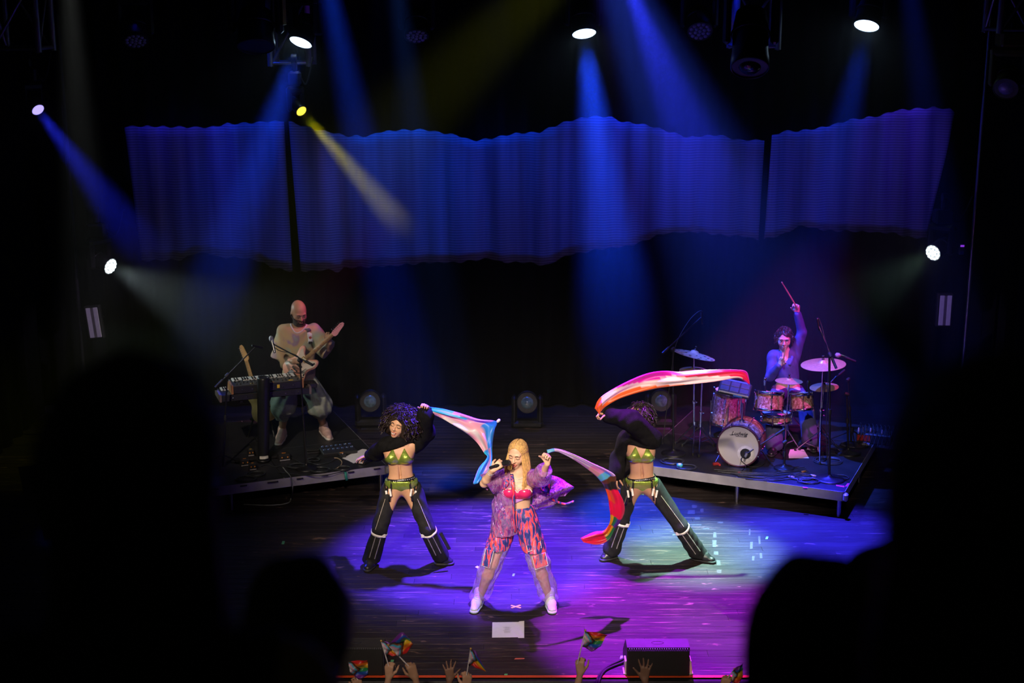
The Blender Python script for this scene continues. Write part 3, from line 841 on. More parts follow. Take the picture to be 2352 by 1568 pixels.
def face_parts(S, H, root, brow, lip, open_eyes=True, smile=0., lash=True, teeth=False, browm=None):
    k = H.k; off = H.y * .0015
    for sx in (-1, 1):
        pts = [surf(S, H, sx * x, z) + off for x, z in ((.014, .021), (.026, .027), (.040, .026), (.050, .018))]
        MB().tube(smooth_path(pts, 4), [.0036 * k] * 4 + [.0040 * k] * 5 + [.0022 * k] * 4, 6).build('eyebrow', brow, root, True)
        if open_eyes:
            c = surf(S, H, sx * .033, .0005)
            e = MB().lathe([(0, .0030), (.007, .002), (.010, -.002)][::-1], 16, frame(H.y, H.x, c - H.y * .001), close=False, sy=.45).build('eye', EYEW, root, True)
            v = MB().lathe([(0, .0045), (.0050, .0030)][::-1], 12, frame(H.y, H.x, c - H.y * .0008), close=False).build('iris', IRIS, e, False)
            v.data.transform(Matrix.Translation(-root.location))
        if lash:
            z0 = .0075 if open_eyes else -.004
            b_ = .004 if open_eyes else -.005
            pts = [surf(S, H, sx * x, z) + off * .6 for x, z in ((.018, z0 - b_ * .6), (.027, z0 + b_ * .3), (.037, z0 + b_ * .3), (.050, z0 - b_ * .4))]
            MB().tube(smooth_path(pts, 4), .0026 * k, 6).build('eyelashes', LASH, root, True)
    if lip is not None:
        up = [(-.026, -.066 + smile), (-.012, -.059), (-.003, -.060), (.003, -.060), (.012, -.059), (.026, -.066 + smile)]
        g = .016 if teeth else .003
        lo = [(-.026, -.066 + smile), (-.012, -.072 - g), (.0, -.0755 - g), (.012, -.072 - g), (.026, -.066 + smile)]
        lm = MB()
        P1 = smooth_path([surf(S, H, *q) + off for q in up], 3); P2 = smooth_path([surf(S, H, *q) + off for q in lo], 3)
        lm.tube(P1, [(.0022 + .0028 * math.sin(math.pi * i / (len(P1) - 1))) * k for i in range(len(P1))], 6)
        lm.tube(P2, [(.0022 + .0034 * math.sin(math.pi * i / (len(P2) - 1))) * k for i in range(len(P2))], 6)
        lm.build('lips', lip, root, True)
        if teeth:
            A = [surf(S, H, x, -.063) + off for x in np.linspace(-.021, .021, 7)]
            B = [surf(S, H, x, -.071 - .008 * (1 - (x / .024) ** 2)) + off * .8 for x in np.linspace(-.021, .021, 7)]
            MB().grid([A, B]).build('teeth', TEETH, root, True)
            A2 = [q - H.z * .0005 - H.y * .0006 for q in B]
            B2 = [surf(S, H, x, -.0745 - .012 * (1 - (x / .024) ** 2)) + off * .7 for x in np.linspace(-.021, .021, 7)]
            MB().grid([A2, B2]).build('mouth', MOUTH, root, True)
EYEW = mat('eye_white', (.75, .72, .70), .25); IRIS = mat('iris_dark', (.02, .012, .01), .15)
LASH = mat('lash_dark', (.012, .009, .008), .6); TEETH = mat('teeth', (.80, .78, .72), .3); MOUTH = mat('mouth_inside', (.10, .02, .02), .6)

def add_hand(S, wrist, u, n, side, curl=(.3, .3, .3, .3), thumb=(.5, .3), spread=.10, size=1., wr=.024):
    """u to the fingers, n out of the palm, side towards the thumb; curl per finger in radians per joint"""
    u = unit(u); n = unit(np.array(n, float) - u * (np.array(n, float) @ u)); side = unit(np.array(side, float) - u * (np.array(side, float) @ u) - n * (np.array(side, float) @ n))
    w = np.array(wrist, float); z = size
    offs = (.030, .0105, -.0095, -.028); lens = (.072, .080, .074, .058); kn = (.090, .094, .090, .082)
    pts = []
    for i in range(4):
        kp = w + u * kn[i] * z + side * offs[i] * z
        S.cone(w + u * .010 * z + side * offs[i] * .55 * z, kp, .0145 * z, .0105 * z, .012)
        d = rot_about(u, n, 0); d = unit(u + side * spread * (1.5 - i) * .8)
        p = kp; ax = np.cross(u, n)
        r0 = .0096 * z; 
        for j, fr in enumerate((.45, .30, .25)):
            d = unit(rot_about(d, ax, curl[i] * (1., 1.1, .8)[j]))
            q = p + d * lens[i] * fr * z
            S.cone(p, q, r0, r0 * .92, .004); r0 *= .92; p = q
        pts.append(p)
    tb = w + u * .022 * z + side * .024 * z + n * .006 * z
    d = unit(u * .75 + side * .75 + n * thumb[0])
    q = tb + d * .042 * z
    S.cone(w + u * .012 * z, tb, .016 * z, .0145 * z, .012); S.cone(tb, q, .0140 * z, .0112 * z, .008)
    d2 = unit(d + n * thumb[1] - side * thumb[1] * .9 + u * .2); m_ = q + d2 * .030 * z
    S.cone(q, m_, .0108 * z, .0095 * z, .004); e = m_ + unit(d2 + n * thumb[1] * .5 - side * thumb[1] * .4) * .026 * z
    S.cone(m_, e, .0095 * z, .0082 * z, .004); pts.append(e)
    return pts

def add_torso(S, J, wd=1., male=False, bust=0., fwd=(0, -1, 0)):
    """J: pelvis, waist, chest, neck, shL, shR, hipL, hipR (any left/right order)"""
    f = unit(fwd)
    pel, wai, che, nk = (np.array(J[q], float) for q in ('pelvis', 'waist', 'chest', 'neck'))
    hw = np.linalg.norm(np.array(J['hipL']) - np.array(J['hipR'])) / 2; ha = unit(np.array(J['hipL']) - np.array(J['hipR']))
    sw = np.linalg.norm(np.array(J['shL']) - np.array(J['shR'])) / 2; sa = unit(np.array(J['shL']) - np.array(J['shR']))
    fl = (f, .70)
    S.cone(pel - ha * hw * .55, pel + ha * hw * .55, .105 * wd, .105 * wd, .05, (f, .85))
    S.cone(pel, wai, .125 * wd, (.118 if not male else .138) * wd, .05, fl)
    S.cone(wai, che, (.112 if not male else .138) * wd, (.135 if not male else .155) * wd, .05, fl)
    S.cone(che - sa * sw * .35, che + sa * sw * .35, .110 * wd, .110 * wd, .05, (f, .85))
    mid = (np.array(J['shL']) + np.array(J['shR'])) / 2
    S.cone(che, mid, .125 * wd, .075 * wd, .05, fl)
    S.cone(np.array(J['shL']) * .86 + mid * .14, np.array(J['shR']) * .86 + mid * .14, .054, .054, .05)
    S.cone(mid, nk, .060 if not male else .07, .052 if not male else .062, .04)
    for sx in (-1, 1):
        hp = np.array(J['hipL' if sx > 0 else 'hipR'], float)
        S.cone(pel - f * .05 + ha * sx * hw * .55, hp - f * .055 - np.array([0, 0, .05]), .085 * wd, .085 * wd, .05)   # buttocks
        if bust: S.ell(che + ha * sx * .068 + f * (.066 + bust * .3) - np.array([0, 0, .022]), (.056, .050 + bust, .054), .04)
def add_leg(S, hip, knee, ankle, k=1., th=.082, kn=.053, ca=.050, an=.036):
    hip, knee, ankle = (np.array(q, float) for q in (hip, knee, ankle))
    S.cone(hip, knee, th * k, kn * k, .04)
    m = knee * .66 + ankle * .34
    S.cone(knee, m, kn * .98 * k, ca * 1.04 * k, .03); S.cone(m, ankle, ca * 1.04 * k, an * k, .03)
def add_foot(S, ankle, toe, k=1.):
    a = np.array(ankle, float); t = np.array(toe, float)
    S.cone(a - np.array([0, 0, .02]), t, .036 * k, .028 * k, .03); S.cone(a - np.array([0, 0, .04]), a - np.array([0, 0, .02]), .034 * k, .034 * k, .03)
def add_arm(S, sh, el, wr, k=1.):
    sh, el, wr = (np.array(q, float) for q in (sh, el, wr))
    S.cone(sh, el, .052 * k, .039 * k, .035); m = el * .72 + wr * .28
    S.cone(el, m, .038 * k, .040 * k, .02); S.cone(m, wr, .040 * k, .025 * k, .02)

def shoe(root, ankle, toe, up_m, sole_m, name='shoe', k=1., label=None, laces=None, h=.005):
    """trainer: rounded upper, thick sole under it, collar round the ankle"""
    a = np.array(ankle, float); t = np.array(toe, float)
    d = t - a; d[2] = 0; L = np.linalg.norm(d); d = d / L; zf = t[2]
    heel = np.array([a[0], a[1], 0]) - d * .055
    S = Vox([heel - .06, a + .1, t + .06, t - .08], .09, h)
    z0 = zf - .03 * k
    g = lambda s, z: np.array([heel[0] + d[0] * s, heel[1] + d[1] * s, z0 + z])
    T = (L + .055 + .045) 
    S.cone(g(.045, .050), g(T * .55, .050), .046 * k, .046 * k, .02, ((0, 0, 1), .95))
    S.cone(g(T * .55, .045), g(T - .035, .034), .048 * k, .036 * k, .02, ((0, 0, 1), .8))
    S.cone(g(.050, .06), g(.062, .115), .046 * k, .044 * k, .02)
    S.cone(g(.09, .095), g(T * .6, .058), .038 * k, .034 * k, .02)
    S.cut(g(0, .024), (0, 0, -1))
    o = S.build(name, up_m, root, label)
    S2 = Vox([heel - .06, t + .06, t - .08], .09, h)
    S2.cone(g(.040, .016), g(T * .55, .018), .051 * k, .050 * k, .01, ((0, 0, 1), .5)); S2.cone(g(T * .55, .018), g(T - .03, .016), .052 * k, .043 * k, .01, ((0, 0, 1), .5))
    S2.cut(g(0, .0), (0, 0, -1)); S2.cut(g(0, .030), (0, 0, 1))
    s2 = S2.build('sole', sole_m, root)
    s2.parent = o
    if laces:
        sd = np.cross(d, (0, 0, 1)); mb = MB()
        for i in range(4):
            s_ = T * (.36 + .085 * i); z_ = .108 - .014 * i
            pa = S.hit(g(s_, z_ + .1) - sd * .022, (0, 0, -1), .2); pb = S.hit(g(s_ + .012, z_ + .1) + sd * .022, (0, 0, -1), .2)
            pm = S.hit(g(s_ + .006, z_ + .1), (0, 0, -1), .2)
            mb.tube([pa, pm + np.array([0, 0, .003]), pb], .0035, 5)
        l = mb.build('laces', laces, root, True); l.parent = o
    return o

def strands(root, guides, m, r=.004, sides=4, name='hair', jitter=.0, n=1, rng=None, parent=None, kind=None):
    """many thin locks as one mesh"""
    mb = MB(); rng = rng or random
    for G in guides:
        for _ in range(n):
            j = np.array([rng.uniform(-jitter, jitter) for _ in range(3)])
            P = [np.array(q) + j * (i / (len(G) - 1)) for i, q in enumerate(G)]
            R_ = [r * (.6 + .4 * math.sin(math.pi * min(1, i / (len(P) - 1) * 1.1))) for i in range(len(P))]
            mb.tube(P, R_, sides, cap=False)
    o = mb.build(name, m, root, True)
    if kind: o['kind'] = kind
    return o
# ================================================================== PEOPLE ON STAGE
def pts_of(J): return list(J.values())
def skin_mat(name, c): return mat(name, c, .48, var=.07, scale=14, bump=.03, bscale=200, spec=.35)
def wide(a, b, t): return np.array(a) * (1 - t) + np.array(b) * t
# ------------------------------------------------------------------ cloth sheets
def sheet(name, label, cat, A, B, Y, colour, group=None, n=90, m=12, rip=.05, depth=None, base=None, rough=.45, trans=.3, belly=.0, freq=13):
    """silk between two edges given as image points at stage depth Y (+ per-point offsets); colour(t,s)"""
    dA = depth or [0] * len(A)
    PA = smooth_path([at(x, y, Y + d) for (x, y), d in zip(A, dA)], 8); PB = smooth_path([at(x, y, Y + d) for (x, y), d in zip(B, dA)], 8)
    PA = np.array(PA); PB = np.array(PB); q = np.linspace(0, len(PA) - 1, n); fl_ = np.minimum(q.astype(int), len(PA) - 2); fr = (q - fl_)[:, None]
    PA = PA[fl_] * (1 - fr) + PA[fl_ + 1] * fr; PB = PB[fl_] * (1 - fr) + PB[fl_ + 1] * fr
    P = []; C = []
    for i in range(n):
        t = i / (n - 1); row = []; cr = []
        wd_ = np.linalg.norm(PA[i] - PB[i])
        for j in range(m):
            s = j / (m - 1)
            p = PA[i] * (1 - s) + PB[i] * s
            a = min(1, wd_ / .15)
            p[1] += rip * a * (math.sin(s * 7 + t * freq) * .6 + math.sin(s * 15 - t * 8) * .3) + belly * math.sin(math.pi * s) * a
            row.append(p); cr.append(colour(t, s))
        P.append(row); C.append(cr)
    r = thing(name, label, cat, base if base is not None else PA[0], 0, group)
    MB().grid(P, cols=C).build('silk', SILK, r, True, solid=.003, printed=True)
    return r
SILK = mat_print('silk_print', .38, .30, sheen=.15)

# ================================================================== SINGER
Y0 = 12.1
P = lambda x, y, d=0.: at(x, y, Y0 + d)
SKIN1 = skin_mat('skin_singer', (.66, .40, .27))
J = dict(pelvis=P(1186, 1183), waist=P(1189, 1150), chest=P(1188, 1117, -.01), neck=P(1191, 1082, -.01), shL=P(1222, 1098), shR=P(1155, 1098),
         hipL=P(1205, 1193), hipR=P(1166, 1193), knL=P(1236, 1292, -.04), knR=P(1131, 1292, -.04), anL=P(1263, 1375, .05), anR=P(1100, 1375, .05),
         elR=P(1112, 1110, -.13), wrR=P(1131, 1079, -.29), elL=P(1243, 1095, -.20), wrL=P(1257, 1066, -.37))
toeL, toeR = flo(1268, 1399, .03), flo(1090, 1398, .03)
singer = thing('person', 'singer with long blond hair in a sheer iridescent print outfit, microphone at the mouth', 'person', (.02, 12.1, 0))
HS = Head(P(1189, 1042, -.02), (-.36, -.92, -.16), (.10, .12, .98), .98)
S = Vox(pts_of(J) + [HS.p(0, 0, .13), HS.p(0, .1, 0), toeL, toeR, P(1150, 1060, -.30), P(1266, 1040, -.42)], .13, .0062)
add_torso(S, J, .88, bust=.012)
add_head(S, HS)
S.cone(J['neck'], HS.p(0, -.02, -.08), .050, .050, .03)
for q in 'LR':
    add_leg(S, J['hip' + q], J['kn' + q], J['an' + q], .95); add_foot(S, J['an' + q], toeL if q == 'L' else toeR)
    add_arm(S, J['sh' + q], J['el' + q], J['wr' + q], .92)
MIC0, MIC1 = P(1131, 1072, -.31), P(1172, 1061, -.20)      # tail, grille
hv = unit(P(1146, 1066, -.27) - J['wrR'])
add_hand(S, J['wrR'], unit(P(1152, 1062, -.27) - J['wrR']), (0.15, .95, -.15), (.1, -.2, 1), (.85, .85, .9, .9), (.5, .5), .04, .95)
add_hand(S, J['wrL'], (.12, -.15, 1), (-.75, -.6, 0), (-.5, .8, 0), (1.1, 1.1, 1.1, 1.1), (.6, .6), .03, .95)
S.build('body', SKIN1, singer)
LIPR = mat('lips_red', (.45, .07, .06), .3); BROWB = mat('brow_brown', (.10, .055, .03), .7)
face_parts(S, HS, singer, BROWB, LIPR, open_eyes=False)
# blond hair: a cap and long locks
BLOND = mat('hair_blond', (.60, .36, .13), .42, var=.30, scale=60, spec=.5)
def long_hair(root, H, m, n, rng, front_drop=.05, length=.30, r=.0045, skull=(.083, .101, .098)):
    """centre-parted straight hair: each lock leaves the parting, goes over the skull and hangs"""
    G = []
    for i in range(n):
        sx = rng.choice((-1, 1)); q = rng.random() ** 1.25
        phi = .86 + q * (math.pi - .86)                       # where it passes ear height (0 = nose)
        a0 = .62 + q * 1.55                                   # where it leaves the parting (0 = nose, up over the crown)
        k_ = rng.uniform(.97, 1.06)
        u0 = np.array([.03 * sx, math.cos(a0), math.sin(a0)]); u1 = np.array([math.sin(phi) * sx, math.cos(phi), -.12])
        g = []
        for t in (0, .3, .6, .85, 1.):
            u = unit(u0 * (1 - t) + u1 * t + np.array([.35 * sx * t * (1 - t), 0, .5 * t * (1 - t)]))
            g.append(H.p(u[0] * skull[0] * k_, -.012 + u[1] * skull[1] * k_, .032 + u[2] * skull[2] * k_))
        ln = length * rng.uniform(.86, 1.08); b = g[-1]; fd = max(0., math.cos(phi * .62)) * front_drop
        for s in (.25, .5, .75, 1.):
            out = H.x * sx * math.sin(phi) * .030 * math.sin(s * 2.2) + H.y * (fd * s - .01 * s)
            g.append(b + out - np.array([0, 0, ln * s]) + np.array([.004 * math.sin(i * 1.7 + s * 5), .004 * math.cos(i * 2.3 + s * 4), 0]))
        G.append(smooth_path(g, 2))
    return strands(root, G, m, r, 4)
hr = random.Random(5)
long_hair(singer, HS, BLOND, 520, hr)
Sc = Vox([HS.p(0, 0, .16), HS.p(0, -.1, -.22), HS.p(.1, 0, 0), HS.p(-.1, 0, 0)], .08, .007)
Sc.ell(HS.p(0, -.012, .034), (.078, .097, .094), .02, HS.R); Sc.cone(HS.p(0, -.055, 0), HS.p(0, -.07, -.20), .080, .075, .03)
Sc.ell(HS.p(0, .10, -.045), (.058, .085, .112), .01, HS.R, 's')
hc = Sc.build('hair_cap', BLOND, singer)
# clothes
PRINT = mat_ramp('print_fabric', [(.30, (.02, .03, .17)), (.47, (.04, .05, .26)), (.52, (.42, .10, .36)), (.56, (.85, .05, .07)), (.64, (.85, .09, .09)), (.72, (.55, .28, .50))], .38, 0, 26, 2.5, (1.6, 1.6, .30), .6)
def sheer_mat(name, c1, c2, fac, rough=.16, bump=.9, bs=26):
    m = bpy.data.materials.new(name); m.use_nodes = True
    nt = m.node_tree; b = nt.nodes['Principled BSDF']; L = nt.links; N = nt.nodes.new
    tc = N('ShaderNodeTexCoord'); nz = N('ShaderNodeTexNoise'); nz.inputs['Scale'].default_value = bs; nz.inputs['Detail'].default_value = 3; nz.inputs['Distortion'].default_value = .6
    mp = N('ShaderNodeMapping'); mp.inputs['Scale'].default_value = (1.4, 1.4, .7)
    L.new(tc.outputs['Object'], mp.inputs['Vector']); L.new(mp.outputs['Vector'], nz.inputs['Vector'])
    lw = N('ShaderNodeLayerWeight'); lw.inputs['Blend'].default_value = .4
    rp = N('ShaderNodeValToRGB'); rp.color_ramp.elements[0].color = (*c1, 1); rp.color_ramp.elements[1].color = (*c2, 1)
    e = rp.color_ramp.elements.new(.515); e.color = (*[.72 * p + .28 * q for p, q in zip(c2, (.35, .75, .85))], 1)
    rp.color_ramp.elements[0].position = .42; rp.color_ramp.elements[-1].position = .62
    L.new(nz.outputs['Fac'], rp.inputs['Fac']); L.new(rp.outputs['Color'], b.inputs['Base Color'])
    b.inputs['Roughness'].default_value = rough; b.inputs['Specular IOR Level'].default_value = 1.; b.inputs['Metallic'].default_value = .25
    bp = N('ShaderNodeBump'); bp.inputs['Strength'].default_value = bump; bp.inputs['Distance'].default_value = .02
    L.new(nz.outputs['Fac'], bp.inputs['Height']); L.new(bp.outputs['Normal'], b.inputs['Normal'])
    tr = N('ShaderNodeBsdfTransparent'); tr.inputs['Color'].default_value = (.92, .80, .95, 1)
    ms = N('ShaderNodeMixShader')
    mr = N('ShaderNodeMapRange'); mr.inputs['To Min'].default_value = fac; mr.inputs['To Max'].default_value = min(1, fac + .5); L.new(lw.outputs['Facing'], mr.inputs['Value'])
    L.new(mr.outputs[0], ms.inputs['Fac']); L.new(tr.outputs[0], ms.inputs[1]); L.new(b.outputs[0], ms.inputs[2])
    L.new(ms.outputs[0], nt.nodes['Material Output'].inputs['Surface'])
    return m
SHEER_P = sheer_mat('sheer_purple', (.36, .07, .50), (.60, .18, .62), .42)
SHEER_L = sheer_mat('sheer_clear_pink', (.72, .36, .66), (.85, .60, .85), .20, .10, 1.0, 34)
PINKBRA = mat('raspberry_satin', (.62, .02, .14), .3, var=.1)
BEAD = mat('silver_bead', (.78, .76, .78), .2, .35)
# printed shorts part of the trousers
hipc = J['pelvis']
Sp = Vox([P(1150, 1160), P(1230, 1160), P(1105, 1270), P(1255, 1275), P(1180, 1200, -.1)], .13, .007)
wr1 = wrinkle(.004, 60, (.3, .1, 1), 1.)
Sp.cone(P(1176, 1180), P(1202, 1180), .112, .112, .03, ((0, 1, 0), .82), disp=wr1); Sp.cone(P(1188, 1166), P(1188, 1180), .118, .128, .03, ((0, 1, 0), .74), disp=wr1)
for q, sx in (('L', 1), ('R', -1)):
    Sp.cone(J['hip' + q] + np.array([.012 * sx, 0, -.01]), J['kn' + q], .112, .108, .03, disp=wr1)
    Sp.cut(wide(J['hip' + q], J['kn' + q], .66), (sx * .32, 0, -1)) if False else None
S_keep = Sp.D.copy()
xs = (Sp.lo[0] + Sp.h * np.arange(Sp.n[0]))[:, None, None]; zs = (Sp.lo[2] + Sp.h * np.arange(Sp.n[2]))[None, None, :]
zc = wide(J['hipL'], J['knL'], .66)[2]
Sp.D = np.maximum(Sp.D, (zc + .10 * np.abs(xs - .02) * 0 - zs + np.where(xs < .03, .0, -.02)).astype(np.float32))
Sp.cut(P(0, 1161), (0, 0, 1))
tro = Sp.build('printed_trousers', PRINT, singer)
for q, sx in (('L', 1), ('R', -1)):
    Sl = Vox([J['kn' + q], J['an' + q], wide(J['hip' + q], J['kn' + q], .5), P(1130 if sx < 0 else 1236, 1390, 0)], .13, .007)
    wr2 = wrinkle(.0075, 46, (.4 * sx, .2, 1), 2.2 * sx)
    k_ = J['kn' + q] + np.array([.008 * sx, 0, 0]); a_ = J['an' + q] + np.array([.004 * sx, 0, -.01])
    Sl.cone(wide(J['hip' + q], J['kn' + q], .55), k_, .104, .098, .02, disp=wr2); Sl.cone(k_, a_, .098, .090, .02, disp=wr2)
    Sl.cut((0, 0, .055), (0, 0, -1))
    lg = Sl.build('sheer_trouser_leg', SHEER_L, singer)
    # cargo pockets, printed, with flap and pale piping
    d_ = unit(J['an' + q] - J['hip' + q])
    for (cx, cy, w_, h_) in (((1121, 1281, .075, .17),) if sx < 0 else ((1240, 1287, .125, .13), (1226, 1254, .13, .06))):
        c_ = P(cx, cy, -.115)
        Mx = frame(np.array([.25 * sx, -1, .05]), np.array([1, .25 * sx, 0]), c_)
        Rz = Matrix.Rotation(.22 * sx, 4, 'Z')
        pk = MB().box((0, 0, 0), (w_, h_, .022), Mx @ Rz, bev=.008).build('cargo_pocket', PRINT, singer, True)
        e = MB().tube([Mx @ Rz @ Vector(v) for v in ((-w_ / 2, h_ / 2, .01), (-w_ / 2, -h_ / 2, .01), (w_ / 2, -h_ / 2, .01), (w_ / 2, h_ / 2, .01))], .0035, 6).build('piping', mat('pale_piping', (.75, .68, .75), .4), singer, True)
        e.parent = pk
# sheer shirt: front panel, sleeves and the flaring tail
Ss = Vox([J['shR'], J['elR'], P(1140, 1225), P(1190, 1225), P(1188, 1100, -.1), J['shL']], .14, .007)
wr3 = wrinkle(.006, 50, (.6, .1, 1), .7)
Ss.cone(P(1168, 1112), P(1163, 1165), .110, .125, .03, ((0, 1, 0), 1.12), disp=wr3); Ss.cone(P(1163, 1165), P(1162, 1218), .125, .140, .03, ((0, 1, 0), 1.12), disp=wr3)
Ss.cone(J['shR'] + (.02, 0, 0), wide(J['shR'], J['elR'], .95) + (0, 0, -.02), .085, .098, .03, disp=wr3)
Ss.cut(P(1181, 1150), (1, 0, .12)); Ss.cut(P(1160, 1220), (.12, 0, -1)); sx_ = Ss.axes(); p_ = wide(J['shR'], J['elR'], .92); n_ = unit((-.7, -.2, -.45))
Ss.keep(np.where(sx_[2] > P(1140, 1132)[2], (sx_[0] - p_[0]) * n_[0] + (sx_[1] - p_[1]) * n_[1] + (sx_[2] - p_[2]) * n_[2], -1))
Ss.build('sheer_shirt_front', SHEER_P, singer)
Sv = Vox([J['shL'], J['elL'], J['wrL']], .15, .007)
Sv.cone(J['shL'] - (.01, 0, 0), J['elL'] + (0, 0, -.01), .082, .086, .03, disp=wr3); Sv.cone(J['elL'], wide(J['elL'], J['wrL'], .75), .082, .066, .03, disp=wr3)
Sv.cut(wide(J['elL'], J['wrL'], .62), J['wrL'] - J['elL'])
Sv.build('sheer_sleeve', SHEER_P, singer)
Sq = Vox([P(1150, 1100), P(1230, 1130), P(1188, 1100, -.15)], .12, .006)
def tail(A, B, nm, m_, rip=.03, n=26, k=12, bel=.06, d0=.04, d1=.22):
    A = smooth_path([P(*q) for q in A], 6); B = smooth_path([P(*q) for q in B], 6); G = []
    for i in range(k):
        s = i / (k - 1); row = []
        for j in range(len(A)):
            p = A[j] * (1 - s) + B[j] * s; p[1] += d0 + (d1 - d0) * s + rip * math.sin(j * .55 + s * 6)
            row.append(p)
        G.append(row)
    return MB().grid(G).build(nm, m_, singer, True, solid=.004)
tail([(1222, 1090), (1226, 1110), (1226, 1135), (1222, 1162)], [(1262, 1108), (1300, 1124), (1321, 1138), (1300, 1158)], 'sheer_shirt_tail', SHEER_P)
tail([(1224, 1120), (1224, 1140), (1224, 1160), (1228, 1180)], [(1296, 1140), (1284, 1165), (1270, 1184), (1240, 1193)], 'sheer_shirt_tail', SHEER_P, .025, d0=.10, d1=.24)
tail([(1222, 1096), (1232, 1112), (1248, 1128)], [(1246, 1096), (1262, 1112), (1262, 1140)], 'printed_shirt_edge', PRINT, .01, k=6, d0=-.02, d1=.05)
MB().tube(smooth_path([P(1254, 1138, .14), P(1275, 1150, .2), P(1298, 1157, .23), P(1318, 1151, .25)], 6), .010, 8).build('shirt_hem', PRINT, singer, True)
for A_, B_, n_ in (([(1172, 1088, -.06), (1174, 1110, -.125), (1176, 1140, -.13), (1178, 1185, -.13), (1180, 1222, -.13)], [(1179, 1088, -.06), (1181, 1110, -.135), (1182, 1140, -.14), (1182, 1185, -.14), (1184, 1222, -.14)], 'shirt_placket'),
                   ([(1150, 1094, -.05), (1152, 1108, -.10), (1150, 1122, -.10)], [(1170, 1092, -.06), (1168, 1110, -.13), (1160, 1124, -.12)], 'shirt_yoke')):
    A_ = smooth_path([P(*q) for q in A_], 5); B_ = smooth_path([P(*q) for q in B_], 5)
    MB().grid([A_, [(a + b) / 2 + np.array([0, -.006, 0]) for a, b in zip(A_, B_)], B_]).build(n_, PRINT, singer, True, solid=.004)
MB().tube([P(1117 + 4 * math.sin(k * 1.05), 1104 + k, -.10) for k in range(0, 22, 2)] , .008, 6).build('sleeve_cuff', PRINT, singer, True)
# bra top with bead trim, lavender underband
cc = J['chest'] - np.array([0, 0, .02])
Sb = S.skin_tight(.008, cc + (-.15, -.20, -.10), cc + (.15, .02, .08))
bx, by, bz = Sb.axes()
cup = np.minimum(*[np.sqrt(((bx - cc[0] - .062 * sx) / 1.0) ** 2 + ((bz - cc[2] + .010) / .85) ** 2) - .066 for sx in (-1, 1)])
cup = np.maximum(cup, bz - cc[2] - .034 - .16 * np.abs(bx - cc[0]) * 0)
Sb.keep(np.minimum(cup, np.maximum(np.abs(bz - cc[2] + .055) - .014, by - cc[1] - .01)))
Sb.build('bra_top', PINKBRA, singer)
bm_ = MB()
for sx in (-1, 1):
    for k in range(17):
        w_ = math.pi * (.02 + .96 * k / 16); c_ = cc + np.array([.068 * sx + .062 * math.cos(w_), 0, .002 + .036 * math.sin(w_)])
        p = Sb.hit(c_ + (0, -.25, 0), (0, 1, 0), .3); bm_.lathe([(.0062, -.004), (.0045, .002), (0, .005)], 8, frame((0, -1, 0), None, p), close=False)
for k in range(13):
    c_ = cc + np.array([.115 - .018 * k, 0, -.035 - .010 * k]); p = S.hit(c_ + (0, -.3, 0), (0, 1, 0), .3); bm_.lathe([(.0062, -.004), (.0045, .004), (0, .007)], 8, frame((0, -1, 0), None, p), close=False)
bm_.build('bead_trim', BEAD, singer, True)
Sb2 = Vox([cc + (-.14, -.12, -.1), cc + (.14, .1, -.03)], .05, .006)
Sb2.cone(cc + (-.05, .0, -.07), cc + (.04, .0, -.085), .108, .106, .02, ((0, 1, 0), .80)); Sb2.cut(cc + (0, 0, -.055), (0, 0, 1)); Sb2.cut(cc + (0, 0, -.105), (.45, 0, -1))
Sb2.build('underband', mat('lavender_satin', (.48, .22, .62), .35), singer)
nk = MB()
for r_, dz in ((.050, -.005), (.062, -.030), (.070, -.055)):
    for k in range(19):
        w_ = math.pi * (k / 18); c_ = J['neck'] + np.array([r_ * math.cos(w_), -.25, -.015 + dz - .030 * math.sin(w_)])
        p = S.hit(c_, (0, 1, 0), .4); nk.box(p + (0, -.004, 0), (.009, .006, .006), bev=.002)
for x_ in (-.018, .0, .018): nk.box(S.hit(J['neck'] + (x_, -.3, -.125), (0, 1, 0), .4) + (0, -.005, 0), (.010, .006, .020), bev=.002)
nk.build('necklace', BEAD, singer, True)
br = MB()
for t_ in (.80, .88): br.lathe([(.031, -.004), (.034, 0), (.031, .004)], 16, frame(J['wrR'] - J['elR'], None, wide(J['elR'], J['wrR'], t_)), close=False)
br.build('bracelet', BEAD, singer, True)
SHOEW = mat('white_shoe', (.74, .76, .80), .4, var=.06, bump=.1, bscale=90); SOLEW = mat('pale_sole', (.62, .78, .82), .45)
shoe(singer, J['anL'], toeL, SHOEW, SOLEW, laces=SOLEW); shoe(singer, J['anR'], toeR, SHOEW, SOLEW, laces=SOLEW)
# microphone
mc = thing('microphone', 'black handheld microphone the blond singer holds to the mouth', 'microphone', MIC0)
Mm = frame(MIC1 - MIC0, None, MIC0); Lm = float(np.linalg.norm(MIC1 - MIC0))
MB().lathe([(.013, .02), (.017, .03), (.019, Lm * .45), (.023, Lm * .72), (.024, Lm * .76)], 20, Mm).build('handle', BLACKM, mc, True)
MB().lathe([(.024, Lm * .76), (.028, Lm * .80), (.028, Lm * .86), (.027, Lm * .92), (.018, Lm * .985), (0, Lm)], 20, Mm, close=False).build('grille', mat('mic_mesh', (.04, .04, .045), .35, .8, bump=.6, bscale=500), mc, True)
MB().lathe([(.029, Lm * .79), (.030, Lm * .81), (.029, Lm * .83)], 20, Mm, close=False).build('ring', BLACKM, mc, True)
MB().lathe([(.009, -.03), (.013, -.02), (.014, .02)], 12, Mm).build('antenna_cap', BLACKG, mc, True)

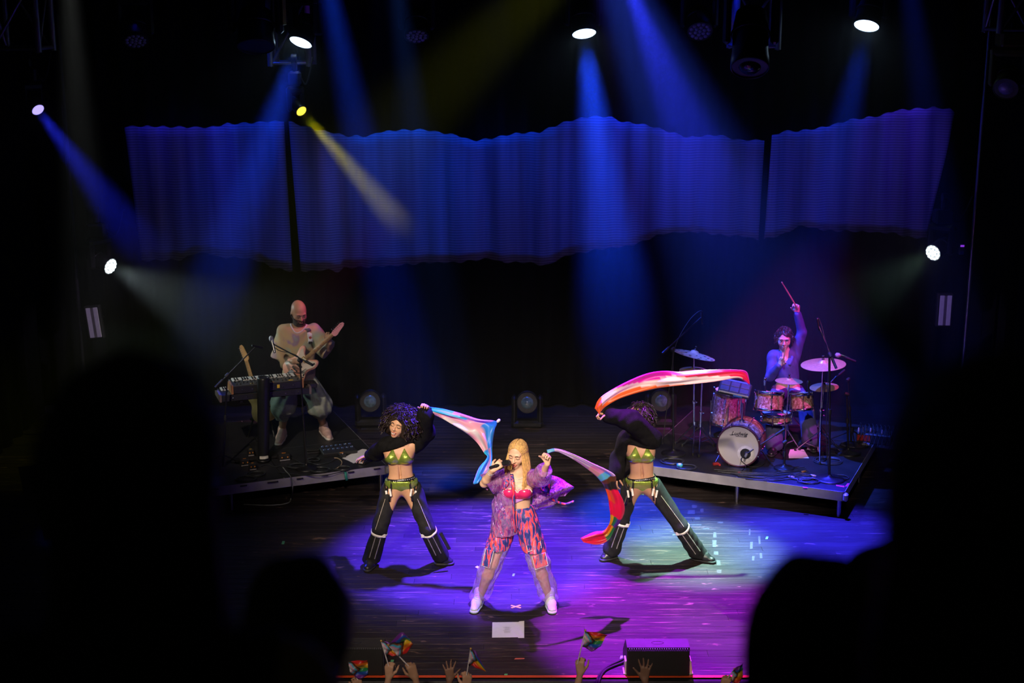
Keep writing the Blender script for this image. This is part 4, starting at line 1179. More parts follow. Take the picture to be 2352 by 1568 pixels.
# ================================================================== FLAG DANCERS
GREENM = mat('green_foil', (.42, .58, .10), .22, .75, var=.22, scale=30, bump=.18, bscale=40)
HOOD = mat('black_fleece', (.006, .006, .0065), .95, var=.3, bump=.25, bscale=120, spec=.08)
DENIM = mat('black_denim', (.012, .012, .013), .8, var=.3, bump=.2, bscale=160, spec=.25)
ZIP = mat('zip_metal', (.60, .56, .48), .3, .6); WEB = mat('white_webbing', (.74, .72, .66), .6); STITCH = mat('tan_stitch', (.45, .40, .30), .7)
SHOEB = mat('black_shoe', (.016, .016, .018), .35, var=.2); SOLEB = mat('black_sole', (.02, .02, .02), .6)
SKIN2 = skin_mat('skin_dancer', (.52, .29, .17)); SKIN3 = skin_mat('skin_dancer_dark', (.42, .23, .14))
LIPD = mat('lips_brown_red', (.34, .07, .055), .35)
CURL = mat('hair_dark_curly', (.018, .011, .009), .55, var=.4, spec=.3)

def curly(root, H, rng, n, R, m, face=.55, up=1.):
    """afro of corkscrew curls growing out of a soft mass"""
    Sh = Vox([H.p(-R, -R, -.12), H.p(R, R * .6, R + .05)], .05, .009)
    bump = lambda X, Y, Z, t: (.010 * np.sin(58 * X) * np.sin(61 * Y + 1) * np.sin(55 * Z + 2)).astype(np.float32)
    small = R < .14
    if small: Sh.ell(H.p(0, -.010, .046), (.086, .104, .096 * up), .02, H.R, disp=bump); Sh.cone(H.p(0, -.06, .02), H.p(0, -.085, -.09), .070, .055, .03, disp=bump)
    else:
        Sh.ell(H.p(0, -.035, .055), (R * .70, R * .64, R * .66 * up), .02, H.R, disp=bump)
        for sx in (-1, 1): Sh.ell(H.p(sx * R * .42, -.03, -.01), (R * .42, R * .48, R * .6), .03, H.R, disp=bump)
    Sh.ell(H.p(0, .115, -.035 if small else -.045), (.066 if small else .064, .105, .108), .008, H.R, 's')
    o = Sh.build('hair', m, root)
    mb = MB()
    for i in range(n):
        th = rng.uniform(0, 2 * math.pi); el_ = math.asin(rng.uniform(-.55, 1.))
        d = H.x * math.cos(th) * math.cos(el_) + H.y * math.sin(th) * math.cos(el_) + H.z * math.sin(el_)
        if d @ H.y > 0 and d @ H.z < (.66 if small else .42) and abs(d @ H.x) < face: continue
        if small: a = H.p(d @ H.x * .080, -.012 + d @ H.y * .098, .045 + d @ H.z * .090); ln = rng.uniform(.02, .05)
        else: a = H.p(0, -.02, .045) + d * R * .60; ln = R * rng.uniform(.28, .52)
        rr = rng.uniform(.006, .012) * (.8 if small else 1)
        s1 = unit(np.cross(d, (0.3, .2, 1))); s2 = np.cross(d, s1); ph = rng.uniform(0, 6)
        pts = []
        for k in range(13):
            t = k / 12; w_ = ph + t * 11; c_ = a + d * ln * t - np.array([0, 0, .05 * t * t])
            pts.append(c_ + (s1 * math.cos(w_) + s2 * math.sin(w_)) * rr)
        mb.tube(pts, .0036, 3, cap=False)
    c = mb.build('curls', m, root, True); c.parent = o
    return o

def dancer(label, Y0, J, H, toes, skin, hips_f=(0, -1, 0), hood=None, face=True, hand1=None, hand2=None, crotch=None, rng=None, jk=1.):
    root = thing('person', label, 'person', ((J['anL'][0] + J['anR'][0]) / 2, Y0, 0))
    S = Vox(pts_of(J) + [H.p(0, 0, .14), H.p(0, .11, 0), toes[0], toes[1]], .14, .0065)
    add_torso(S, J, .86, bust=.010)
    add_head(S, H); S.cone(J['neck'], H.p(0, -.02, -.08), .048, .05, .03)
    for k, q in enumerate('LR'):
        add_leg(S, J['hip' + q], J['kn' + q], J['an' + q], .97); add_foot(S, J['an' + q], toes[k])
        add_arm(S, J['sh' + q], J['el' + q], J['wr' + q], .92)
    # muscle line of the belly, navel
    f = np.array([0, -1, 0.])
    nav = S.hit(J['waist'] * .55 + J['pelvis'] * .45 + f * .3, -f, .4); S.ell(nav, (.006, .012, .009), .006, None, 's')
    for t_ in np.linspace(0, 1, 5):
        q = S.hit(wide(J['chest'] - np.array([0, 0, .09]), nav + f * 0, t_) + f * .25, -f, .4); S.ell(q + f * .006, (.006, .010, .025), .014, None, 's')
    add_hand(S, J['wrL'], *hand1); add_hand(S, J['wrR'], *hand2)
    S.build('body', skin, root)
    if face: face_parts(S, H, root, LASH, LIPD, open_eyes=False, smile=.006, teeth=True)
    ha = unit(J['hipL'] - J['hipR'])
    # bra: two foil triangles, band and straps
    cc = J['chest'] - np.array([0, 0, .022]); az = ha[2] / max(ha[0], .2)
    Sb = S.skin_tight(.008, cc + (-.16, -.22, -.12), cc + (.16, .10, .16))
    bx, by, bz = Sb.axes(); X_ = bx - cc[0]; Z_ = bz - cc[2] - az * X_
    tri = None
    for sx in (-1, 1):
        u_ = (X_ - .066 * sx) * sx
        t_ = np.maximum(np.maximum(-(Z_ + .052), (u_ * .82 + Z_ * .57) - .045), (-u_ * .90 + Z_ * .43) - .052)
        tri = t_ if tri is None else np.minimum(tri, t_)
    Sb.keep(np.maximum(np.minimum(tri, np.abs(Z_ + .054) - .010), np.where(np.abs(Z_ + .054) < .012, -1, by - cc[1] + .02)))
    Sb.build('bra_top', GREENM, root)
    st = MB()
    for sx in ():
        a = J['chest'] + ha * .155 * sx + np.array([0, .0, -.07]); p0 = S.hit(J['chest'] + ha * .10 * sx + (0, -.3, -.075), (0, 1, 0), .4)
        st.tube([p0 + (0, -.004, 0), S.hit(J['chest'] + ha * .135 * sx + (0, -.3, -.072), (0, 1, 0), .4) + (0, -.004, 0), a], .004, 6)
    # briefs
    Sf = Vox([J['hipL'] + (.1, .1, .1), J['hipR'] - (.1, .15, .16)], .08, .006)
    pel = J['pelvis']
    Sf.cone(pel - ha * .055, pel + ha * .055, .106, .106, .03, ((0, 1, 0), .88)); Sf.cone(pel + (0, 0, .0), crotch + (0, .03, .012), .10, .045, .03, ((0, 1, 0), .9))
    for q, sx in (('L', 1), ('R', -1)): Sf.cone(J['hip' + q] + ha * sx * .055 + np.array([0, -.03, -.065]), J['hip' + q] + ha * sx * .09 + np.array([0, -.03, .02]), .066, .02, .012, mode='s')
    Sf.cut(pel + (0, 0, .035), (0, 0, 1))
    Sf.build('briefs', GREENM, root)
    # studded belt
    bz = pel[2] + .045; bl = MB(); sd = MB(); ring = []
    for k in range(36):
        w_ = 2 * math.pi * k / 36; d = np.array([math.cos(w_), math.sin(w_), 0]); o_ = np.array([pel[0], pel[1], bz + .012 * math.cos(w_)])
        ring.append(S.hit(o_ + d * .20, -d, .22) + d * .006)
    Pb = [[q + np.array([0, 0, z]) for q in ring] for z in (-.016, .016)]
    bl.grid(Pb, wrap=True); b_o = bl.build('belt', BLACKG, root, True, solid=.006)
    for k, q in enumerate(ring):
        if q[1] < pel[1]: sd.lathe([(.0055, 0), (.004, .004), (0, .006)], 8, frame(q - np.array([pel[0], pel[1], q[2]]), None, q), close=False)
    s_o = sd.build('studs', BEAD, root, True); s_o.parent = b_o
    # black open-fronted chaps, one per leg
    for k, (q, sx) in enumerate((('L', 1), ('R', -1))):
        hp, kn_, an_ = J['hip' + q], J['kn' + q], J['an' + q]
        Sl = Vox([hp, kn_, an_, hp + ha * sx * .1], .15, .0075)
        wq = wrinkle(.005, 38, (.3 * sx, .2, 1), 1.7 * sx + 3 * jk)
        Sl.cone(hp + ha * sx * .030 + (0, 0, .0), kn_ + ha * sx * .006, .092, .076, .03, disp=wq)
        Sl.cone(kn_, an_ + np.array([0, 0, -.01]), .076, .088, .02, disp=wq)
        Sl.ell(crotch + np.array([0, -.05, -.03]) + ha * sx * .03, (.082, .24, .15), .012, None, 's')
        Sl.cut((0, 0, .045), (0, 0, -1)); Sl.cut(hp + ha * sx * .06 + (0, 0, .012), (-.75 * sx, -.2, .55))
        ch = Sl.build('chaps_leg', DENIM, root)
        hitl = lambda p, off=0.: Sl.hit(np.array(p) + (off, -.3, 0), (0, 1, 0), .45)
        ax = unit(an_ - kn_); sd_ = unit(np.cross(ax, (0, -1, 0)))
        # knee band and buckle
        band = []
        for j in range(20):
            w_ = 2 * math.pi * j / 20; d = sd_ * math.cos(w_) + np.array([0, -1, 0]) * math.sin(w_); d = unit(d - ax * (d @ ax))
            band.append(Sl.hit(kn_ + ax * .04 + d * .25, -d, .3) + d * .004)
        bd = MB().grid([[b - ax * .014 for b in band], [b + ax * .014 for b in band]], wrap=True).build('knee_strap', WEB if k == 0 or True else BLACKG, root, True, solid=.006)
        MB().box(hitl(kn_ + ax * .04 + sd_ * .055 * sx) + np.array([0, -.01, 0]), (.035, .012, .04), bev=.005).build('buckle', BEAD, root, True).parent = bd
        # zips down the shin, seam on the thigh
        for s_ in (-.030, .022):
            zl = [hitl(kn_ + ax * (.075 + t_) + sd_ * s_) + np.array([0, -.003, 0]) for t_ in np.linspace(0, max(.1, np.linalg.norm(an_ - kn_) - .12), 8)]
            MB().tube(zl, .0048, 5).build('zip', ZIP, root, True)
        zt_ = [hitl(wide(hp, kn_, t_) + sd_ * .0 + ha * sx * (.055 - .01 * t_)) + np.array([0, -.002, 0]) for t_ in np.linspace(.18, .95, 8)]
        MB().tube(zt_, .0028, 5).build('seam', STITCH, root, True)
        # garter straps from the belt, with white tabs
        for s_, ln in ((.085, .20), (.118, .25)):
            a = ring[0]; tgt = pel + ha * sx * s_; a = S.hit(np.array([tgt[0], tgt[1] - .3, bz]), (0, 1, 0), .4) + np.array([0, -.012, 0])
            b = a + np.array([.03 * sx * s_ / .1, -.035, -ln]); mid = (a + b) / 2 + np.array([0, -.012, 0])
            sp = MB().grid([[q_ + ha * w_ for q_ in smooth_path([a, mid, b], 4)] for w_ in (-.009, .009)]).build('garter_strap', BLACKG, root, True, solid=.004)
            c_ = a * .45 + b * .55 + np.array([0, -.022, 0])
            MB().box(c_, (.019, .006, .075), bev=.002, rot=Matrix.Rotation(.15 * sx, 4, 'Y')).build('white_tab', WEB, root, True).parent = sp
        shoe(root, an_, toes[k], SHOEB, SOLEB, 'boot', 1.05, laces=SOLEB, h=.006)
    # cropped hood top with wide sleeves
    Sh = Vox([J['shL'], J['shR'], J['elL'], J['elR'], J['wrL'], J['wrR'], J['neck'], J['chest']], .17, .0085)
    wq = wrinkle(.007, 34, (.5, .2, 1), 5 * jk)
    mid = (J['shL'] + J['shR']) / 2
    Sh.cone(J['chest'] + (0, 0, .07), mid + (0, 0, -.01), .125, .105, .05, ((0, 1, 0), .9), disp=wq); Sh.cone(J['shL'], J['shR'], .075, .075, .05, disp=wq)
    for t_ in range(3): Sh.ell(J['neck'] + np.array([0, -.012, -.01 - .03 * t_]), (.088 + .014 * t_, .085 + .012 * t_, .028), .012, disp=wq)
    for q, w1, w2 in hood['sleeves']:
        Sh.cone(J['sh' + q], J['el' + q], .082, w1, .04, disp=wq); Sh.cone(J['el' + q], wide(J['el' + q], J['wr' + q], .96), w1, w2, .03, disp=wq)
    p_, n_ = hood['cut']
    XX = [(Sh.lo[a] + Sh.h * np.arange(Sh.n[a])).reshape([-1 if b == a else 1 for b in range(3)]) for a in range(3)]
    pl = (XX[0] - p_[0]) * n_[0] + (XX[1] - p_[1]) * n_[1] + (XX[2] - p_[2]) * n_[2]
    near = np.abs(XX[0] - J['chest'][0]) < hood.get('cutw', .15)
    Sh.D = np.where(near, np.maximum(Sh.D, pl / np.linalg.norm(n_)), Sh.D).astype(np.float32)
    for (b0, b1, r0, r1) in hood.get('extra', []): Sh.cone(b0, b1, r0, r1, .04, disp=wq)
    Sh.build('cropped_hood_top', HOOD, root)
    return root, S

Yd = 13.0
P = lambda x, y, d=0.: at(x, y, Yd + d)
J1 = dict(pelvis=P(922, 1107), waist=P(920, 1074), chest=P(917, 1040, -.01), neck=P(914, 1010), shL=P(949, 1022), shR=P(886, 1024), hipL=P(940, 1121), hipR=P(905, 1121),
          knL=P(981, 1214, -.06), knR=P(873, 1214, -.06), anL=P(1011, 1272, .06), anR=P(853, 1282, .02), elL=P(967, 985, .10), wrL=P(978, 950, .0), elR=P(864, 1040, .17), wrR=P(849, 1046, .36))
H1 = Head(P(917, 976, -.01), (-.34, -.92, .14), (.30, .12, .95), 1.0)
d1, S1 = dancer('laughing dancer with big dark curly hair, green foil bra and black chaps', Yd, J1, H1, (flo(1030, 1289, .03), flo(845, 1303, .03)), SKIN2, hand1=((.05, -.1, 1), (-.4, -.9, 0), (-.9, .4, 0), (1., 1., 1., 1.), (.5, .5), .03, .95),
       hand2=((-.75, .3, -.35), (0, -.6, -.8), (0, -.8, .6), (.35, .3, .3, .35), (.3, .2), .25, .95),
       hood=dict(sleeves=(('L', .105, .085), ('R', .075, .055)), cut=(P(915, 1027, -.1), (.35, -.15, -1)), cutw=.155, extra=[(J1['shL'] + (.0, .05, 0), J1['elL'] + (.03, .08, -.05), .10, .11)]), crotch=P(922, 1134, -.02))
curly(d1, H1, random.Random(2), 1000, .20, CURL)
MB().box(H1.p(.082, .012, -.012), (.012, .014, .02), bev=.004).build('earpiece', WEB, d1, True)
MB().lathe([(.014, -.002), (.016, 0), (.014, .002)], 14, frame(H1.x, None, H1.p(.084, -.004, -.055)), close=False).build('earring', ZIP, d1, True)
MB().box(P(1022, 1242, -.07), (.035, .02, .20), bev=.006, rot=Matrix.Rotation(-.45, 4, 'Y')).build('hanging_strap', BLACKG, d1, True)
J2 = None
Yd = 13.1
J2 = dict(pelvis=P(1474, 1106), waist=P(1474, 1070), chest=P(1471, 1036, -.01), neck=P(1466, 992), shL=P(1497, 1008), shR=P(1440, 1006), hipL=P(1491, 1114), hipR=P(1457, 1114),
          knL=P(1561, 1207, -.06), knR=P(1430, 1190, .04), anL=P(1604, 1268, .06), anR=P(1405, 1259, .10), elL=P(1447, 967, -.19), wrL=P(1396, 953, -.10), elR=P(1422, 1052, .06), wrR=P(1414, 1090, -.05))
H2 = Head(P(1462, 957, .02), (-.62, -.66, .40), (.42, -.1, .90), 1.0)
d2, S2 = dancer('dancer in green foil bra and black chaps, face hidden behind a raised black sleeve', Yd, J2, H2, (flo(1632, 1285, .03), flo(1389, 1280, .03)), SKIN3, face=False, hand1=((-1, -.1, .15), (0, -.5, -.9), (.1, -.9, .4), (1., 1., 1., 1.), (.5, .5), .03, .95),
       hand2=((-.1, -.2, -1), (.6, .5, 0), (.3, -.9, 0), (.4, .4, .4, .4), (.3, .2), .1, .95),
       hood=dict(sleeves=(('L', .095, .075), ('R', .080, .075)), cut=(P(1471, 1026, -.1), (-.20, -.15, -1)), cutw=.125, extra=[(J2['shL'] + (0, -.03, .02), J2['elL'] + (0, 0, .03), .10, .09)]), crotch=P(1478, 1131, -.02), jk=.4)
curly(d2, H2, random.Random(4), 700, .155, mat('hair_dark_plum', (.022, .012, .016), .55, var=.4, spec=.3), face=.75)

# ------------------------------------------------------------------ silk flags
CY, BLU, LAV, PNK, WHT = (.02, .50, .78), (.03, .28, .85), (.55, .25, .68), (.82, .38, .52), (.80, .72, .76)
def f1(t, s):
    if t < .18: return CY if s < .62 else PNK
    if t < .42: return LAV if s < .30 + .2 * math.sin(t * 20) * .5 else (CY if s < .42 and t < .3 else (PNK if s < .8 else WHT))
    if t < .66: return BLU if s < .52 else (PNK if s < .64 else WHT if s < .9 else PNK)
    return CY if s < .25 else (LAV if s < .50 and t < .93 else (BLU if s < .85 else CY))
fl1 = sheet('silk_flag', 'large pale blue and pink silk flag waved by the curly-haired dancer', 'flag',
      [(979, 934), (1015, 939), (1060, 949), (1100, 960), (1140, 967), (1136, 990), (1131, 1025), (1130, 1058), (1126, 1085), (1106, 1106)],
      [(979, 945), (998, 954), (1025, 966), (1052, 980), (1076, 998), (1096, 1018), (1112, 1040), (1119, 1050), (1100, 1075), (1086, 1112)], 13.0, f1, 'silk flags', depth=[0, -.03, -.06, -.1, -.13, -.16, -.2, -.24, -.28, -.32], rip=.045)
RNG = MB().lathe([(.008, -.02), (.014, -.012), (.014, .014), (.006, .02)], 10, frame((.5, 0, .5), None, at(1145, 966, 12.87))).build('corner_grip', WEB, fl1, True)
ORA, WH2, MAG, RED, PK2 = (.90, .14, .02), (.88, .66, .72), (.85, .01, .55), (.88, .01, .10), (.86, .36, .48)
def f2(t, s):
    if t < .12: return ORA
    if t < .62 and s > .72 + max(0, t - .35) * 1.1: return ORA
    top_ = .46 * min(1, max(0, (t - .20) / .14)) if t < .46 else (.46 - .2 * min(1, (t - .46) / .08))
    if s < top_: return MAG
    if t > .56 and s < top_ + min(.5, (t - .56) * 1.9): return RED
    if t < .90: return WH2 if s < .93 else PK2
    return MAG if s < .45 else RED if t < .93 else MAG
sheet('silk_flag', 'long pink, white and orange silk flag swept out above the drums by the second dancer', 'flag',
      [(1366, 938), (1374, 920), (1392, 903), (1430, 880), (1470, 861), (1500, 853), (1530, 852), (1560, 855), (1600, 851), (1645, 848), (1690, 848), (1714, 853), (1722, 878)],
      [(1379, 953), (1380, 948), (1392, 934), (1422, 915), (1460, 902), (1500, 893), (1530, 889), (1565, 885), (1605, 880), (1650, 874), (1690, 868), (1706, 873), (1722, 884)], 13.05, f2, 'silk flags', n=110, depth=[-.1, -.1, -.05, 0, .05, .08, .1, .12, .14, .15, .16, .17, .18], rip=.035)
BRN, BLK, YEL, GRN, PUR, LBL = (.16, .055, .02), (.02, .018, .02), (.85, .45, .02), (.03, .22, .08), (.16, .02, .30), (.16, .62, .80)
def f3(t, s):
    if t < .06: return LBL
    if t < .30: return (WHT if s < .75 else LAV) if t > .2 else WHT
    if t < .37: return WHT if s < .35 else PNK
    if t < .425: return WHT if s < .25 else LBL
    if t < .47: return BRN
    if t < .52: return BLK
    if t < .60: return RED if s < .6 else ORA
    if t < .69: return RED
    if t < .78: return PUR if s < .3 else ((.02, .10, .5) if s < .45 else (GRN if s < .72 else YEL))
    if t < .87: return GRN if s < .3 else (YEL if s < .5 else ORA)
    return (.9, .02, .09)
sheet('silk_flag', 'twisted multicoloured silk flag trailing from the raised hand of the blond singer', 'flag',
      [(1256, 1033), (1276, 1030), (1300, 1036), (1330, 1048), (1362, 1063), (1394, 1077), (1414, 1092), (1416, 1118), (1432, 1152), (1435, 1178), (1424, 1200), (1412, 1214), (1398, 1238), (1372, 1249), (1340, 1245)],
      [(1258, 1042), (1276, 1037), (1296, 1044), (1322, 1058), (1346, 1074), (1366, 1089), (1380, 1105), (1388, 1118), (1396, 1140), (1400, 1165), (1402, 1188), (1398, 1205), (1386, 1218), (1366, 1222), (1334, 1236)], 11.78, f3, 'silk flags', n=120, depth=[0, 0, .02, .06, .1, .14, .17, .2, .22, .24, .25, .25, .24, .22, .2], rip=.035)
# ================================================================== GUITARIST
Yd = 16.1
P = lambda x, y, d=0.: at(x, y, Yd + d)
SKIN4 = skin_mat('skin_guitarist', (.40, .235, .15)); BEARD = mat('beard_dark', (.03, .018, .014), .8, var=.4, bump=.4, bscale=300)
J = dict(pelvis=P(684, 868), waist=P(685, 828), chest=P(686, 787, -.01), neck=P(687, 750, -.01), shL=P(722, 763), shR=P(652, 763), hipL=P(701, 877), hipR=P(668, 877),
         knL=P(727, 926, -.05), knR=P(656, 926, -.08), anL=flo(743, 976, .395), anR=flo(648, 986, .395), elL=P(752, 803, -.10), wrL=P(757, 788, -.27), elR=P(646, 822, -.06), wrR=P(674, 830, -.27))
toeL, toeR = flo(756, 1003, .33), flo(640, 1015, .33)
gman = thing('person', 'bald bearded guitarist in a loose tie-dye T-shirt and baggy grey-green trousers', 'person', (J['pelvis'][0], 16.1, .3))
H = Head(P(686, 717, -.03), (.42, -.82, -.38), (.10, -.30, .94), 1.08)
S = Vox(pts_of(J) + [H.p(0, 0, .14), H.p(0, .11, 0), toeL, toeR, P(775, 770, -.3)], .15, .0075)
add_torso(S, J, 1.0, True); add_head(S, H, True); S.cone(J['neck'], H.p(0, -.02, -.08), .062, .060, .03)
for q, tq in (('L', toeL), ('R', toeR)):
    add_leg(S, J['hip' + q], J['kn' + q], J['an' + q], 1.08); add_foot(S, J['an' + q], tq); add_arm(S, J['sh' + q], J['el' + q], J['wr' + q], 1.12)
add_hand(S, J['wrL'], (-.15, .05, 1), (-.1, 1, -.1), (-.9, 0, .2), (.8, .75, .7, .8), (.7, .4), .08, 1.0)
add_hand(S, J['wrR'], (.95, -.05, .15), (.0, 1, -.3), (.1, -.3, .9), (.5, .55, .6, .6), (.4, .3), .06, 1.0)
S.build('body', SKIN4, gman)
face_parts(S, H, gman, LASH, mat('lips_dark', (.22, .09, .07), .4), open_eyes=False)
Sb = S.skin_tight(.006, H.c - .22, H.c + .22)
bx, by, bz = Sb.axes(); lx, ly, lz = ((bx - H.c[0]) * a[0] + (by - H.c[1]) * a[1] + (bz - H.c[2]) * a[2] for a in (H.x, H.y, H.z))
beard = np.maximum(np.maximum(lz + .050 - .25 * np.abs(lx) + .0 * ly, -(lz + .135)), -(ly - .005))
mouthgap = np.maximum(np.abs(lx) - .024, np.abs(lz + .068) - .012)
beard = np.minimum(np.maximum(beard, -mouthgap), np.maximum(np.maximum(np.abs(lx) - .034, np.abs(lz + .050) - .006), .06 - ly))
Sb.keep(beard); Sb.build('beard', BEARD, gman)
TEE = mat_ramp('tie_dye_cotton', [(.30, (.26, .36, .31)), (.42, (.36, .34, .24)), (.50, (.44, .32, .18)), (.57, (.42, .30, .19)), (.64, (.27, .17, .27)), (.74, (.24, .36, .33))], .85, 0, 3.4, 2, (1, 1, 1.1), .8, .15, .2)
KHAKI = mat('grey_green_cotton', (.30, .33, .27), .85, var=.14, bump=.15, bscale=120, spec=.2)
wq = wrinkle(.010, 26, (.5, .2, .9), 1.)
St = Vox([J['shL'], J['shR'], J['elL'], J['elR'], P(640, 890), P(735, 890), P(686, 800, -.15)], .17, .009)
St.cone(J['chest'] + (0, 0, .03), P(686, 880, -.01), .185, .20, .05, ((0, 1, 0), .70), disp=wq); St.cone(J['shL'], J['shR'], .088, .088, .06, disp=wq)
St.cone(J['chest'], J['neck'] - (0, 0, .05), .16, .095, .05, ((0, 1, 0), .75))
for q, sx in (('L', 1), ('R', -1)): St.cone(J['sh' + q] - (.02 * sx, 0, 0), wide(J['sh' + q], J['el' + q], 1.0), .095, .125, .04, disp=wq)
xx, yy, zz = St.axes()
for q, sx, n_ in (('R', -1, (-.25, -.1, -1)), ('L', 1, (1, -.3, -.6))):
    p_ = J['el' + q] + np.array([.02 * sx if sx > 0 else 0, 0, -.01]); n_ = unit(n_)
    pl = (xx - p_[0]) * n_[0] + (yy - p_[1]) * n_[1] + (zz - p_[2]) * n_[2]
    St.keep(np.where((xx - J['sh' + q][0]) * sx > .035, pl, -1))
St.cut(P(0, 884), (0, 0, -1))
St.ell(J['neck'] + (0, -.03, .035), (.085, .08, .05), .01, None, 's')
St.build('t_shirt', TEE, gman)
nb = MB()
ringp = [St.hit(J['neck'] + np.array([.092 * math.cos(w_), -.01 + .098 * math.sin(w_), .22]), (0, 0, -1), .5) for w_ in np.linspace(math.pi * 1.02, math.pi * 1.98, 14)]
nb.tube(ringp, .009, 8); nb.build('neckband', mat('pale_ribbing', (.50, .52, .52), .8), gman, True)
MB().tube([S.hit(J['neck'] + (x_, -.3, -.03 - .05 * (1 - (x_ / .06) ** 2)), (0, 1, 0), .4) + (0, -.008, 0) for x_ in np.linspace(-.06, .06, 11)], .0045, 6).build('chain', BEAD, gman, True)
wq = wrinkle(.012, 30, (.3, .3, .9), 3.)
for q, sx, hy in (('L', 1, 958), ('R', -1, 962)):
    Sl = Vox([J['hip' + q], J['kn' + q], J['an' + q], J['pelvis']], .17, .009)
    hem = wide(J['kn' + q], J['an' + q], .50)
    Sl.cone(J['hip' + q] + (.01 * sx, 0, .03), J['kn' + q] + (.03 * sx, 0, -.02), .125, .150, .04, disp=wq); Sl.cone(J['kn' + q] + (.03 * sx, 0, -.02), hem + (.015 * sx, 0, .01), .150, .082, .03, disp=wq)
    Sl.cut(hem - (0, 0, .03), J['an' + q] - J['kn' + q]); Sl.cut(P(0, 862), (0, 0, 1))
    Sl.build('trouser_leg', KHAKI, gman)
PINKSH = mat('pink_shoe', (.66, .44, .38), .6, var=.08, bump=.2, bscale=120); PINKSO = mat('cream_sole', (.70, .60, .54), .5)
shoe(gman, J['anL'], toeL, PINKSH, PINKSO, k=1.1, laces=PINKSO, h=.006); shoe(gman, J['anR'], toeR, PINKSH, PINKSO, k=1.1, laces=PINKSO, h=.006)
MB().box(H.p(-.084, .012, -.012), (.014, .014, .02), bev=.004).build('earpiece', BLACKG, gman, True)

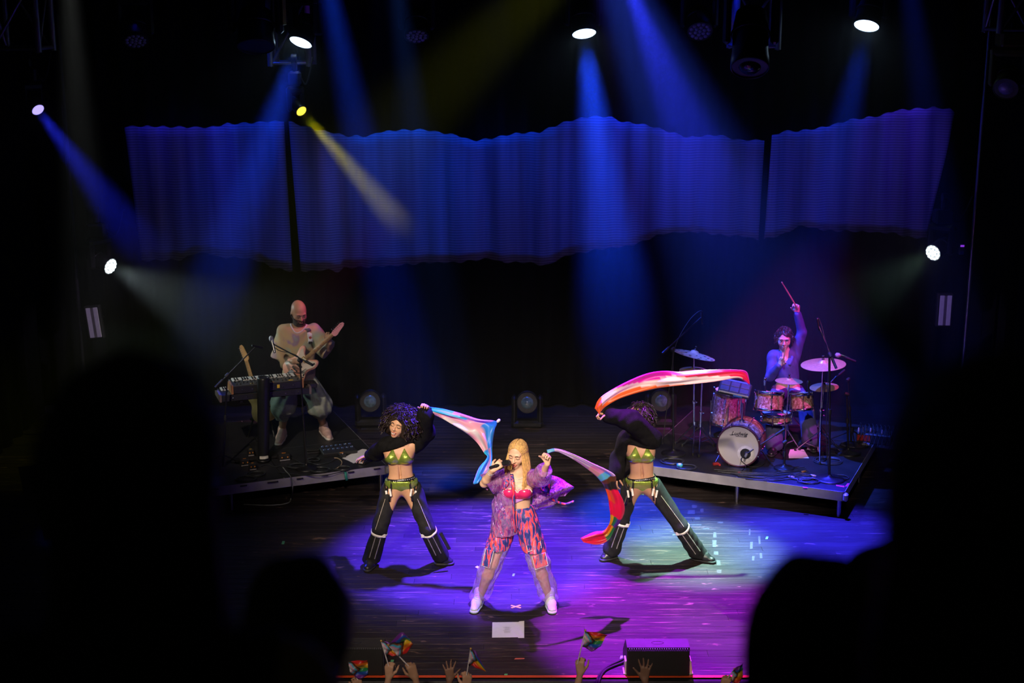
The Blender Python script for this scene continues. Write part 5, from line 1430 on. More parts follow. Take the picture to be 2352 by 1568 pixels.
# ------------------------------------------------------------------ guitars
def guitar(label, M, body_m, guard_m, neck_m, head_m, trem=True):
    """local: x along the neck from the body, y across, z out of the front"""
    o = M.translation; t = thing('electric_guitar', label, 'guitar', o)
    out = [(-.225, -.02), (-.218, .06), (-.165, .125), (-.085, .135), (-.02, .112), (.03, .105), (.09, .125), (.15, .142), (.188, .125), (.180, .088), (.135, .055), (.118, .030), (.118, -.030), (.14, -.058), (.178, -.095), (.170, -.135), (.10, -.152), (.03, -.128), (-.03, -.130), (-.10, -.165), (-.17, -.165), (-.214, -.105)]
    q = [np.array((*p, 0)) for p in out]; sm = smooth_path(q + [q[0]], 4)[:-1]
    top = [(p[0] * .985, p[1] * .985) for p in sm]; full = [(p[0], p[1]) for p in sm]
    n = len(full); vs = []; fs = []
    for prof, z in ((top, -.020), (full, -.013), (full, .013), (top, .020)): vs += [(x, y, z) for x, y in prof]
    for l in range(3): fs += [(l * n + i, l * n + (i + 1) % n, (l + 1) * n + (i + 1) % n, (l + 1) * n + i) for i in range(n)]
    fs += [tuple(range(n))[::-1], tuple(range(3 * n, 4 * n))]
    MB().add(vs, fs, True, M).build('guitar_body', body_m, t, True)
    if guard_m:
        g = [(-.06, -.145), (-.10, -.12), (-.06, -.06), (-.02, -.02), (-.02, .07), (.06, .085), (.13, .115), (.165, .11), (.12, .045), (.12, -.04), (.155, -.09), (.15, -.12), (.09, -.128), (.03, -.105), (-.03, -.108)]
        g = [(p[0], p[1]) for p in smooth_path([np.array((*p, 0)) for p in g] + [np.array((*g[0], 0))], 3)[:-1]]
        MB().prism(g, .0205, .0235, M).build('pickguard', guard_m, t, True)
        pk = MB().box((.085, 0, .027), (.042, .085, .010), M, bev=.004).build('pickup', mat('gold_pickup', (.72, .50, .20), .3, .7), t, True)
        MB().box((.085, 0, .0325), (.026, .062, .003), M, bev=.001).build('pickup_cover', mat('cream_plastic', (.75, .66, .48), .4), t, True).parent = pk
        MB().box((-.015, 0, .026), (.034, .085, .008), M, bev=.003).build('pickup', BLACKG, t, True)
    br = MB().box((-.085, 0, .028), (.022, .082, .012), M, bev=.003)
    if trem: br.box((-.155, 0, .024), (.085, .055, .006), M, bev=.002).tube([M @ Vector(v) for v in ((-.12, -.02, .03), (-.06, -.075, .05), (.03, -.085, .05))], .004, 6)
    br.build('bridge', CHROME, t, True)
    kn = MB()
    for x, y in ((-.055, -.118), (-.085, -.132), (.135, -.105)): kn.lathe([(.010, .022), (.009, .036), (0, .037)], 12, M @ Matrix.Translation((x, y, 0)), close=False)
    kn.build('knobs', BLACKG, t, True)
    L0, L1 = .05, .545
    nk = MB()
    for i in range(2): pass
    P_ = []
    for x in np.linspace(L0, L1, 8):
        w_ = .028 - .0065 * (x - L0) / (L1 - L0)
        P_.append([tuple(M @ Vector((x, w_ * c_, .022 + .006 - .020 * s_))) for c_, s_ in ((1, 0), (.92, .45), (.5, 1), (-.5, 1), (-.92, .45), (-1, 0))])
    nk.grid(P_, wrap=True); nk.build('neck', neck_m, t, True)
    fr = MB(); dots = MB()
    for k in range(1, 21):
        x = L1 - (.632 * (1 - 2 ** (-k / 12))); w_ = .028 - .0065 * (x - L0) / (L1 - L0)
        if x > L0 + .01: fr.box((x, 0, .0288), (.0022, w_ * 2, .0022), M)
        if k in (3, 5, 7, 9, 12, 15): dots.lathe([(.0035, .0285), (0, .0292)], 10, M @ Matrix.Translation((x + .012, 0, 0)), close=False)
    fr.build('frets', STEEL, t, True); dots.build('inlay_dots', BLACK, t, True)
    hp = [(.545, -.022), (.545, .022), (.575, .030), (.62, .034), (.70, .040), (.735, .028), (.740, .006), (.715, -.010), (.64, -.024), (.585, -.038), (.56, -.036)]
    MB().prism(hp, .010, .025, M).build('headstock', head_m, t, True)
    tn = MB()
    for k in range(6):
        x = .580 + .025 * k; tn.lathe([(.004, .025), (.004, .036), (0, .037)], 8, M @ Matrix.Translation((x, .020 - .002 * k * 0, 0)), close=False)
        tn.box((x, .046 + .002 * k * .5, .016), (.012, .022, .008), M, bev=.003)
    tn.build('tuners', CHROME, t, True)
    st = MB()
    for k in range(6):
        y0 = -.026 + .0104 * k; y1 = -.017 + .0068 * k
        st.tube([M @ Vector((-.085, y0, .034)), M @ Vector((.545, y1, .031))], .0007, 4)
    st.build('strings', STEEL, t, True)
    return t
A0 = P(697, 829, -.26); A1 = P(774, 759, -.33)
gx = unit(A1 - A0); MG = frame(np.cross(gx, np.cross(np.array([0, -1, .12]), gx)), gx, A0 - gx * .05)
PINKG = mat('salmon_lacquer', (.74, .36, .27), .3, var=.05); CREAM = mat('parchment', (.70, .60, .50), .45, var=.05)
MAPLE = mat_ramp('maple_wood', [(.35, (.50, .27, .10)), (.6, (.62, .36, .15)), (.75, (.45, .23, .08))], .4, 0, 14, 3, (1, 1, .2)); PINKH = mat('pink_lacquer', (.80, .34, .40), .3, var=.05)
guitar('salmon pink electric guitar with cream pickguard, played by the bald guitarist', MG, PINKG, CREAM, MAPLE, PINKH)
strap = thing('guitar_strap', 'pale guitar strap over the shoulder of the bald guitarist, with a dark red dot', 'strap', P(712, 770, -.18))
sp_ = [St.hit(np.array([x, 15.3, z]), (0, 1, 0), 1.2, .004) + np.array([0, -.012, 0]) for x, z in [P(x, y, -.17)[[0, 2]] for x, y in ((704, 752), (707, 762), (710, 772), (712, 782))]] + [P(713, 786, -.24)]
sp_ = smooth_path(sp_, 4)
MB().grid([[p + np.array([w_, 0, .2 * w_]) for p in sp_] for w_ in (-.028, 0, .028)]).build('band', mat('pale_lilac_webbing', (.62, .60, .68), .7), strap, True, solid=.004)
MB().lathe([(.016, 0), (.014, .004), (0, .005)], 16, frame((0, -1, .1), None, sp_[10] + np.array([0, -.004, 0])), close=False).build('red_dot', mat('dark_red', (.30, .02, .02), .5), strap, True)
MB().box(P(713, 787, -.245), (.045, .012, .03), bev=.004).build('strap_end', BLACK, strap, True)
# spare guitar on a stand behind the keyboards
B0 = flo(601, 1002, .3) + np.array([0, 0, .40]); B1 = at(559, 798, B0[1] + .12)
gx2 = unit(B1 - B0); MG2 = frame(np.cross(gx2, np.cross(np.array([-.3, -1, .3]), gx2)), gx2, B0)
guitar('natural wood guitar leaning on a stand behind the keyboards, mostly hidden', MG2, MAPLE, None, MAPLE, MAPLE, trem=False)
gs = thing('guitar_stand', 'black folding stand under the leaning natural wood guitar', 'guitar stand', (B0[0], B0[1] + .12, .3))
gb = MB()
for sx in (-1, 1): gb.tube([(0, .10, .55), (sx * .16, -.16, .0)], .012, 8)
gb.tube([(0, .10, .55), (0, .25, 0)], .012, 8); gb.build('leg_frame', BLACKM, gs)
MB().box((0, -.06, .20), (.28, .05, .03), bev=.01).build('cradle', RUBBER, gs)

# ------------------------------------------------------------------ keyboards on a column stand
KB = math.radians(20)
kz0 = at(611, 905, 15.5)[2]
WOODC = mat_ramp('walnut_cheek', [(.35, (.30, .13, .05)), (.65, (.46, .22, .09))], .4, 0, 12, 3, (1, 1, .3))
PANELW = mat('pale_panel', (.56, .54, .56), .4, var=.06); PANELB = mat('dark_panel', (.022, .022, .024), .4)
KEYW = mat('white_key', (.70, .68, .66), .3); LEDB = mat('blue_led', (.02, .05, .1), .3, emit=(.08, .55, 1), estr=1.0); LEDY = mat('yellow_label', (.75, .50, .05), .5); LEDO = mat("orange_label", (.55, .20, .03), .5)
def keyboard(name, label, c, L, D, Hh, keys, cheek, panel, seed, lights):
    t = thing(name, label, 'keyboard', c, KB)
    MB().box((0, 0, Hh / 2), (L - .03, D, Hh), bev=.006).build('case', PANELB, t)
    # the raised panel is nearest the audience, the keys lie behind it
    MB().box((0, -D * .20, Hh + .003), (L - .04, D * .58, .008), bev=.002).build('control_panel', panel, t)
    for sx in (-1, 1): MB().prism([(-D / 2 - .004, 0), (D / 2 + .004, 0), (D / 2 + .004, Hh * .7), (D * .1, Hh + .016), (-D / 2 - .004, Hh + .016)], -.012, .012, Matrix.Translation((sx * (L / 2 - .004), 0, 0)) @ Matrix.Rotation(math.pi / 2, 4, 'Z') @ Matrix.Rotation(math.pi / 2, 4, 'X')).build('end_cheek', cheek, t)
    r = random.Random(seed); kn = MB(); 
    for i in range(int(L / .045)):
        for j in range(3):
            if r.random() < .72: kn.lathe([(.0095, 0), (.0085, .018), (.006, .020), (0, .020)], 10, Matrix.Translation((-L / 2 + .06 + i * .043, -D * (.38 - .17 * j) + r.uniform(-.004, .004), Hh + .006)), close=False)
    k = kn.build('control_knobs', BLACKM, t)
    w_ = (L - .09) / keys; kw = MB(); kb = MB()
    for i in range(keys):
        kw.box((-L / 2 + .045 + w_ * (i + .5), D * .30, Hh + .006), (w_ - .0015, D * .38, .014), bev=.002)
        if i % 7 not in (2, 6): kb.box((-L / 2 + .045 + w_ * (i + 1), D * .24, Hh + .018), (w_ * .55, D * .24, .012), bev=.002)
    kw.build('white_keys', KEYW, t); kb.build('black_keys', BLACKG, t)
    for m_, x, y, sx_, sy_ in lights: MB().box((x, y, Hh + .0085), (sx_, sy_, .004)).build('lit_button' if m_ is LEDB else 'label_strip', m_, t)
    for x in np.linspace(-L * .36, L * .36, 6): MB().lathe([(.008, 0), (.008, .008), (.004, .008)], 10, Matrix.Translation((x, -D / 2 - .001, Hh * .5)) @ Matrix.Rotation(math.pi / 2, 4, 'X'), close=False).build('socket', STEEL, t)
    return t
ku = keyboard('synthesizer', 'upper synthesizer with orange wooden end cheeks and many knobs', at(609, 889, 15.55), .80, .34, .085, 25, WOODC, mat('charcoal_panel', (.06, .058, .058), .4, var=.3), 1, [(LEDY, -.17, -.12, .035, .02), (LEDY, .27, -.13, .05, .014), (LEDO, .06, -.14, .03, .01)])
MB().box((.12, -.1725, .045), (.03, .003, .04)).build('label_strip', LEDY, ku)
k_ = at(609, 905, 15.55); kl = keyboard('synthesizer', 'lower longer black synthesizer under the wooden-cheeked one', (k_[0] - .02, k_[1], k_[2]), 1.02, .34, .070, 36, mat('grey_cheek', (.16, .12, .11), .4), PANELB, 2, [(LEDB, .14, -.13, .03, .016), (LEDB, .19, -.13, .03, .016), (LEDB, -.02, -.14, .02, .01), (LEDB, .24, -.10, .03, .02), (LEDB, -.12, -.14, .012, .01)])
q = at(700, 889, 15.72); t = thing('sampler_box', 'small black controller box with chrome buttons, right beside the lower synthesizer', 'controller', (q[0], q[1], q[2]), KB)
MB().box((0, 0, .03), (.26, .16, .055), bev=.008).build('case', PANELB, t)
for k in range(3): MB().box((.06 + .022 * k, -.03, .06), (.016, .03, .006), bev=.002).build('button', CHROME, t)
MB().box((-.06, -.01, .059), (.09, .06, .004)).build('display', BLACKG, t)
cb = flo(605, 1060, .3)
t = thing('keyboard_stand', 'thick black column stand in front of both synthesizers', 'keyboard stand', (cb[0], cb[1], .3), KB)
hc_ = at(615, 866, cb[1])[2] - .3
lean = Matrix.Rotation(math.radians(2.5), 4, 'Y')
MB().lathe([(.062, .03), (.066, .25), (.070, hc_ * .8), (.072, hc_ - .02), (.066, hc_), (.05, hc_ - .004), (.045, hc_ - .012)], 28, lean).build('column', mat('column_black', (.012, .013, .015), .38), t)
MB().lathe([(.06, 0), (.075, .01), (.075, .03), (.066, .035)], 28).build('foot_ring', BLACKM, t)
MB().box((0, .10, .015), (.62, .10, .03), bev=.01).build('base', BLACKM, t)
MB().box((0, .36, .015), (.10, .60, .03), bev=.01).build('base', BLACKM, t)
for z_ in (k_[2] - .325, k_[2] - .325 + .135):
    MB().box((.04, .38, z_), (.60, .05, .028), bev=.006).build('support_arm', BLACKM, t)
    for sx in (-.2, .28): MB().box((sx, .30, z_ + .004), (.04, .42, .03), bev=.006).build('support_arm', BLACKM, t)
MB().prism([(.062 * math.cos(a), .062 * math.sin(a)) for a in np.linspace(-2.3, -.9, 9)] + [(.076 * math.cos(a), .076 * math.sin(a) ) for a in np.linspace(-.9, -2.3, 9)], .055, .085).build('white_tape', WEB, t)

# ------------------------------------------------------------------ microphone stands
def mic_stand(label, base, top, b0, b1, mic=None, tripod=False, sil=False, name='microphone_stand', rb=.125, pole_m=None):
    """base, top of pole; boom from b0 (tail) to b1 (tip); mic direction"""
    base = np.array(base, float); top = np.array(top, float); pm = pole_m or BLACKM
    t = thing(name, label, 'microphone stand', base)
    if tripod:
        lg = [(math.cos(a) * .28, math.sin(a) * .28, 0) for a in (.5, 2.6, 4.7)]
        for l in lg: MB().tube([base + (0, 0, .16), base + l], .009, 8).build('leg', pm, t, True)
        MB().lathe([(.022, .12), (.024, .20)], 14, Matrix.Translation(base)).build('hub', BLACK, t, True)
    else: MB().lathe([(rb, 0), (rb, .012), (rb * .85, .022), (.03, .035), (.018, .06)], 28, Matrix.Translation(base)).build('base', BLACKM, t, True)
    mid = base + (top - base) * .55
    MB().tube([base + (0, 0, .02), mid], .0125, 10).build('pole', pm, t, True); MB().tube([mid, top], .009, 10).build('upper_pole', pm, t, True)
    MB().lathe([(.018, -.03), (.02, 0), (.018, .03)], 12, frame(top - base, None, mid)).build('clutch', BLACK, t, True)
    if b0 is not None:
        b0, b1 = np.array(b0, float), np.array(b1, float)
        MB().tube([b0, b1], .0075, 8).build('boom', pm, t, True)
        MB().tube([b0, b0 + unit(b1 - b0) * .12], .015, 10).build('counterweight', BLACK, t, True)
        MB().lathe([(.02, -.025), (.024, 0), (.02, .025)], 12, frame(b1 - b0, None, top)).build('swivel', BLACK, t, True)
    if mic is not None:
        tip = b1 if b0 is not None else top; d = unit(mic); a = np.array(tip, float); M_ = frame(d, None, a)
        o = thing('microphone', mic_label.pop(0), 'microphone', a)
        if sil: MB().lathe([(.010, -.05), (.0115, -.04), (.0115, .07), (.010, .085), (0, .088)], 14, M_).build('mic_body', BLACKM, o, True)
        else:
            MB().lathe([(.010, -.11), (.013, -.10), (.018, .02), (.020, .03)], 16, M_).build('mic_body', STEEL, o, True)
            MB().lathe([(.020, .03), (.026, .045), (.027, .060), (.022, .082), (.010, .093), (0, .095)], 16, M_, close=False).build('mic_grille', mat('grille_silver', (.5, .5, .52), .4, .8, bump=.5, bscale=500), o, True)
    return t
def cable(label, pts, r=.005, m=None, n=8, name='cable', z=None):
    pp = smooth_path(pts, n); t_ = MB(); o0 = np.array(pp[0])
    e = t_.tube([p - o0 for p in pp], r, 6).build(name, m or RUBBER); e.location = tuple(o0)
    return tag(e, label, 'cable')
mic_label = ['silver vocal microphone on the boom in front of the guitarist', 'small microphone on the thin boom, far side of the keyboards']
mb_ = flo(704, 1076, .3); top_ = at(689, 828, mb_[1] + .02)
mic_stand('black microphone stand with round base and boom in front of the guitarist', mb_, top_, at(718, 838, mb_[1] - .18), at(626, 789, mb_[1] + .32), mic=(-.25, .45, .75))
cable('thin cable hanging under the boom in front of the guitarist', [at(627, 796, mb_[1] + .3), at(645, 806, mb_[1] + .22), at(672, 812, mb_[1] + .1), at(690, 830, mb_[1]), at(692, 900, mb_[1] - .01), at(700, 1000, mb_[1] - .02), at(706, 1070, mb_[1] - .03)], .004)
mb2 = flo(512, 1075, .3); tp2 = at(522, 862, mb2[1] + .05)
mic_stand('black boom stand with a thin long boom, left end of the keyboards', mb2, tp2, at(494, 890, mb2[1] + .02), at(588, 795, mb2[1] + .3), mic=(.5, .3, -.2), sil=True, tripod=True)

# ================================================================== DRUMS
PEARL = mat_ramp('champagne_pearl', [(.30, (.16, .06, .045)), (.45, (.34, .17, .12)), (.56, (.50, .30, .22)), (.68, (.80, .66, .56))], .22, .25, 44, 4, (1, 1, .8), .9, 0, .8)
HEADW = mat('drum_head', (.62, .59, .57), .5, var=.05, scale=4); BRASS = mat('bronze_cymbal', (.62, .42, .24), .34, .55, var=.14, scale=40, bump=.05, bscale=200)
def drum(name, label, M, R, Hd, lugs, front=None, back=True, hoop=CHROME, legs=0):
    """shell along local z from 0 (front/top head at z=Hd)"""
    t = thing(name, label, 'drum', M.translation)
    MB().lathe([(R, 0), (R, Hd)], 40, M, close=False).lathe([(R * .96, Hd), (R * .96, 0)], 40, M, close=False).build('shell', PEARL, t, True)
    for z, s in ((Hd, 1), (0, -1)):
        MB().lathe([(R + .004, z - .020 * s), (R + .014, z - .018 * s), (R + .014, z + .010 * s), (R - .004, z + .012 * s), (R - .004, z + .002 * s)], 40, M, close=False).build('hoop', hoop, t, True)
        MB().lathe([(R, z + .002 * s), (0, z + .003 * s)] if s > 0 else [(0, z + .003 * s), (R, z + .002 * s)], 40, M, close=False).build('drum_head', front if (front and s > 0) else HEADW, t, True)
    for k in range(lugs):
        a = 2 * math.pi * (k + .5) / lugs; Mk = M @ Matrix.Rotation(a, 4, 'Z')
        l = MB()
        for z in (Hd * .80, Hd * .20): l.box((R + .010, 0, z), (.022, .016, .045), Mk, bev=.005)
        l.tube([Mk @ Vector((R + .016, 0, -.012)), Mk @ Vector((R + .016, 0, Hd + .012))], .0035, 6)
        for z in (-.012, Hd + .012): l.box((R + .014, 0, z), (.018, .012, .014), Mk, bev=.003)
        l.build('lug', CHROME, t, True)
    return t
BC = at(1696, 1021, 15.12); ax = unit((-.34, -.94, 0)); Mb = frame(ax, (1, 0, 0), BC - ax * .36); Mb.translation = Vector(tuple(float(x) for x in (BC[0], BC[1], .3 + .245)) ) - Vector([float(a) for a in ax]) * .36
RB = .232
bd = drum('bass_drum', 'bass drum with lettered off-white front head and champagne pearl shell', Mb, RB, .36, 8, hoop=mat('plum_hoop', (.10, .03, .05), .25, .2))
hz_ = .363
MB().lathe([(.092, hz_ + .004), (.055, hz_ + .005)], 32, Mb @ Matrix.Translation((.085, -.078, 0)), close=False).build('port_ring', mat('port_white', (.78, .76, .74), .4), bd, True)
MB().lathe([(.060, hz_ + .0062), (0, hz_ + .0064)], 32, Mb @ Matrix.Translation((.085, -.078, 0)), close=False).build('port_hole', BLACK, bd, True)
def text(body, size, M, m, name, parent, shear=0., ext=.0006):
    c = bpy.data.curves.new(name, 'FONT'); c.body = body; c.size = size; c.align_x = 'CENTER'; c.align_y = 'CENTER'; c.shear = shear; c.extrude = ext; c.offset = .0009
    c.resolution_u = 3
    o = bpy.data.objects.new(name, c); COL.objects.link(o); dg = bpy.context.evaluated_depsgraph_get()
    me = bpy.data.meshes.new_from_object(o.evaluated_get(dg)); bpy.data.objects.remove(o)
    me.transform(M); me.transform(Matrix.Translation(-parent.location)); me.materials.clear(); me.materials.append(m)
    q = bpy.data.objects.new(name, me); COL.objects.link(q); q.parent = parent; return q
INK = mat('logo_ink', (.015, .015, .02), .5)
Mt = Mb @ Matrix.Translation((.005, .145, hz_ + .0045)) 
text('Ludwig', .062, Mt, INK, 'lettering', bd, .35)
MB().box((.012, -.030, 0), (.10, .004, .001), Mt).box((-.088, -.022, 0), (.035, .005, .001), Mt).build('lettering_underline', INK, bd, True)
for sx in (-1, 1):
    p0 = Mb @ Vector((sx * RB * .88, -RB * .42, .10)); p1 = Vector((p0.x + sx * .12, p0.y - .16, .305))
    MB().tube([p0, p1], .008, 8).build('spur_leg', CHROME, bd, True)
    MB().box(tuple(p0), (.035, .035, .045), bev=.008).build('spur_bracket', CHROME, bd, True)
# black tom holder on top
MB().tube([Mb @ Vector((0, RB, .2)), Mb @ Vector((0, RB + .22, .19))], .012, 10).lathe([(.03, 0), (.03, .025)], 16, frame(Mb @ Vector((0, 1, 0)) - Mb.translation, None, Mb @ Vector((0, RB, .2)))).build('mount_post', CHROME, bd, True)
def tilt(c, ty, tx): return Matrix.Translation(Vector([float(a) for a in c])) @ Matrix.Rotation(ty, 4, 'Y') @ Matrix.Rotation(tx, 4, 'X')
tomA = at(1766, 921, 15.55); Mt1 = tilt(tomA, math.radians(4), math.radians(-13)) @ Matrix.Translation((0, 0, -.10))
drum('rack_tom', 'larger rack tom above the bass drum, half lit violet', Mt1, .158, .20, 6)
tomB = at(1840, 922, 15.62); Mt2 = tilt(tomB, math.radians(-4), math.radians(-13)) @ Matrix.Translation((0, 0, -.09))
drum('rack_tom', 'smaller rack tom next to the cymbal pole', Mt2, .128, .18, 6)
ft = flo(1668, 1000, .3); Mf = Matrix.Translation((float(ft[0]), float(ft[1]) - .02, .3 + .16)) @ Matrix.Rotation(math.radians(4), 4, 'Y')
fd_ = drum('floor_tom', 'deep floor tom with champagne pearl shell, behind the bass drum', Mf, .185, .40, 8)
for a in (.6, 2.7, 4.6):
    x, y = math.cos(a) * .205, math.sin(a) * .205; Mq = Matrix.Translation((float(ft[0]), float(ft[1]) - .02, .3))
    MB().tube([Mq @ Vector((x, y, .42)), Mq @ Vector((x, y, .02))], .007, 8).lathe([(.014, 0), (.012, .03)], 10, Mq @ Matrix.Translation((x, y, 0))).build('leg', CHROME, fd_, True)
sn = at(1783, 957, 15.72); Ms = tilt(sn, 0, math.radians(-4)) @ Matrix.Translation((0, 0, -.05))
drum('snare_drum', 'shallow snare drum below and behind the rack toms', Ms, .165, .095, 8)
def tripod_stand(name, label, base, top, spread=.26, m=CHROME, hub=.30, cat='cymbal stand'):
    base = np.array(base, float); top = np.array(top, float); t = thing(name, label, cat, base)
    MB().tube([base + (0, 0, .06), base + (top - base) * .5], .0125, 10).build('pole', m, t, True)
    MB().tube([base + (top - base) * .5, top], .009, 10).build('upper_pole', m, t, True)
    MB().lathe([(.018, -.025), (.022, 0), (.018, .025)], 14, frame(top - base, None, base + (top - base) * .5)).box((base + (top - base) * .5) + (.025, 0, 0), (.03, .012, .02), bev=.004).build('clamp', m, t, True)
    MB().lathe([(.02, hub - .03), (.02, hub + .03)], 14, Matrix.Translation(base)).lathe([(.02, .08), (.02, .12)], 14, Matrix.Translation(base)).build('hub', m, t, True)
    for a in (.35, 2.45, 4.54):
        d = np.array([math.cos(a), math.sin(a), 0]); f_ = base + d * spread
        l = MB().tube([base + (0, 0, hub), f_ + (0, 0, .012)], .008, 8).tube([base + (0, 0, .10), base + d * spread * .60 + (0, 0, hub * .42)], .006, 8)
        lg = l.build('leg', m, t, True)
        MB().box(f_ + (0, 0, .010), (.03, .03, .02), bev=.006).build('foot', RUBBER, lg, True) if False else MB().lathe([(.014, 0), (.016, .02), (.010, .035)], 10, Matrix.Translation(f_)).build('foot', RUBBER, t, True)
    return t
def cymbal(label, c, R, ty, tx, holes=False, m=None):
    M = tilt(c, ty, tx); t = thing('cymbal', label, 'cymbal', c)
    prof = [(R, 0), (R * .7, .010 * R / .2), (R * .3, .020 * R / .2), (R * .22, .024 * R / .2), (R * .16, .040 * R / .2), (R * .05, .048 * R / .2), (.006, .048 * R / .2)]
    MB().lathe(prof, 48, M, close=False).lathe([(r, z - .0025) for r, z in prof][::-1], 48, M, close=False).build('bronze_disc', m or BRASS, t, True)
    zt = .048 * R / .2
    MB().lathe([(.016, zt), (.016, zt + .012), (.006, zt + .014), (.006, zt + .03), (.012, zt + .03), (.012, zt + .045), (0, zt + .046)], 14, M).build('wing_nut', BLACKM, t, True)
    if holes:
        for ring, cnt in ((.90, 14), (.72, 9), (.52, 6)):
            for k in range(cnt):
                a = 2 * math.pi * (k + ring * 3) / cnt; r_ = (.012 if (k % 2) else .018) * R / .24; rr = R * ring
                z = np.interp(rr, [p[0] for p in prof[::-1]], [p[1] for p in prof[::-1]])
                MB().lathe([(r_, z + .0012), (0, z + .0016)], 12, M @ Matrix.Translation((rr * math.cos(a), rr * math.sin(a), 0)), close=False).build('hole', BLACK, t, True)
    return t
HOLEY = mat('raw_bronze', (.50, .42, .30), .42, .35, var=.15, scale=30)
c1 = at(1594, 815, 15.75); cymbal('perforated pale cymbal with dark holes, highest above the pink flag', c1, .245, math.radians(13), math.radians(-4), True, HOLEY)
b1_ = flo(1588, 1016, .3); tripod_stand('cymbal_stand', 'chrome tripod stand under the perforated cymbal', (b1_[0], c1[1] + .02, .3), c1 + (0, .0, -.0))
c2 = at(1592, 850, 15.95); cymbal('dark cymbal mostly hidden behind the pink flag', c2, .16, 0, 0)
c2b = at(1612, 884, 15.7); cymbal('low cymbal just under the pink flag', c2b + (0, 0, .08), .14, 0, math.radians(-3))
tripod_stand('cymbal_stand', 'second chrome tripod stand, between perforated cymbal stand and floor tom', (c2b[0], c2b[1], .3), c2b + (0, 0, .12), .24)
c3 = at(1891, 837, 15.5); cymbal('largest violet-lit cymbal in front of the tall boom stand', c3, .25, math.radians(-5), math.radians(2))
tripod_stand('cymbal_stand', 'chrome tripod stand under the largest violet-lit cymbal', (c3[0] + .005, c3[1], .3), c3 + (0, 0, .0), .30)
c4 = at(1812, 875, 15.6); cymbal('small splash cymbal in front of the waist of the drummer', c4, .155, math.radians(1), math.radians(-1))
tripod_stand('cymbal_stand', 'slim chrome stand under the small splash cymbal', (c4[0], c4[1] + .05, .3), c4, .2)
c5 = at(1893, 889, 15.75); cymbal('flat hi-hat cymbal below the largest violet cymbal', c5, .165, math.radians(-6), math.radians(2))
hh = tripod_stand('hi_hat_stand', 'chrome hi-hat stand with pale pedal', (c5[0] - .03, c5[1], .3), c5 + (0, 0, .06), .24, cat='hi-hat stand')
pq = flo(1868, 1028, .32)
MB().box(pq + (0, 0, .03), (.09, .24, .012), bev=.004, rot=Matrix.Rotation(-.5, 4, 'Z') @ Matrix.Rotation(.2, 4, 'X')).build('pedal', mat('pale_metal', (.62, .60, .66), .3, .7), hh, True)
# sample pad
sp = at(1688, 893, 15.45); t = thing('sample_pad', 'black electronic drum pad with blue-lit top beside the floor tom', 'drum pad', sp, math.radians(-14)); t.rotation_euler = (math.radians(22), math.radians(9), math.radians(-14))
MB().box((0, 0, 0), (.36, .24, .05), bev=.012).build('case', PANELB, t)
for i in range(3):
    for j in range(2): MB().box((-.11 + .11 * i, -.05 + .095 * j, .028), (.10, .085, .010), bev=.004).build('pad', mat('pad_rubber', (.03, .035, .05), .55), t)
MB().box((0, .105, .028), (.30, .025, .008)).build('top_strip', mat('blue_strip', (.06, .12, .35), .4), t)
MB().box((.05, -.121, .0), (.10, .003, .018)).build('badge', mat('badge_blue', (.05, .20, .50), .4), t)
tripod_stand('pad_stand', 'slim chrome stand under the electronic drum pad', (sp[0] + .08, sp[1] + .03, .3), sp + (.08, .03, -.03), .2, cat='pad stand')
# stool, kick pedal, kick mic
st_ = at(1808, 905, 16.45); t = thing('drum_stool', 'round black drum stool under the drummer', 'stool', (st_[0], 16.45, .3))
sz = st_[2] - .3 - .10
MB().lathe([(.0, sz), (.16, sz), (.17, sz + .02), (.17, sz + .06), (.15, sz + .08), (0, sz + .085)], 28).build('seat', BLACK, t)
MB().tube([(0, 0, .1), (0, 0, sz)], .018, 10).build('post', CHROME, t)
for a in (.5, 2.6, 4.7): MB().tube([(0, 0, .28), (math.cos(a) * .24, math.sin(a) * .24, .015)], .011, 8).build('leg', CHROME, t)
km = flo(1801, 1076, .3); mic_label = ['black kick drum microphone at the port of the bass drum']
kt = Mb @ Vector((.10, -.07, .40))
mic_stand('low black boom stand with round base, its boom reaching the bass drum port', km, km + (-.0, .03, .30), at(1802, 985, km[1] + .08), np.array(kt), mic=np.array(Mb @ Vector((.09, -.075, .3)) - kt), sil=False, rb=.115)
cable('black cable curling below the bass drum head', [np.array(Mb @ Vector((.06, -.10, .42))), at(1703, 1058, 14.9), flo(1722, 1071, .31), flo(1750, 1068, .31), flo(1762, 1050, .31)], .005)
# overhead and side microphones
mic_label = ['slim overhead microphone pointing down above the perforated cymbal', 'slim overhead microphone at the top of the tall boom over the largest cymbal', 'round microphone beyond the largest violet cymbal', 'slim microphone angled at the hi-hat']
o1 = flo(1547, 1042, .3); mic_stand('tall black boom stand, nearest the raised black sleeve of the second dancer', o1, at(1545, 802, o1[1]), at(1521, 812, o1[1] - .1), at(1611, 728, o1[1] + .35), mic=(.15, -.1, -1), sil=True, rb=.14)
cable('thin microphone cable arching over the tall boom beside the perforated cymbal', [at(1612, 735, o1[1] + .33), at(1613, 716, o1[1] + .33), at(1602, 717, o1[1] + .3), at(1580, 740, o1[1] + .2), at(1555, 785, o1[1] + .05), at(1545, 830, o1[1] - .02), at(1530, 950, o1[1] - .03), at(1522, 1020, o1[1] - .05)], .005)
o2 = flo(1905, 1101, .3); mic_stand('tall black stand with round base at the near edge of the drum riser', o2, at(1906, 815, o2[1]), at(1921, 846, o2[1] - .05), at(1880, 748, o2[1] + .2), mic=(-.15, .1, .8), sil=True, rb=.165)
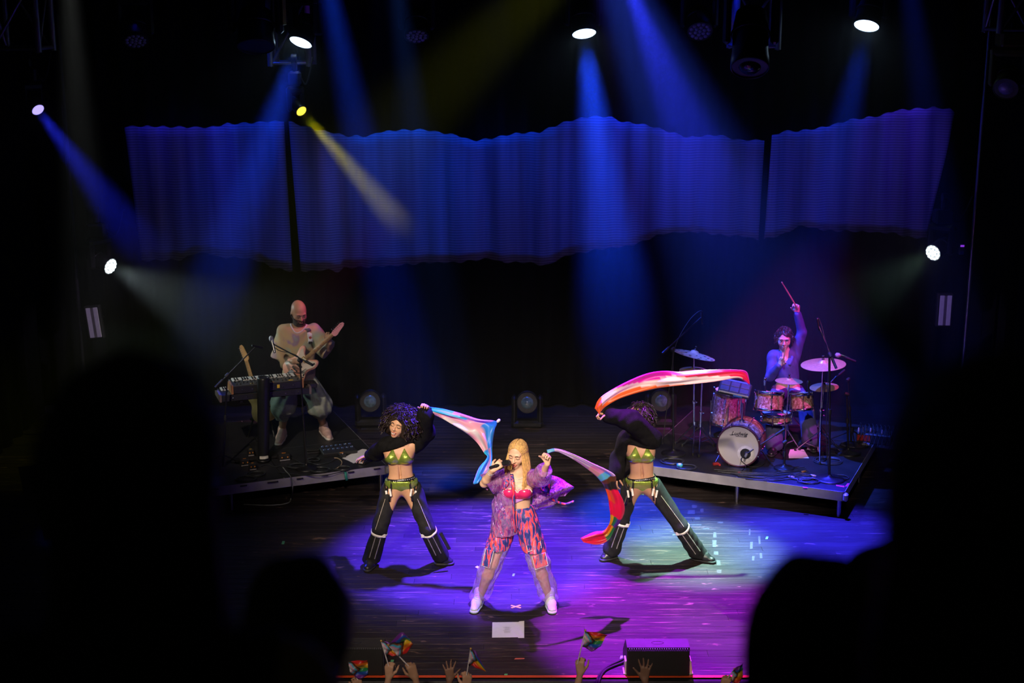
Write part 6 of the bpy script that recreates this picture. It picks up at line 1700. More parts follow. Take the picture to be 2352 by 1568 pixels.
cable('thin cable beside the tall boom over the largest cymbal', [at(1880, 730, o2[1] + .2), at(1886, 745, o2[1] + .18), at(1894, 775, o2[1] + .1), at(1903, 815, o2[1] + .02), at(1901, 900, o2[1] - .02), at(1898, 1000, o2[1] - .02), at(1903, 1090, o2[1] - .03)], .004)
o3 = flo(1948, 1040, .3); mic_stand('black boom stand behind the largest violet cymbal', o3, at(1945, 905, o3[1]), at(1965, 830, o3[1] + .1), at(1934, 818, o3[1] + .1), mic=(-.8, -.3, .3), rb=.15)
o4 = flo(1955, 1018, .3); mic_stand('black stand with a short boom at the hi-hat', o4, at(1948, 872, o4[1]), at(1940, 850, o4[1] + .08), at(1915, 871, o4[1] - .05), mic=(-.6, -.2, -.6), sil=True, tripod=True)
for (px_, py_, lab) in ((1757, 875, 'small clip microphone with silver head on the larger rack tom'), (1857, 882, 'small black clip microphone on the smaller rack tom')):
    q = at(px_, py_, 15.5); t = thing('clip_microphone', lab, 'microphone', q)
    MB().lathe([(.010, -.05), (.012, -.03), (.016, .0), (.020, .012), (.019, .03), (.012, .042), (0, .045)], 16).build('mic_head', CHROME if px_ < 1800 else BLACKM, t)
    MB().tube([(0, 0, -.05), (.01, .0, -.09), (.005, -.01, -.14)], .008, 8).box((.005, -.01, -.13), (.03, .03, .04), bev=.006).build('clip', BLACKM, t)

# ================================================================== DRUMMER
Yd = 16.35
P = lambda x, y, d=0.: at(x, y, Yd + d)
SKIN5 = skin_mat('skin_drummer', (.62, .40, .30))
J = dict(pelvis=P(1809, 893), waist=P(1807, 866), chest=P(1804, 837, -.01), neck=P(1802, 806, -.01), shL=P(1825, 815), shR=P(1777, 818), hipL=P(1824, 897, -.03), hipR=P(1794, 897, -.03),
         knL=P(1849, 921, -.40), knR=P(1775, 922, -.42), anL=flo(1862, 1012, .40), anR=flo(1778, 1020, .40), elL=P(1842, 764, -.02), wrL=P(1831, 718, -.05), elR=P(1769, 864, -.10), wrR=P(1791, 838, -.27))
toeL, toeR = flo(1868, 1032, .33), flo(1772, 1042, .33)
dman = thing('person', 'smiling drummer with short curly hair in a blue top, one arm raised with a drumstick', 'person', (J['pelvis'][0], 16.35, .3))
H = Head(P(1801, 778, -.02), (-.16, -.97, -.12), (-.02, -.05, 1), 1.02)
S = Vox(pts_of(J) + [H.p(0, 0, .14), H.p(0, .11, 0), toeL, toeR, P(1830, 695, -.05)], .14, .007)
add_torso(S, J, .92); add_head(S, H); S.cone(J['neck'], H.p(0, -.02, -.08), .052, .052, .03)
for q, tq in (('L', toeL), ('R', toeR)):
    add_leg(S, J['hip' + q], J['kn' + q], J['an' + q], 1.0); add_foot(S, J['an' + q], tq); add_arm(S, J['sh' + q], J['el' + q], J['wr' + q], .95)
hL = add_hand(S, J['wrL'], (-.10, 0, 1), (-.5, -.85, 0), (-.85, .5, 0), (1.0, 1.05, 1.05, 1.1), (.6, .6), .03, 1.0)
hR = add_hand(S, J['wrR'], (.35, -.1, .9), (-.3, -.9, 0), (.5, -.3, .6), (1.0, 1.05, 1.05, 1.1), (.6, .6), .03, 1.0)
S.build('body', SKIN5, dman)
face_parts(S, H, dman, LASH, mat('lips_rose', (.50, .10, .12), .35), open_eyes=True, smile=.006, teeth=True)
curly(dman, H, random.Random(9), 420, .122, mat('hair_brown', (.028, .016, .012), .5, var=.4), face=.8, up=.95)
BLUET = mat('blue_knit', (.055, .065, .22), .75, var=.12, bump=.12, bscale=150); DEN = mat('blue_denim', (.06, .06, .15), .8, var=.15)
wq = wrinkle(.005, 40, (.4, .2, .9), 2.)
St = Vox([J['shL'], J['shR'], J['elL'], J['elR'], J['wrL'], J['wrR'], J['pelvis']], .13, .0075)
St.cone(J['chest'], J['waist'] + (0, 0, -.02), .150, .148, .04, ((0, 1, 0), .95), disp=wq); St.cone(J['shL'], J['shR'], .068, .068, .05, disp=wq); St.cone(J['chest'], J['neck'] - (0, 0, .03), .12, .070, .04, ((0, 1, 0), .8))
for q in 'LR':
    St.cone(J['sh' + q], J['el' + q], .070, .056, .04, disp=wq); St.cone(J['el' + q], wide(J['el' + q], J['wr' + q], .93), .056, .042, .03, disp=wq)
St.cut(wide(J['waist'], J['pelvis'], .35), (0, .15, -1)) if False else None
zz = St.axes()[2]; xx = St.axes()[0]; St.keep(np.where(np.abs(xx - J['waist'][0]) < .17, J['waist'][2] - .03 - zz - .25 * (xx - J['waist'][0]), -1))
St.ell(J['neck'] + (0, -.09, -.02), (.042, .07, .085), .012, None, 's')
top_o = St.build('knit_top', BLUET, dman)
cl = MB()
for sx in (-1, 1):
    pts = [J['neck'] + np.array([.055 * sx, .0, .015]), St.hit(J['neck'] + np.array([.065 * sx, -.3, -.04]), (0, 1, 0), .4), St.hit(J['neck'] + np.array([.018 * sx, -.3, -.125]), (0, 1, 0), .4)]
    cl.grid([[p + np.array([0, -.008, 0]) for p in smooth_path(pts, 4)], [p + np.array([.038 * sx, -.012, -.012]) for p in smooth_path(pts, 4)]])
cl.build('collar', BLUET, dman, True, solid=.004)
for q, sx in (('L', 1), ('R', -1)):
    Sl = Vox([J['hip' + q], J['kn' + q], J['an' + q], J['pelvis']], .14, .009)
    Sl.cone(J['pelvis'] + (.03 * sx, 0, 0), J['hip' + q], .118, .108, .03, disp=wq); Sl.cone(J['hip' + q], J['kn' + q], .102, .085, .03, disp=wq); Sl.cone(J['kn' + q], J['an' + q], .085, .105, .03, disp=wq)
    Sl.cut((0, 0, .345), (0, 0, -1)); Sl.cut(J['pelvis'] + (0, 0, .045), (0, 0, 1)); Sl.build('trouser_leg', DEN, dman)
    shoe(dman, J['an' + q], toeL if q == 'L' else toeR, SHOEB, SOLEB, h=.006)
STICK = mat('hickory_stick', (.62, .38, .20), .45, var=.1)
def stick(label, a, b):
    a, b = np.array(a, float), np.array(b, float); t = thing('drumstick', label, 'drumstick', a); L = float(np.linalg.norm(b - a)); M_ = frame(b - a, None, a)
    MB().lathe([(.006, 0), (.0085, .006), (.0085, L * .7), (.005, L * .94)], 12, M_).build('shaft', STICK, t, True); MB().lathe([(.0048, L * .935), (.0078, L * .965), (.006, L * .99), (0, L)], 12, M_, close=False).build('tip', STICK, t, True)
stick('drumstick held high in the raised fist of the drummer', at(1834, 712, 16.24), at(1795, 647, 16.15))
stick('drumstick held upright in front of the face of the drummer', at(1797, 836, 16.02), at(1808, 785, 15.92))
# ================================================================== SMALL THINGS
def flat(name, label, cat, corners, z, m, group=None, th=.0012, col=None):
    """thin sheet on a horizontal surface from image corners"""
    P_ = [flo(x, y, z) for x, y in corners]; c = sum(P_) / len(P_)
    o = MB().prism([(p[0] - c[0], p[1] - c[1]) for p in P_][::-1] if False else [(p[0] - c[0], p[1] - c[1]) for p in P_], .0004, .0004 + th).build(name, m)
    o.location = (float(c[0]), float(c[1]), z)
    tag(o, label, cat, group); return o
PAPER = mat('white_paper', (.80, .79, .80), .7, var=.03)
# set list at the singer's feet
cs = [(1130, 1464), (1203, 1463), (1204, 1428), (1131, 1429)]
Pq = [flo(x, y, 0) for x, y in cs]; c = sum(Pq) / 4
t = thing('set_list', 'white printed set list sheet on the floor in front of the singer', 'paper', (c[0], c[1], 0))
MB().prism([(p[0] - c[0], p[1] - c[1]) for p in Pq], .0006, .0016).build('sheet', PAPER, t)
e_ = [flo(x, y, 0) for x, y in ((1190, 1465), (1204, 1465), (1204, 1426), (1192, 1427))]
MB().prism([(p[0] - c[0], p[1] - c[1]) for p in e_], .0016, .0024).build('under_sheet', PAPER, t)
tl = MB(); r = random.Random(8)
for k in range(11):
    w_ = r.uniform(.035, .075); tl.box((-.008, .055 - .0115 * k, .0018), (w_, .0035, .0004))
tl.build('printed_lines', mat('grey_ink', (.30, .30, .34), .7), t)
# yellow cross
t = thing('tape_cross', 'yellow tape cross marking the centre of the stage floor', 'tape', flo(1185, 1393))
for a in (.62, -.55): MB().box((0, 0, .0014 + (.0012 if a > 0 else 0)), (.105, .022, .0012), rot=Matrix.Rotation(a, 4, 'Z')).build('tape_strip', mat('yellow_tape', (.62, .46, .02), .6, var=.08), t)
GRT = mat('green_tape', (.16, .62, .30), .5, var=.1); PKT = mat('pink_tape', (.90, .05, .22), .5, var=.1)
for (x, y, w_, lab) in ((650, 1246, 7, 'green tape square alone on the dark floor below the slotted riser'), (1179, 1320, 6, 'pale green tape square between the feet of the singer'), (1797, 1317, 7, 'green tape square near the dark head under the drum riser'),
                        (900, 1519, 8, 'green tape square beside the two crossed flag sticks'), (1161, 1551, 8, 'green tape square at the orange edge stripe below the set list'), (1427, 1509, 7, 'green tape square at the cable beside the monitor wedge'), (1761, 1235, 6, 'pale green tape square in the blue light under the drum riser')):
    flat('tape_square', lab, 'tape', [(x - w_ / 2, y + w_ / 2), (x + w_ / 2 - 1, y + w_ / 2), (x + w_ / 2 + 1, y - w_ / 2), (x - w_ / 2 + 2, y - w_ / 2)], 0, GRT, 'green tape marks')
flat('tape_strip', 'thin salmon red tape strip on the floor below the set list', 'tape', [(1181, 1514), (1204, 1513), (1205, 1511), (1184, 1511)], 0, mat('salmon_tape', (.75, .16, .14), .5))
flat('paper_scrap', 'tiny white paper scrap on the blue floor by the knee of the singer', 'paper', [(1091, 1302), (1099, 1306), (1102, 1302), (1096, 1299)], 0, PAPER)
rs = MB(); r = random.Random(12)
for (x, y, w_, h_) in ((1595, 1163, 10, 7), (1588, 1176, 16, 9), (1612, 1172, 8, 8), (1602, 1190, 12, 6), (1642, 1228, 7, 12), (1641, 1248, 8, 16), (1645, 1270, 9, 8), (1650, 1292, 9, 12), (1652, 1312, 10, 8), (1722, 1222, 5, 14), (1726, 1252, 6, 16), (1730, 1282, 6, 10), (1744, 1240, 5, 18), (1748, 1276, 6, 12), (1600, 1205, 22, 3), (1560, 1228, 30, 3), (1622, 1214, 14, 3), (1536, 1186, 20, 3), (1500, 1172, 14, 3), (1655, 1200, 12, 4)):
    q = [flo(x + dx * w_ / 2 + r.uniform(-1, 1), y + dy * h_ / 2, 0) for dx, dy in ((-1, 1), (1, 1), (1, -1), (-1, -1))]
    rs.prism([(p[0], p[1]) for p in q], .0009, .0013)
o = rs.build('tape_residue', mat('worn_tape_residue', (.055, .05, .05), .75, var=.5, scale=60)); tag(o, 'pale worn dashes of old tape on the floor under the second dancer', 'tape', kind='stuff')
# ------------------------------------------------------------------ monitor wedges
GRILLE = mat('monitor_grille', (.010, .010, .011), .6, bump=.5, bscale=500)
CABM = mat('monitor_cabinet', (.035, .033, .036), .6, var=.2, bump=.15, bscale=200)
def wedge(label, cx, y_bot, w_):
    b = flo(cx, y_bot, 0); t = thing('monitor_wedge', label, 'stage monitor', (b[0], b[1] + .01, 0))
    h = .255
    MB().prism([(0, 0), (0, h), (.16, h), (.40, .05), (.40, 0)], -w_ / 2, w_ / 2, Matrix.Rotation(math.pi / 2, 4, 'Z') @ Matrix.Rotation(math.pi / 2, 4, 'X')).build('cabinet', CABM, t)
    MB().box((0, -.008, h / 2 - .006), (w_ - .012, .016, h - .028), bev=.004).build('grille', GRILLE, t)
    dt = MB()
    for k in range(26): dt.box((-w_ / 2 + .02 + (w_ - .04) * k / 25, -.010, h - .009), (.007, .018, .006))
    dt.build('grille_edge', mat('grille_edge', (.16, .16, .19), .4, .5), t)
    MB().lathe([(.048, h + .002), (.040, h - .012), (0, h - .014)][::-1], 28, Matrix.Translation((0, .085, 0)), close=False, sy=.55).lathe([(.052, h + .001), (.048, h + .003)], 28, Matrix.Translation((0, .085, 0)), close=False, sy=.55).build('handle_cup', BLACK, t)
    return t
w1 = wedge('black monitor wedge at the stage edge, cable running from it', 1511, 1553, .515)
w2 = wedge('black monitor wedge at the stage edge behind the crossed hand flags', 815, 1552, .48)
for x, lab in ((1588, 'white upright board right beside the monitor wedge'), (1437, 'white upright board between cable and monitor wedge')):
    q = flo(x, 1551, 0); t = thing('white_board', lab, 'board', (q[0], q[1] + .02, 0)); t.rotation_euler = (0, -.12 if x > 1500 else 0, 0)
    MB().box((0, .05, .062), (.026 if x > 1500 else .012, .10, .12), bev=.003).build('panel', PAPER, t); MB().box((0, .05, .006), (.034, .11, .012), bev=.002).build('foot', PAPER, t)
for dx, lab in ((0, 'thick black cable curving from the monitor wedge over the stage edge'), (5, 'second black cable lying against the thick one by the wedge')):
    cable(lab, [flo(1445 + dx, 1506 + dx, .03), flo(1425 + dx, 1516 + dx, .015), flo(1400 + dx, 1528 + dx * .6, .012), flo(1384 + dx, 1540, .012), flo(1375 + dx, 1553, .012), at(1371 + dx, 1566, 10.60), at(1370 + dx, 1590, 10.58)], .011 - .001 * dx / 5)

# ------------------------------------------------------------------ left riser: pedals, boxes, cables, papers
a_l = math.radians(22)
pb = flo(777, 1040, .3); t = thing('pedalboard', 'black pedalboard with rows of chrome switches lit blue, at the feet of the guitarist', 'pedalboard', (pb[0], pb[1], .3), a_l)
MB().box((0, 0, .03), (.40, .20, .045), bev=.008, rot=Matrix.Rotation(.12, 4, 'X')).build('board', PANELB, t)
for k in range(7):
    for j in range(2):
        x, y = -.165 + .054 * k, .055 - .085 * j; zz = .062 + .012 * (1 - j)
        MB().lathe([(.009, zz), (.009, zz + .014), (.006, zz + .018), (0, zz + .018)], 10, Matrix.Translation((x, y, 0)), close=False).build('foot_switch', CHROME, t)
        MB().box((x, y + .022, zz), (.030, .006, .004)).build('lit_strip', mat('blue_strip_led', (.05, .1, .2), .3, emit=(.25, .45, .95), estr=.30), t)
pd = flo(711, 1039, .3); t2 = thing('expression_pedal', 'flat black pedal lying between mic stand and pedalboard', 'pedal', (pd[0] + .06, pd[1], .3), a_l)
MB().box((0, 0, .012), (.20, .10, .024), bev=.006).build('base', PANELB, t2); MB().box((0, 0, .036), (.19, .085, .012), bev=.004, rot=Matrix.Rotation(.06, 4, 'Y')).build('treadle', RUBBER, t2)
for (x, y, lab, c_) in ((796, 1027, 'small yellow-labelled pedal on the edge of the pedalboard', LEDY), (784, 1042, 'small orange-labelled pedal in front of the pedalboard', LEDO)):
    q = flo(x, y, .3); t = thing('effects_pedal', lab, 'pedal', (q[0] + .02, q[1] - (.10 if y > 1030 else .14), .3), a_l)
    MB().box((0, 0, .02), (.07, .10, .04), bev=.006).build('case', PANELB, t); MB().box((0, .02, .0405), (.04, .03, .003)).build('label_strip', c_, t)
    MB().lathe([(.008, .04), (.008, .052), (0, .054)], 10, Matrix.Translation((0, -.03, 0)), close=False).build('foot_switch', CHROME, t)
for (x, y, w_, lab) in ((562, 1068, .10, 'small dark box with orange labels at left end of the riser cables'), (652, 1055, .13, 'black direct box with two orange knobs behind the column stand base'), (580, 1078, .08, 'low black box with orange sockets beside the column stand base'), (576, 1046, .07, 'tiny black box with a yellow label behind the column stand')):
    q = flo(x, y, .3); t = thing('direct_box', lab, 'box', (q[0], q[1], .3), a_l)
    MB().box((0, 0, .04), (w_, w_ * .9, .075), bev=.008).build('case', PANELB, t)
    for k in (-1, 1): MB().lathe([(.008, 0), (.008, .012), (0, .013)], 10, Matrix.Translation((k * w_ * .25, -w_ * .45, .045)) @ Matrix.Rotation(math.pi / 2, 4, 'X'), close=False).build('orange_knob', LEDO, t)
    MB().box((0, 0, .0785), (w_ * .35, w_ * .15, .003)).build('label_strip', LEDY if y < 1050 else LEDO, t)
    MB().box((0, -w_ * .455, .012), (w_ * .9, .004, .010)).build('metal_lip', ALU, t)
q = flo(842, 1060, .3); t = thing('volume_pedal', 'black volume pedal at the riser corner by the hand of the curly-haired dancer', 'pedal', (q[0], q[1], .3), math.radians(60))
MB().box((0, 0, .022), (.22, .10, .044), bev=.006).build('base', PANELB, t); MB().box((0, 0, .058), (.21, .09, .014), bev=.004, rot=Matrix.Rotation(.10, 4, 'Y')).build('treadle', mat('ribbed_rubber', (.03, .032, .034), .5, bump=.4, bscale=200), t)
MB().box((-.112, 0, .022), (.004, .05, .02)).build('label_strip', PAPER, t)
flat('sheet_music', 'white paper sheet on the riser beside the volume pedal', 'paper', [(788, 1051), (812, 1064), (846, 1052), (842, 1032), (832, 1031)], .302, PAPER)
flat('sheet_music', 'second white paper half under the other by the pedalboard', 'paper', [(786, 1052), (806, 1060), (838, 1034), (822, 1035)], .3005, PAPER, th=.0008)
def coil(label, px_, py_, z, rx, n, m, r=.005, seed=1, ry=.8):
    c = flo(px_, py_, z); rr = random.Random(seed); pts = []
    for k in range(n * 10):
        a = 2 * math.pi * k / 10; s = 1 + .16 * math.sin(k * .7 + seed) + .08 * rr.random()
        pts.append(np.array([c[0] + rx * s * math.cos(a) + .012 * math.sin(k * .31), c[1] + rx * ry * s * math.sin(a), z + r + .0035 * (k / 10) + .004 * abs(math.sin(k * 1.3))]))
    return cable(label, pts, r, m, 4, 'coiled_cable')
CAB = mat('cable_grey', (.035, .04, .042), .35, var=.3)
for i, (x, y, rx, n, lab) in enumerate(((683, 1072, .10, 4, 'coiled black cable at the base of the front microphone stand'), (735, 1080, .10, 3, 'coiled black cable in the middle of the slotted riser edge'), (789, 1077, .085, 3, 'coiled black cable near the white sheets'), (592, 1090, .09, 3, 'coiled black cable by the low orange-socket box'), (566, 1102, .10, 3, 'coiled black cable at the dark left end of the riser edge'), (718, 1058, .07, 3, 'small tangled cable coil behind the middle coil'))):
    coil(lab, x, y, .3, rx, n, CAB, .0055, i + 1)
cable('pale grey cable hanging over the slotted riser edge down to the floor', [flo(650, 1073, .33), flo(657, 1082, .32), flo(666, 1092, .315), at(671, 1104, flo(671, 1108, .3)[1] - .03), at(672, 1125, flo(671, 1108, .3)[1] - .05), flo(669, 1143, .02), flo(660, 1155, .006), flo(620, 1160, .006), flo(560, 1158, .006)], .0065, mat('cable_pale', (.22, .24, .23), .35))
cable('tan instrument cable curling from the pedalboard', [flo(768, 1051, .31), flo(778, 1053, .31), flo(785, 1060, .31), flo(783, 1068, .31), flo(774, 1075, .31), flo(768, 1078, .31)], .006, mat('cable_tan', (.40, .30, .18), .4))
for i, pts in enumerate(([(600, 1070), (615, 1066), (630, 1072), (645, 1070)], [(640, 1084), (690, 1090), (740, 1092), (790, 1082)], [(705, 1060), (730, 1066), (760, 1060), (775, 1050)], [(660, 1048), (672, 1052), (690, 1062), (702, 1070)])):
    cable(['thin cable from the column stand base to the direct box', 'thin cable running along the slotted riser edge', 'thin cable looping behind the coils to the pedalboard', 'thin cable between direct box and microphone stand base'][i], [flo(x, y, .307) for x, y in pts], .005, CAB)
t = thing('hanging_tape', 'teal green tape tab hanging over the slotted riser edge', 'tape', flo(789, 1087, .3))
e0 = flo(789, 1084, .3); o_ = np.array([math.sin(a_l), -math.cos(a_l), 0])
pp = [e0 + (0, 0, .004), e0 + o_ * .035 + (0, 0, .003), e0 + o_ * .045 + (0, 0, -.03), e0 + o_ * .043 + (.01, 0, -.085)]
MB().grid([pp, [p + np.array([math.cos(a_l), math.sin(a_l), 0]) * .030 for p in pp]]).build('tab', mat('teal_tape', (.04, .32, .25), .5), t, True, solid=.002)

# ------------------------------------------------------------------ drum riser: papers, cables, tape
flat('sheet_music', 'white paper sheet on the drum riser near the feet of the drummer', 'paper', [(1811, 1044), (1812, 1052), (1858, 1052), (1846, 1032), (1815, 1032)], .301, PAPER)
BCAB = mat('cable_blueblack', (.04, .042, .055), .35, var=.3)
for i, (x, y, rx, n, lab) in enumerate(((1858, 1106, .10, 4, 'coiled cable hanging over the front edge of the drum riser'), (1840, 1096, .12, 3, 'loose cable coil with pink plugs on the drum riser'), (1905, 1060, .14, 4, 'cable coil behind the tall stand base'), (1930, 1098, .10, 2, 'thin cable loop at the pink tape corner of the drum riser'), (1545, 1062, .12, 3, 'cable coil at the near left part of the drum riser'), (1575, 1075, .10, 3, 'cable coil by the little teal tape roll'), (1960, 1022, .15, 3, 'cable coil behind the hi-hat by the riser side'))):
    coil(lab, x, y, .3, rx, n, BCAB, .0055, i + 20)
for i in range(9):
    y0 = 1080 + i * 2.4
    cable(['topmost', 'second', 'third', 'fourth', 'fifth', 'sixth', 'seventh', 'eighth', 'lowest'][i] + ' cable of the bundle along the front of the drum riser', [flo(1640 + 9 * i, y0 - 2 + 2 * math.sin(i), .306), flo(1700 + 6 * i, y0 + 3 + 2 * math.sin(i * 2), .306 + .004 * (i % 3)), flo(1760 + 3 * i, y0 + 4 + 2 * math.cos(i), .306 + .004 * (i % 2)), flo(1800 + 4 * i, y0 - 1 + 3 * math.sin(i * 3), .306), flo(1848 + 3 * i, y0 - 8 + i, .306)], .0055, BCAB)
PLUG = mat('pink_plug', (.72, .46, .42), .4, .3)
for (x, y, a, lab) in ((1817, 1097, -.3, 'pinkish plug nearest the lowest cables'), (1845, 1085, .5, 'orange plug lying above the other plugs'), (1868, 1094, -.5, 'pinkish plug by the coil on the drum riser'), (1864, 1101, .1, 'pinkish plug at the round stand base')):
    q = flo(x, y, .3); t = thing('cable_plug', lab, 'plug', (q[0], q[1], .3)); Mq = Matrix.Rotation(a, 4, 'Z') @ Matrix.Translation((0, 0, .011)) @ Matrix.Rotation(math.pi / 2, 4, 'Y')
    MB().lathe([(.009, -.03), (.011, -.02), (.011, .02), (.007, .022), (.007, .035)], 12, Mq).build('shell', PLUG if y != 1085 else LEDO, t); MB().lathe([(.006, -.05), (.008, -.03)], 10, Mq).build('sleeve', RUBBER, t)
for (cs, lab) in (([(1920, 1113), (1921, 1116), (1939, 1119), (1940, 1116)], 'long pink tape piece at the drum riser corner'), ([(1941, 1117), (1946, 1117), (1951, 1110), (1946, 1110)], 'short pink tape piece touching the long one'), ([(1844, 1118), (1844, 1120), (1855, 1121), (1855, 1119)], 'pink tape piece on the edge by the hanging coil'), ([(1695, 1084), (1695, 1086), (1700, 1086), (1700, 1084)], 'tiny red tape piece below the bass drum')):
    flat('tape_piece', lab, 'tape', cs, .3008, PKT, 'pink tape pieces')
q = flo(1561, 1071, .3); t = thing('tape_roll', 'small teal tape roll lying on the drum riser', 'tape', (q[0], q[1], .3), .4)
MB().lathe([(.020, 0), (.034, 0), (.034, .03), (.020, .03), (.020, 0)], 22, close=False).build('roll', mat('teal_roll', (.05, .42, .52), .4), t); MB().lathe([(.017, .001), (.020, .001), (.020, .031), (.017, .031), (.017, .001)], 22, close=False).build('core', PAPER, t)
q = flo(1644, 1068, .3); t = thing('red_shoe_tape', 'small red clamp at the foot of the bass drum spur', 'clamp', (q[0], q[1], .3), .3)
MB().box((0, 0, .016), (.07, .035, .03), bev=.006).build('jaw', mat('dull_red', (.38, .03, .03), .4), t); MB().box((.03, -.03, .012), (.022, .035, .022), bev=.004).build('handle', mat('dull_red2', (.5, .04, .04), .4), t)
# multicore box with cables
q = flo(2008, 1014, .3); t = thing('stage_box', 'dark multicore box with red panel and many plugged cables, back corner of the drum riser', 'stage box', (q[0], q[1], .3), math.radians(-22))
MB().box((0, 0, .06), (.42, .22, .12), bev=.01).build('case', PANELB, t)
MB().box((-.11, -.112, .065), (.15, .004, .07)).build('red_panel', mat('red_panel', (.45, .03, .02), .4), t)
for k in range(9):
    x = -.18 + .045 * k; Mq = Matrix.Translation((x, -.05 + .04 * (k % 2), .12))
    MB().lathe([(.011, 0), (.011, .035), (.006, .05)], 10, Mq).build('plug', STEEL if k % 3 else PLUG, t)
    MB().tube(smooth_path([(x, -.05 + .04 * (k % 2), .16), (x + .02, -.06, .23), (x + .05, -.16, .15 + .01 * k), (x + .02, -.24, .01)], 6), .004, 5).build('lead', RUBBER, t)
MB().box((-.07, -.20, .02), (.10, .06, .03), bev=.01).build('cloth_wrap', mat('grey_wrap', (.20, .18, .22), .9), t)

# ================================================================== PEOPLE IN THE PIT AND ON THE BALCONY
PRIDE = [(.75, .02, .02), (.85, .22, .01), (.85, .55, .02), (.02, .30, .10), (.02, .12, .60), (.20, .03, .40)]
def pride(rev):
    def f(t, s):
        if rev: s = 1 - s
        c = t + abs(s - .5) * .95
        if c < .24: return (.74, .70, .72)
        if c < .34: return (.72, .34, .55)
        if c < .45: return (.06, .48, .72)
        if c < .53: return (.22, .08, .03)
        if c < .62: return (.02, .02, .02)
        return PRIDE[min(5, int(s * 6))]
    return f
def hand_flag(label, s0, s1, top, bot, Y, rev):
    """s0 held end, s1 tip of the stick"""
    a, b = at(*s0, Y), at(*s1, Y + .02)
    r = sheet('hand_flag', label, 'flag', top, bot, Y, pride(rev), 'small hand flags', n=40, m=24, rip=.022, base=a, freq=6)
    r.children[0].name = 'flag_cloth'
    MB().tube([a - unit(b - a) * .06, b], .0042, 8).build('stick', mat('white_stick', (.70, .64, .66), .5), r, True)
    MB().lathe([(.0042, -.004), (.009, .004), (.007, .012), (0, .016)], 10, frame(b - a, None, b), close=False).build('finial', mat('gold_finial', (.65, .42, .12), .35, .5), r, True)
    return r
YP = 9.95
hand_flag('hand flag with blue stripe on top, in front of its twin at the stage edge', (943, 1534), (893, 1482), [(893, 1482), (905, 1468), (924, 1451), (937, 1464)], [(919, 1510), (930, 1502), (938, 1492), (949, 1479)], 9.45, True)
hand_flag('hand flag half hidden behind its twin, stick steepest beside the wedge', (894, 1534), (876, 1473), [(876, 1473), (890, 1474), (902, 1482), (915, 1490)], [(887, 1506), (895, 1504), (905, 1505), (922, 1500)], YP, True)
hand_flag('drooping hand flag with a pointed red tip below the set list', (1070, 1562), (1081, 1491), [(1081, 1492), (1092, 1495), (1100, 1508), (1117, 1541)], [(1075, 1531), (1086, 1529), (1097, 1533), (1116, 1542)], 9.45, True)
hand_flag('hand flag with red stripe on top, spread open beside the monitor wedge', (1330, 1508), (1344, 1449), [(1344, 1450), (1360, 1452), (1378, 1453), (1395, 1457)], [(1338, 1486), (1350, 1491), (1362, 1493), (1377, 1486)], YP, False)
hand_flag('dim hand flag with red stripe on top, in front of the shadowed wedge', (828, 1572), (804, 1530), [(799, 1520), (815, 1518), (830, 1516), (844, 1515)], [(806, 1548), (818, 1556), (832, 1555), (846, 1550)], YP, False)
hand_flag('hand flag with blue and yellow showing, beside the near dark head', (1664, 1568), (1686, 1537), [(1683, 1541), (1690, 1534), (1698, 1528), (1706, 1521)], [(1680, 1566), (1688, 1568), (1697, 1566), (1705, 1556)], YP, True)
DARKC = [mat('crowd_shirt_' + n, c, .85, var=.2) for n, c in (('black', (.02, .02, .025)), ('navy', (.02, .03, .09)), ('maroon', (.10, .02, .03)), ('grey', (.10, .10, .11)))]
CSK = [skin_mat('skin_crowd_light', (.55, .33, .22)), skin_mat('skin_crowd_mid', (.42, .24, .15)), skin_mat('skin_crowd_deep', (.20, .11, .075))]
HAIRC = [mat('crowd_hair_' + n, c, .6, var=.3, bump=.3, bscale=90) for n, c in (('black', (.012, .010, .010)), ('brown', (.05, .028, .018)), ('fair', (.22, .14, .07)))]
ZPIT = -1.46
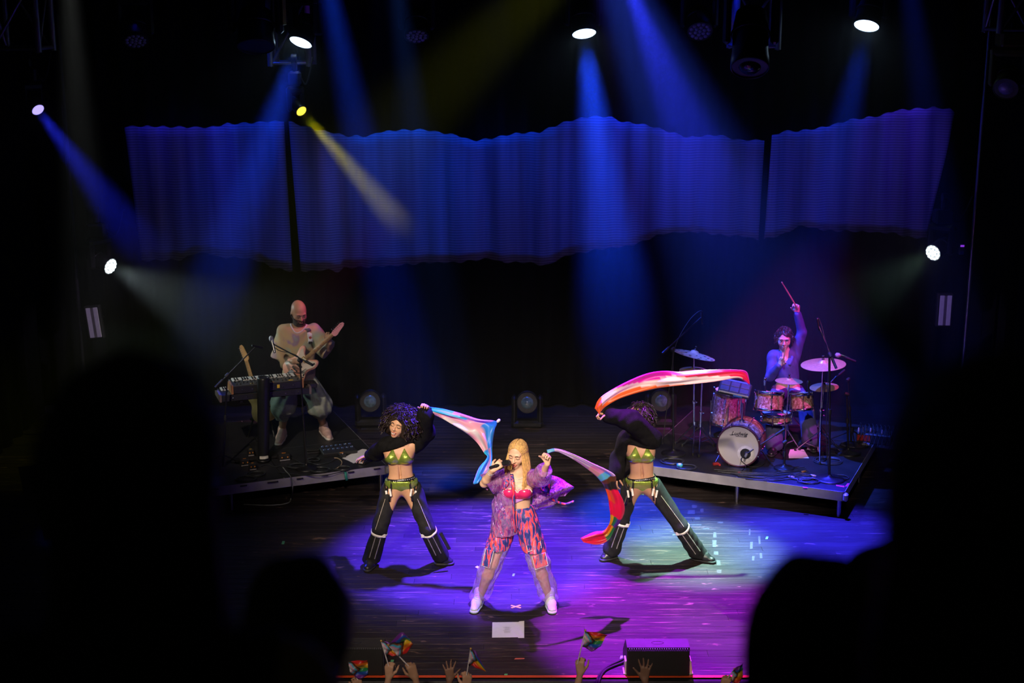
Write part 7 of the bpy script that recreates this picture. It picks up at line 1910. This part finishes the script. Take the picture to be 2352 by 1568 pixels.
def crowd(label, hp, open_hand, sk, cl, hr, side=1, dx=.0, hold=None, height=1.62, YP=9.95):
    W = at(hp[0], hp[1], YP)                     # wrist
    hx = W[0] - side * .20 + dx; by_ = YP + .02
    hz = ZPIT + height - .11
    root = thing('person', label, 'person', (hx, by_, ZPIT))
    H = Head((hx, by_, hz), (0, 1, .12), (0, -.12, 1), 1.)
    sh = lambda s: np.array([hx + .175 * s, by_ - .02, hz - .245])
    J = dict(pelvis=(hx, by_, ZPIT + .90), waist=(hx, by_, ZPIT + 1.06), chest=(hx, by_, hz - .36), neck=(hx, by_, hz - .14), shL=sh(-1), shR=sh(1), hipL=(hx - .10, by_, ZPIT + .86), hipR=(hx + .10, by_, ZPIT + .86))
    J = {k: np.array(v, float) for k, v in J.items()}
    el = (sh(side) + W) / 2 + np.array([.09 * side, -.03, -.05]); el2 = sh(-side) + np.array([-.06 * side, 0, -.27]); W2 = el2 + np.array([.05 * side, .12, -.20])
    S = Vox(list(J.values()) + [W, el, el2, W2, H.p(0, 0, .13), (hx, by_ + .16, ZPIT + .05), (hx, by_ - .1, ZPIT + .05), W + (0, 0, .18)], .13, .0085)
    add_torso(S, J, .95, fwd=(0, 1, 0)); add_head(S, H); S.cone(J['neck'], H.p(0, -.02, -.08), .055, .055, .03)
    for s in (-1, 1):
        hip = J['hipL' if s < 0 else 'hipR']; an = np.array([hip[0] + .02 * s, by_, ZPIT + .09]); kn = (hip + an) / 2 + np.array([0, .02, 0])
        add_leg(S, hip, kn, an, 1.); add_foot(S, an, an + np.array([.02 * s, .15, -.05]))
    add_arm(S, sh(side), el, W, .95); add_arm(S, sh(-side), el2, W2, .95)
    add_hand(S, W2, (0, .3, -1), (side, 0, 0), (0, 1, .3), (.4,) * 4, (.3, .3), .1, .95)
    # the raised hand on its own finer grid, rooted in the wrist
    u = unit(np.array(hold, float) if hold is not None else (.05 * side, .1, 1))
    if open_hand: add_hand(S, W, u, (0, 1, -.1), (-side, 0, 0), (.10, .06, .08, .12), (.0, -.1), .34, .98)
    else: add_hand(S, W, u, (-side * .3, .95, 0), (-side, -.3, .0), (1., 1., 1., 1.05), (.5, .5), .03, 1.)
    S.build('body', sk, root)
    T = S.skin_tight(.010, np.array([hx - .8, by_ - .5, ZPIT + .80]), np.array([hx + .8, by_ + .5, hz - .15]))
    ax_ = T.axes(); dW = np.sqrt((ax_[0] - el[0]) ** 2 + (ax_[1] - el[1]) ** 2 + (ax_[2] - el[2]) ** 2); dW2 = np.sqrt((ax_[0] - el2[0]) ** 2 + (ax_[1] - el2[1]) ** 2 + (ax_[2] - el2[2]) ** 2)
    T.keep(np.maximum(np.maximum(np.maximum(.055 - dW, .055 - dW2), ZPIT + .84 - ax_[2]), np.where(ax_[2] > sh(1)[2] + .10, 1, -1)))
    T.keep(np.where((np.abs(ax_[0] - hx) > .24), np.where(ax_[2] > el[2], 1, -1), -1) if side else -1)
    T.build('shirt', cl, root, largest=True)
    B = S.skin_tight(.012, np.array([hx - .5, by_ - .4, ZPIT + .02]), np.array([hx + .5, by_ + .4, ZPIT + .98]))
    bx = B.axes(); B.keep(np.maximum(ZPIT + .10 - bx[2], np.abs(bx[0] - hx) - .225)); B.keep(bx[2] - ZPIT - .93)
    B.build('trousers', DENIM, root)
    Hh = Vox([H.p(0, 0, .16), H.p(0, -.12, -.2), H.p(.1, .1, 0), H.p(-.1, -.1, 0)], .05, .01)
    Hh.ell(H.p(0, -.012, .034), (.084, .103, .100), .02, H.R); Hh.cone(H.p(0, -.05, .0), H.p(0, -.06, -.15), .078, .07, .03); Hh.ell(H.p(0, .11, -.05), (.062, .09, .10), .01, H.R, 's')
    Hh.build('hair', hr, root)
    return root
crowd('audience member at the stage whose raised fist holds the steeper of two crossed flag sticks', (893, 1556), False, CSK[0], DARKC[0], HAIRC[1], -1, hold=(.02, .05, 1))
crowd('audience member at the stage whose raised fist holds the leaning flag stick', (954, 1556), False, CSK[1], DARKC[1], HAIRC[2], 1, hold=(-.35, .05, 1), YP=9.45)
crowd('audience member at the stage raising a dark open hand between two flags', (1033, 1562), True, CSK[2], DARKC[2], HAIRC[0], -1, dx=.05, height=1.52, YP=10.35)
crowd('audience member at the stage holding the drooping hand flag', (1071, 1580), False, CSK[0], DARKC[3], HAIRC[1], 1, dx=.10, hold=(.1, .05, 1), height=1.58, YP=9.45)
crowd('audience member at the stage with a raised fist and spread hand flag', (1333, 1546), False, CSK[0], DARKC[0], HAIRC[1], -1, hold=(-.08, .05, 1))
crowd('audience member at the stage raising a dark open hand before the wedge', (1481, 1562), True, CSK[2], DARKC[1], HAIRC[0], 1, dx=.1, YP=9.6)
crowd('audience member at the stage holding the dim hand flag', (828, 1588), False, CSK[1], DARKC[2], HAIRC[0], 1, hold=(-.3, .05, 1), height=1.55)
crowd('audience member at the stage holding the blue and yellow hand flag', (1660, 1584), False, CSK[1], DARKC[3], HAIRC[0], -1, hold=(.3, .05, 1), height=1.55)

def onlooker(label, hp, d, floor_z, hair, cl, sk, long_hair_, turn=(0, 1, -.1), size=1., bun=False):
    c = at(hp[0], hp[1], d); hx, hy, hz = c
    root = thing('person', label, 'person', (hx, hy, floor_z))
    H = Head(c, turn, (0, .1, 1), size); k = size; hgt = hz - floor_z
    J = {n: np.array(v, float) for n, v in dict(pelvis=(hx, hy - .02, floor_z + hgt * .56), waist=(hx, hy - .03, floor_z + hgt * .66), chest=(hx, hy - .04, hz - .38), neck=(hx, hy - .03, hz - .15), shL=(hx - .18, hy - .04, hz - .26), shR=(hx + .18, hy - .04, hz - .26), hipL=(hx - .10, hy - .02, floor_z + hgt * .53), hipR=(hx + .10, hy - .02, floor_z + hgt * .53)).items()}
    S = Vox(list(J.values()) + [H.p(0, 0, .13), (hx, hy + .18, floor_z + .05), (hx - .3, hy + .2, hz - .7), (hx + .3, hy, hz - .7)], .12, .011)
    add_torso(S, J, 1.02, fwd=(0, 1, 0)); add_head(S, H); S.cone(J['neck'], H.p(0, -.02, -.08), .058, .056, .03)
    for s in (-1, 1):
        hip = J['hipL' if s < 0 else 'hipR']; an = np.array([hip[0], hy, floor_z + .09]); kn = (hip + an) / 2 + np.array([0, .02, 0]); add_leg(S, hip, kn, an, 1.); add_foot(S, an, an + np.array([0, .15, -.05]))
        sh = J['shL' if s < 0 else 'shR']; el = sh + np.array([.05 * s, .02, -.28]); wr = el + np.array([-.06 * s, .20, -.05]); add_arm(S, sh, el, wr); add_hand(S, wr, (-.3 * s, 1, 0), (0, 0, -1), (-s, -.3, 0), (.4,) * 4, (.3, .3), .1, 1.)
    S.build('body', sk, root)
    T = S.skin_tight(.014, np.array([hx - .6, hy - .4, floor_z + hgt * .5]), np.array([hx + .6, hy + .1, hz - .16])); T.keep(np.abs(T.axes()[0] - hx) - .17); T.build('top', cl, root, largest=True)
    B = S.skin_tight(.014, np.array([hx - .4, hy - .3, floor_z + .09]), np.array([hx + .4, hy + .3, floor_z + hgt * .56])); B.keep(np.abs(B.axes()[0] - hx) - .22); B.build('trousers', DENIM, root)
    Hh = Vox([H.p(0, 0, .18), H.p(0, -.14, -.45), H.p(.14, .1, 0), H.p(-.14, -.1, 0)], .07, .011)
    bmp = lambda X, Y, Z, t: (.004 * np.sin(70 * X + 3 * np.sin(9 * Z)) * np.sin(60 * Y)).astype(np.float32)
    Hh.ell(H.p(0, -.015, .036), (.088 * k, .106 * k, .102 * k), .02, H.R, disp=bmp)
    if long_hair_:
        Hh.cone(H.p(0, -.05, .02), H.c + np.array([0, -.06, -.34]), .100, .115, .04, ((0, 1, 0), .75), disp=bmp)
    else: Hh.cone(H.p(0, -.045, .0), H.p(0, -.055, -.10), .080, .066, .03, disp=bmp)
    Hh.ell(H.p(0, .12, -.05), (.062, .10, .10), .01, H.R, 's'); Hh.cut((hx, hy + .09, 0), (0, 1, 0))
    if bun: Hh.ell(H.p(.03, -.085, .125), (.045, .045, .045), .02, disp=bmp)
    Hh.build('hair', hair, root)
    return root
onlooker('large dark silhouette of a long-haired onlooker in the near corner below the guitarist', (322, 1085), 1.62, 3.24, HAIRC[0], DARKC[0], CSK[1], True, size=1.08)
onlooker('smaller dark silhouette of an onlooker between the long-haired one and the stage wedge', (688, 1455), 2.15, 2.84, HAIRC[1], DARKC[0], CSK[1], False, bun=False)
onlooker('large dark silhouette of an onlooker below the drum riser, at the frame edge', (2262, 1150), 1.2, 3.24, HAIRC[0], DARKC[1], CSK[1], True, size=1.0)
onlooker('dark silhouette of the lowest onlooker beside the blue and yellow hand flag', (1872, 1500), 1.78, 3.24, HAIRC[0], DARKC[2], CSK[0], True, size=1.05)
onlooker('dark silhouette of an onlooker between the lowest one and the frame-edge one', (2040, 1420), 2.45, 2.84, HAIRC[1], DARKC[0], CSK[0], False, size=1.1)
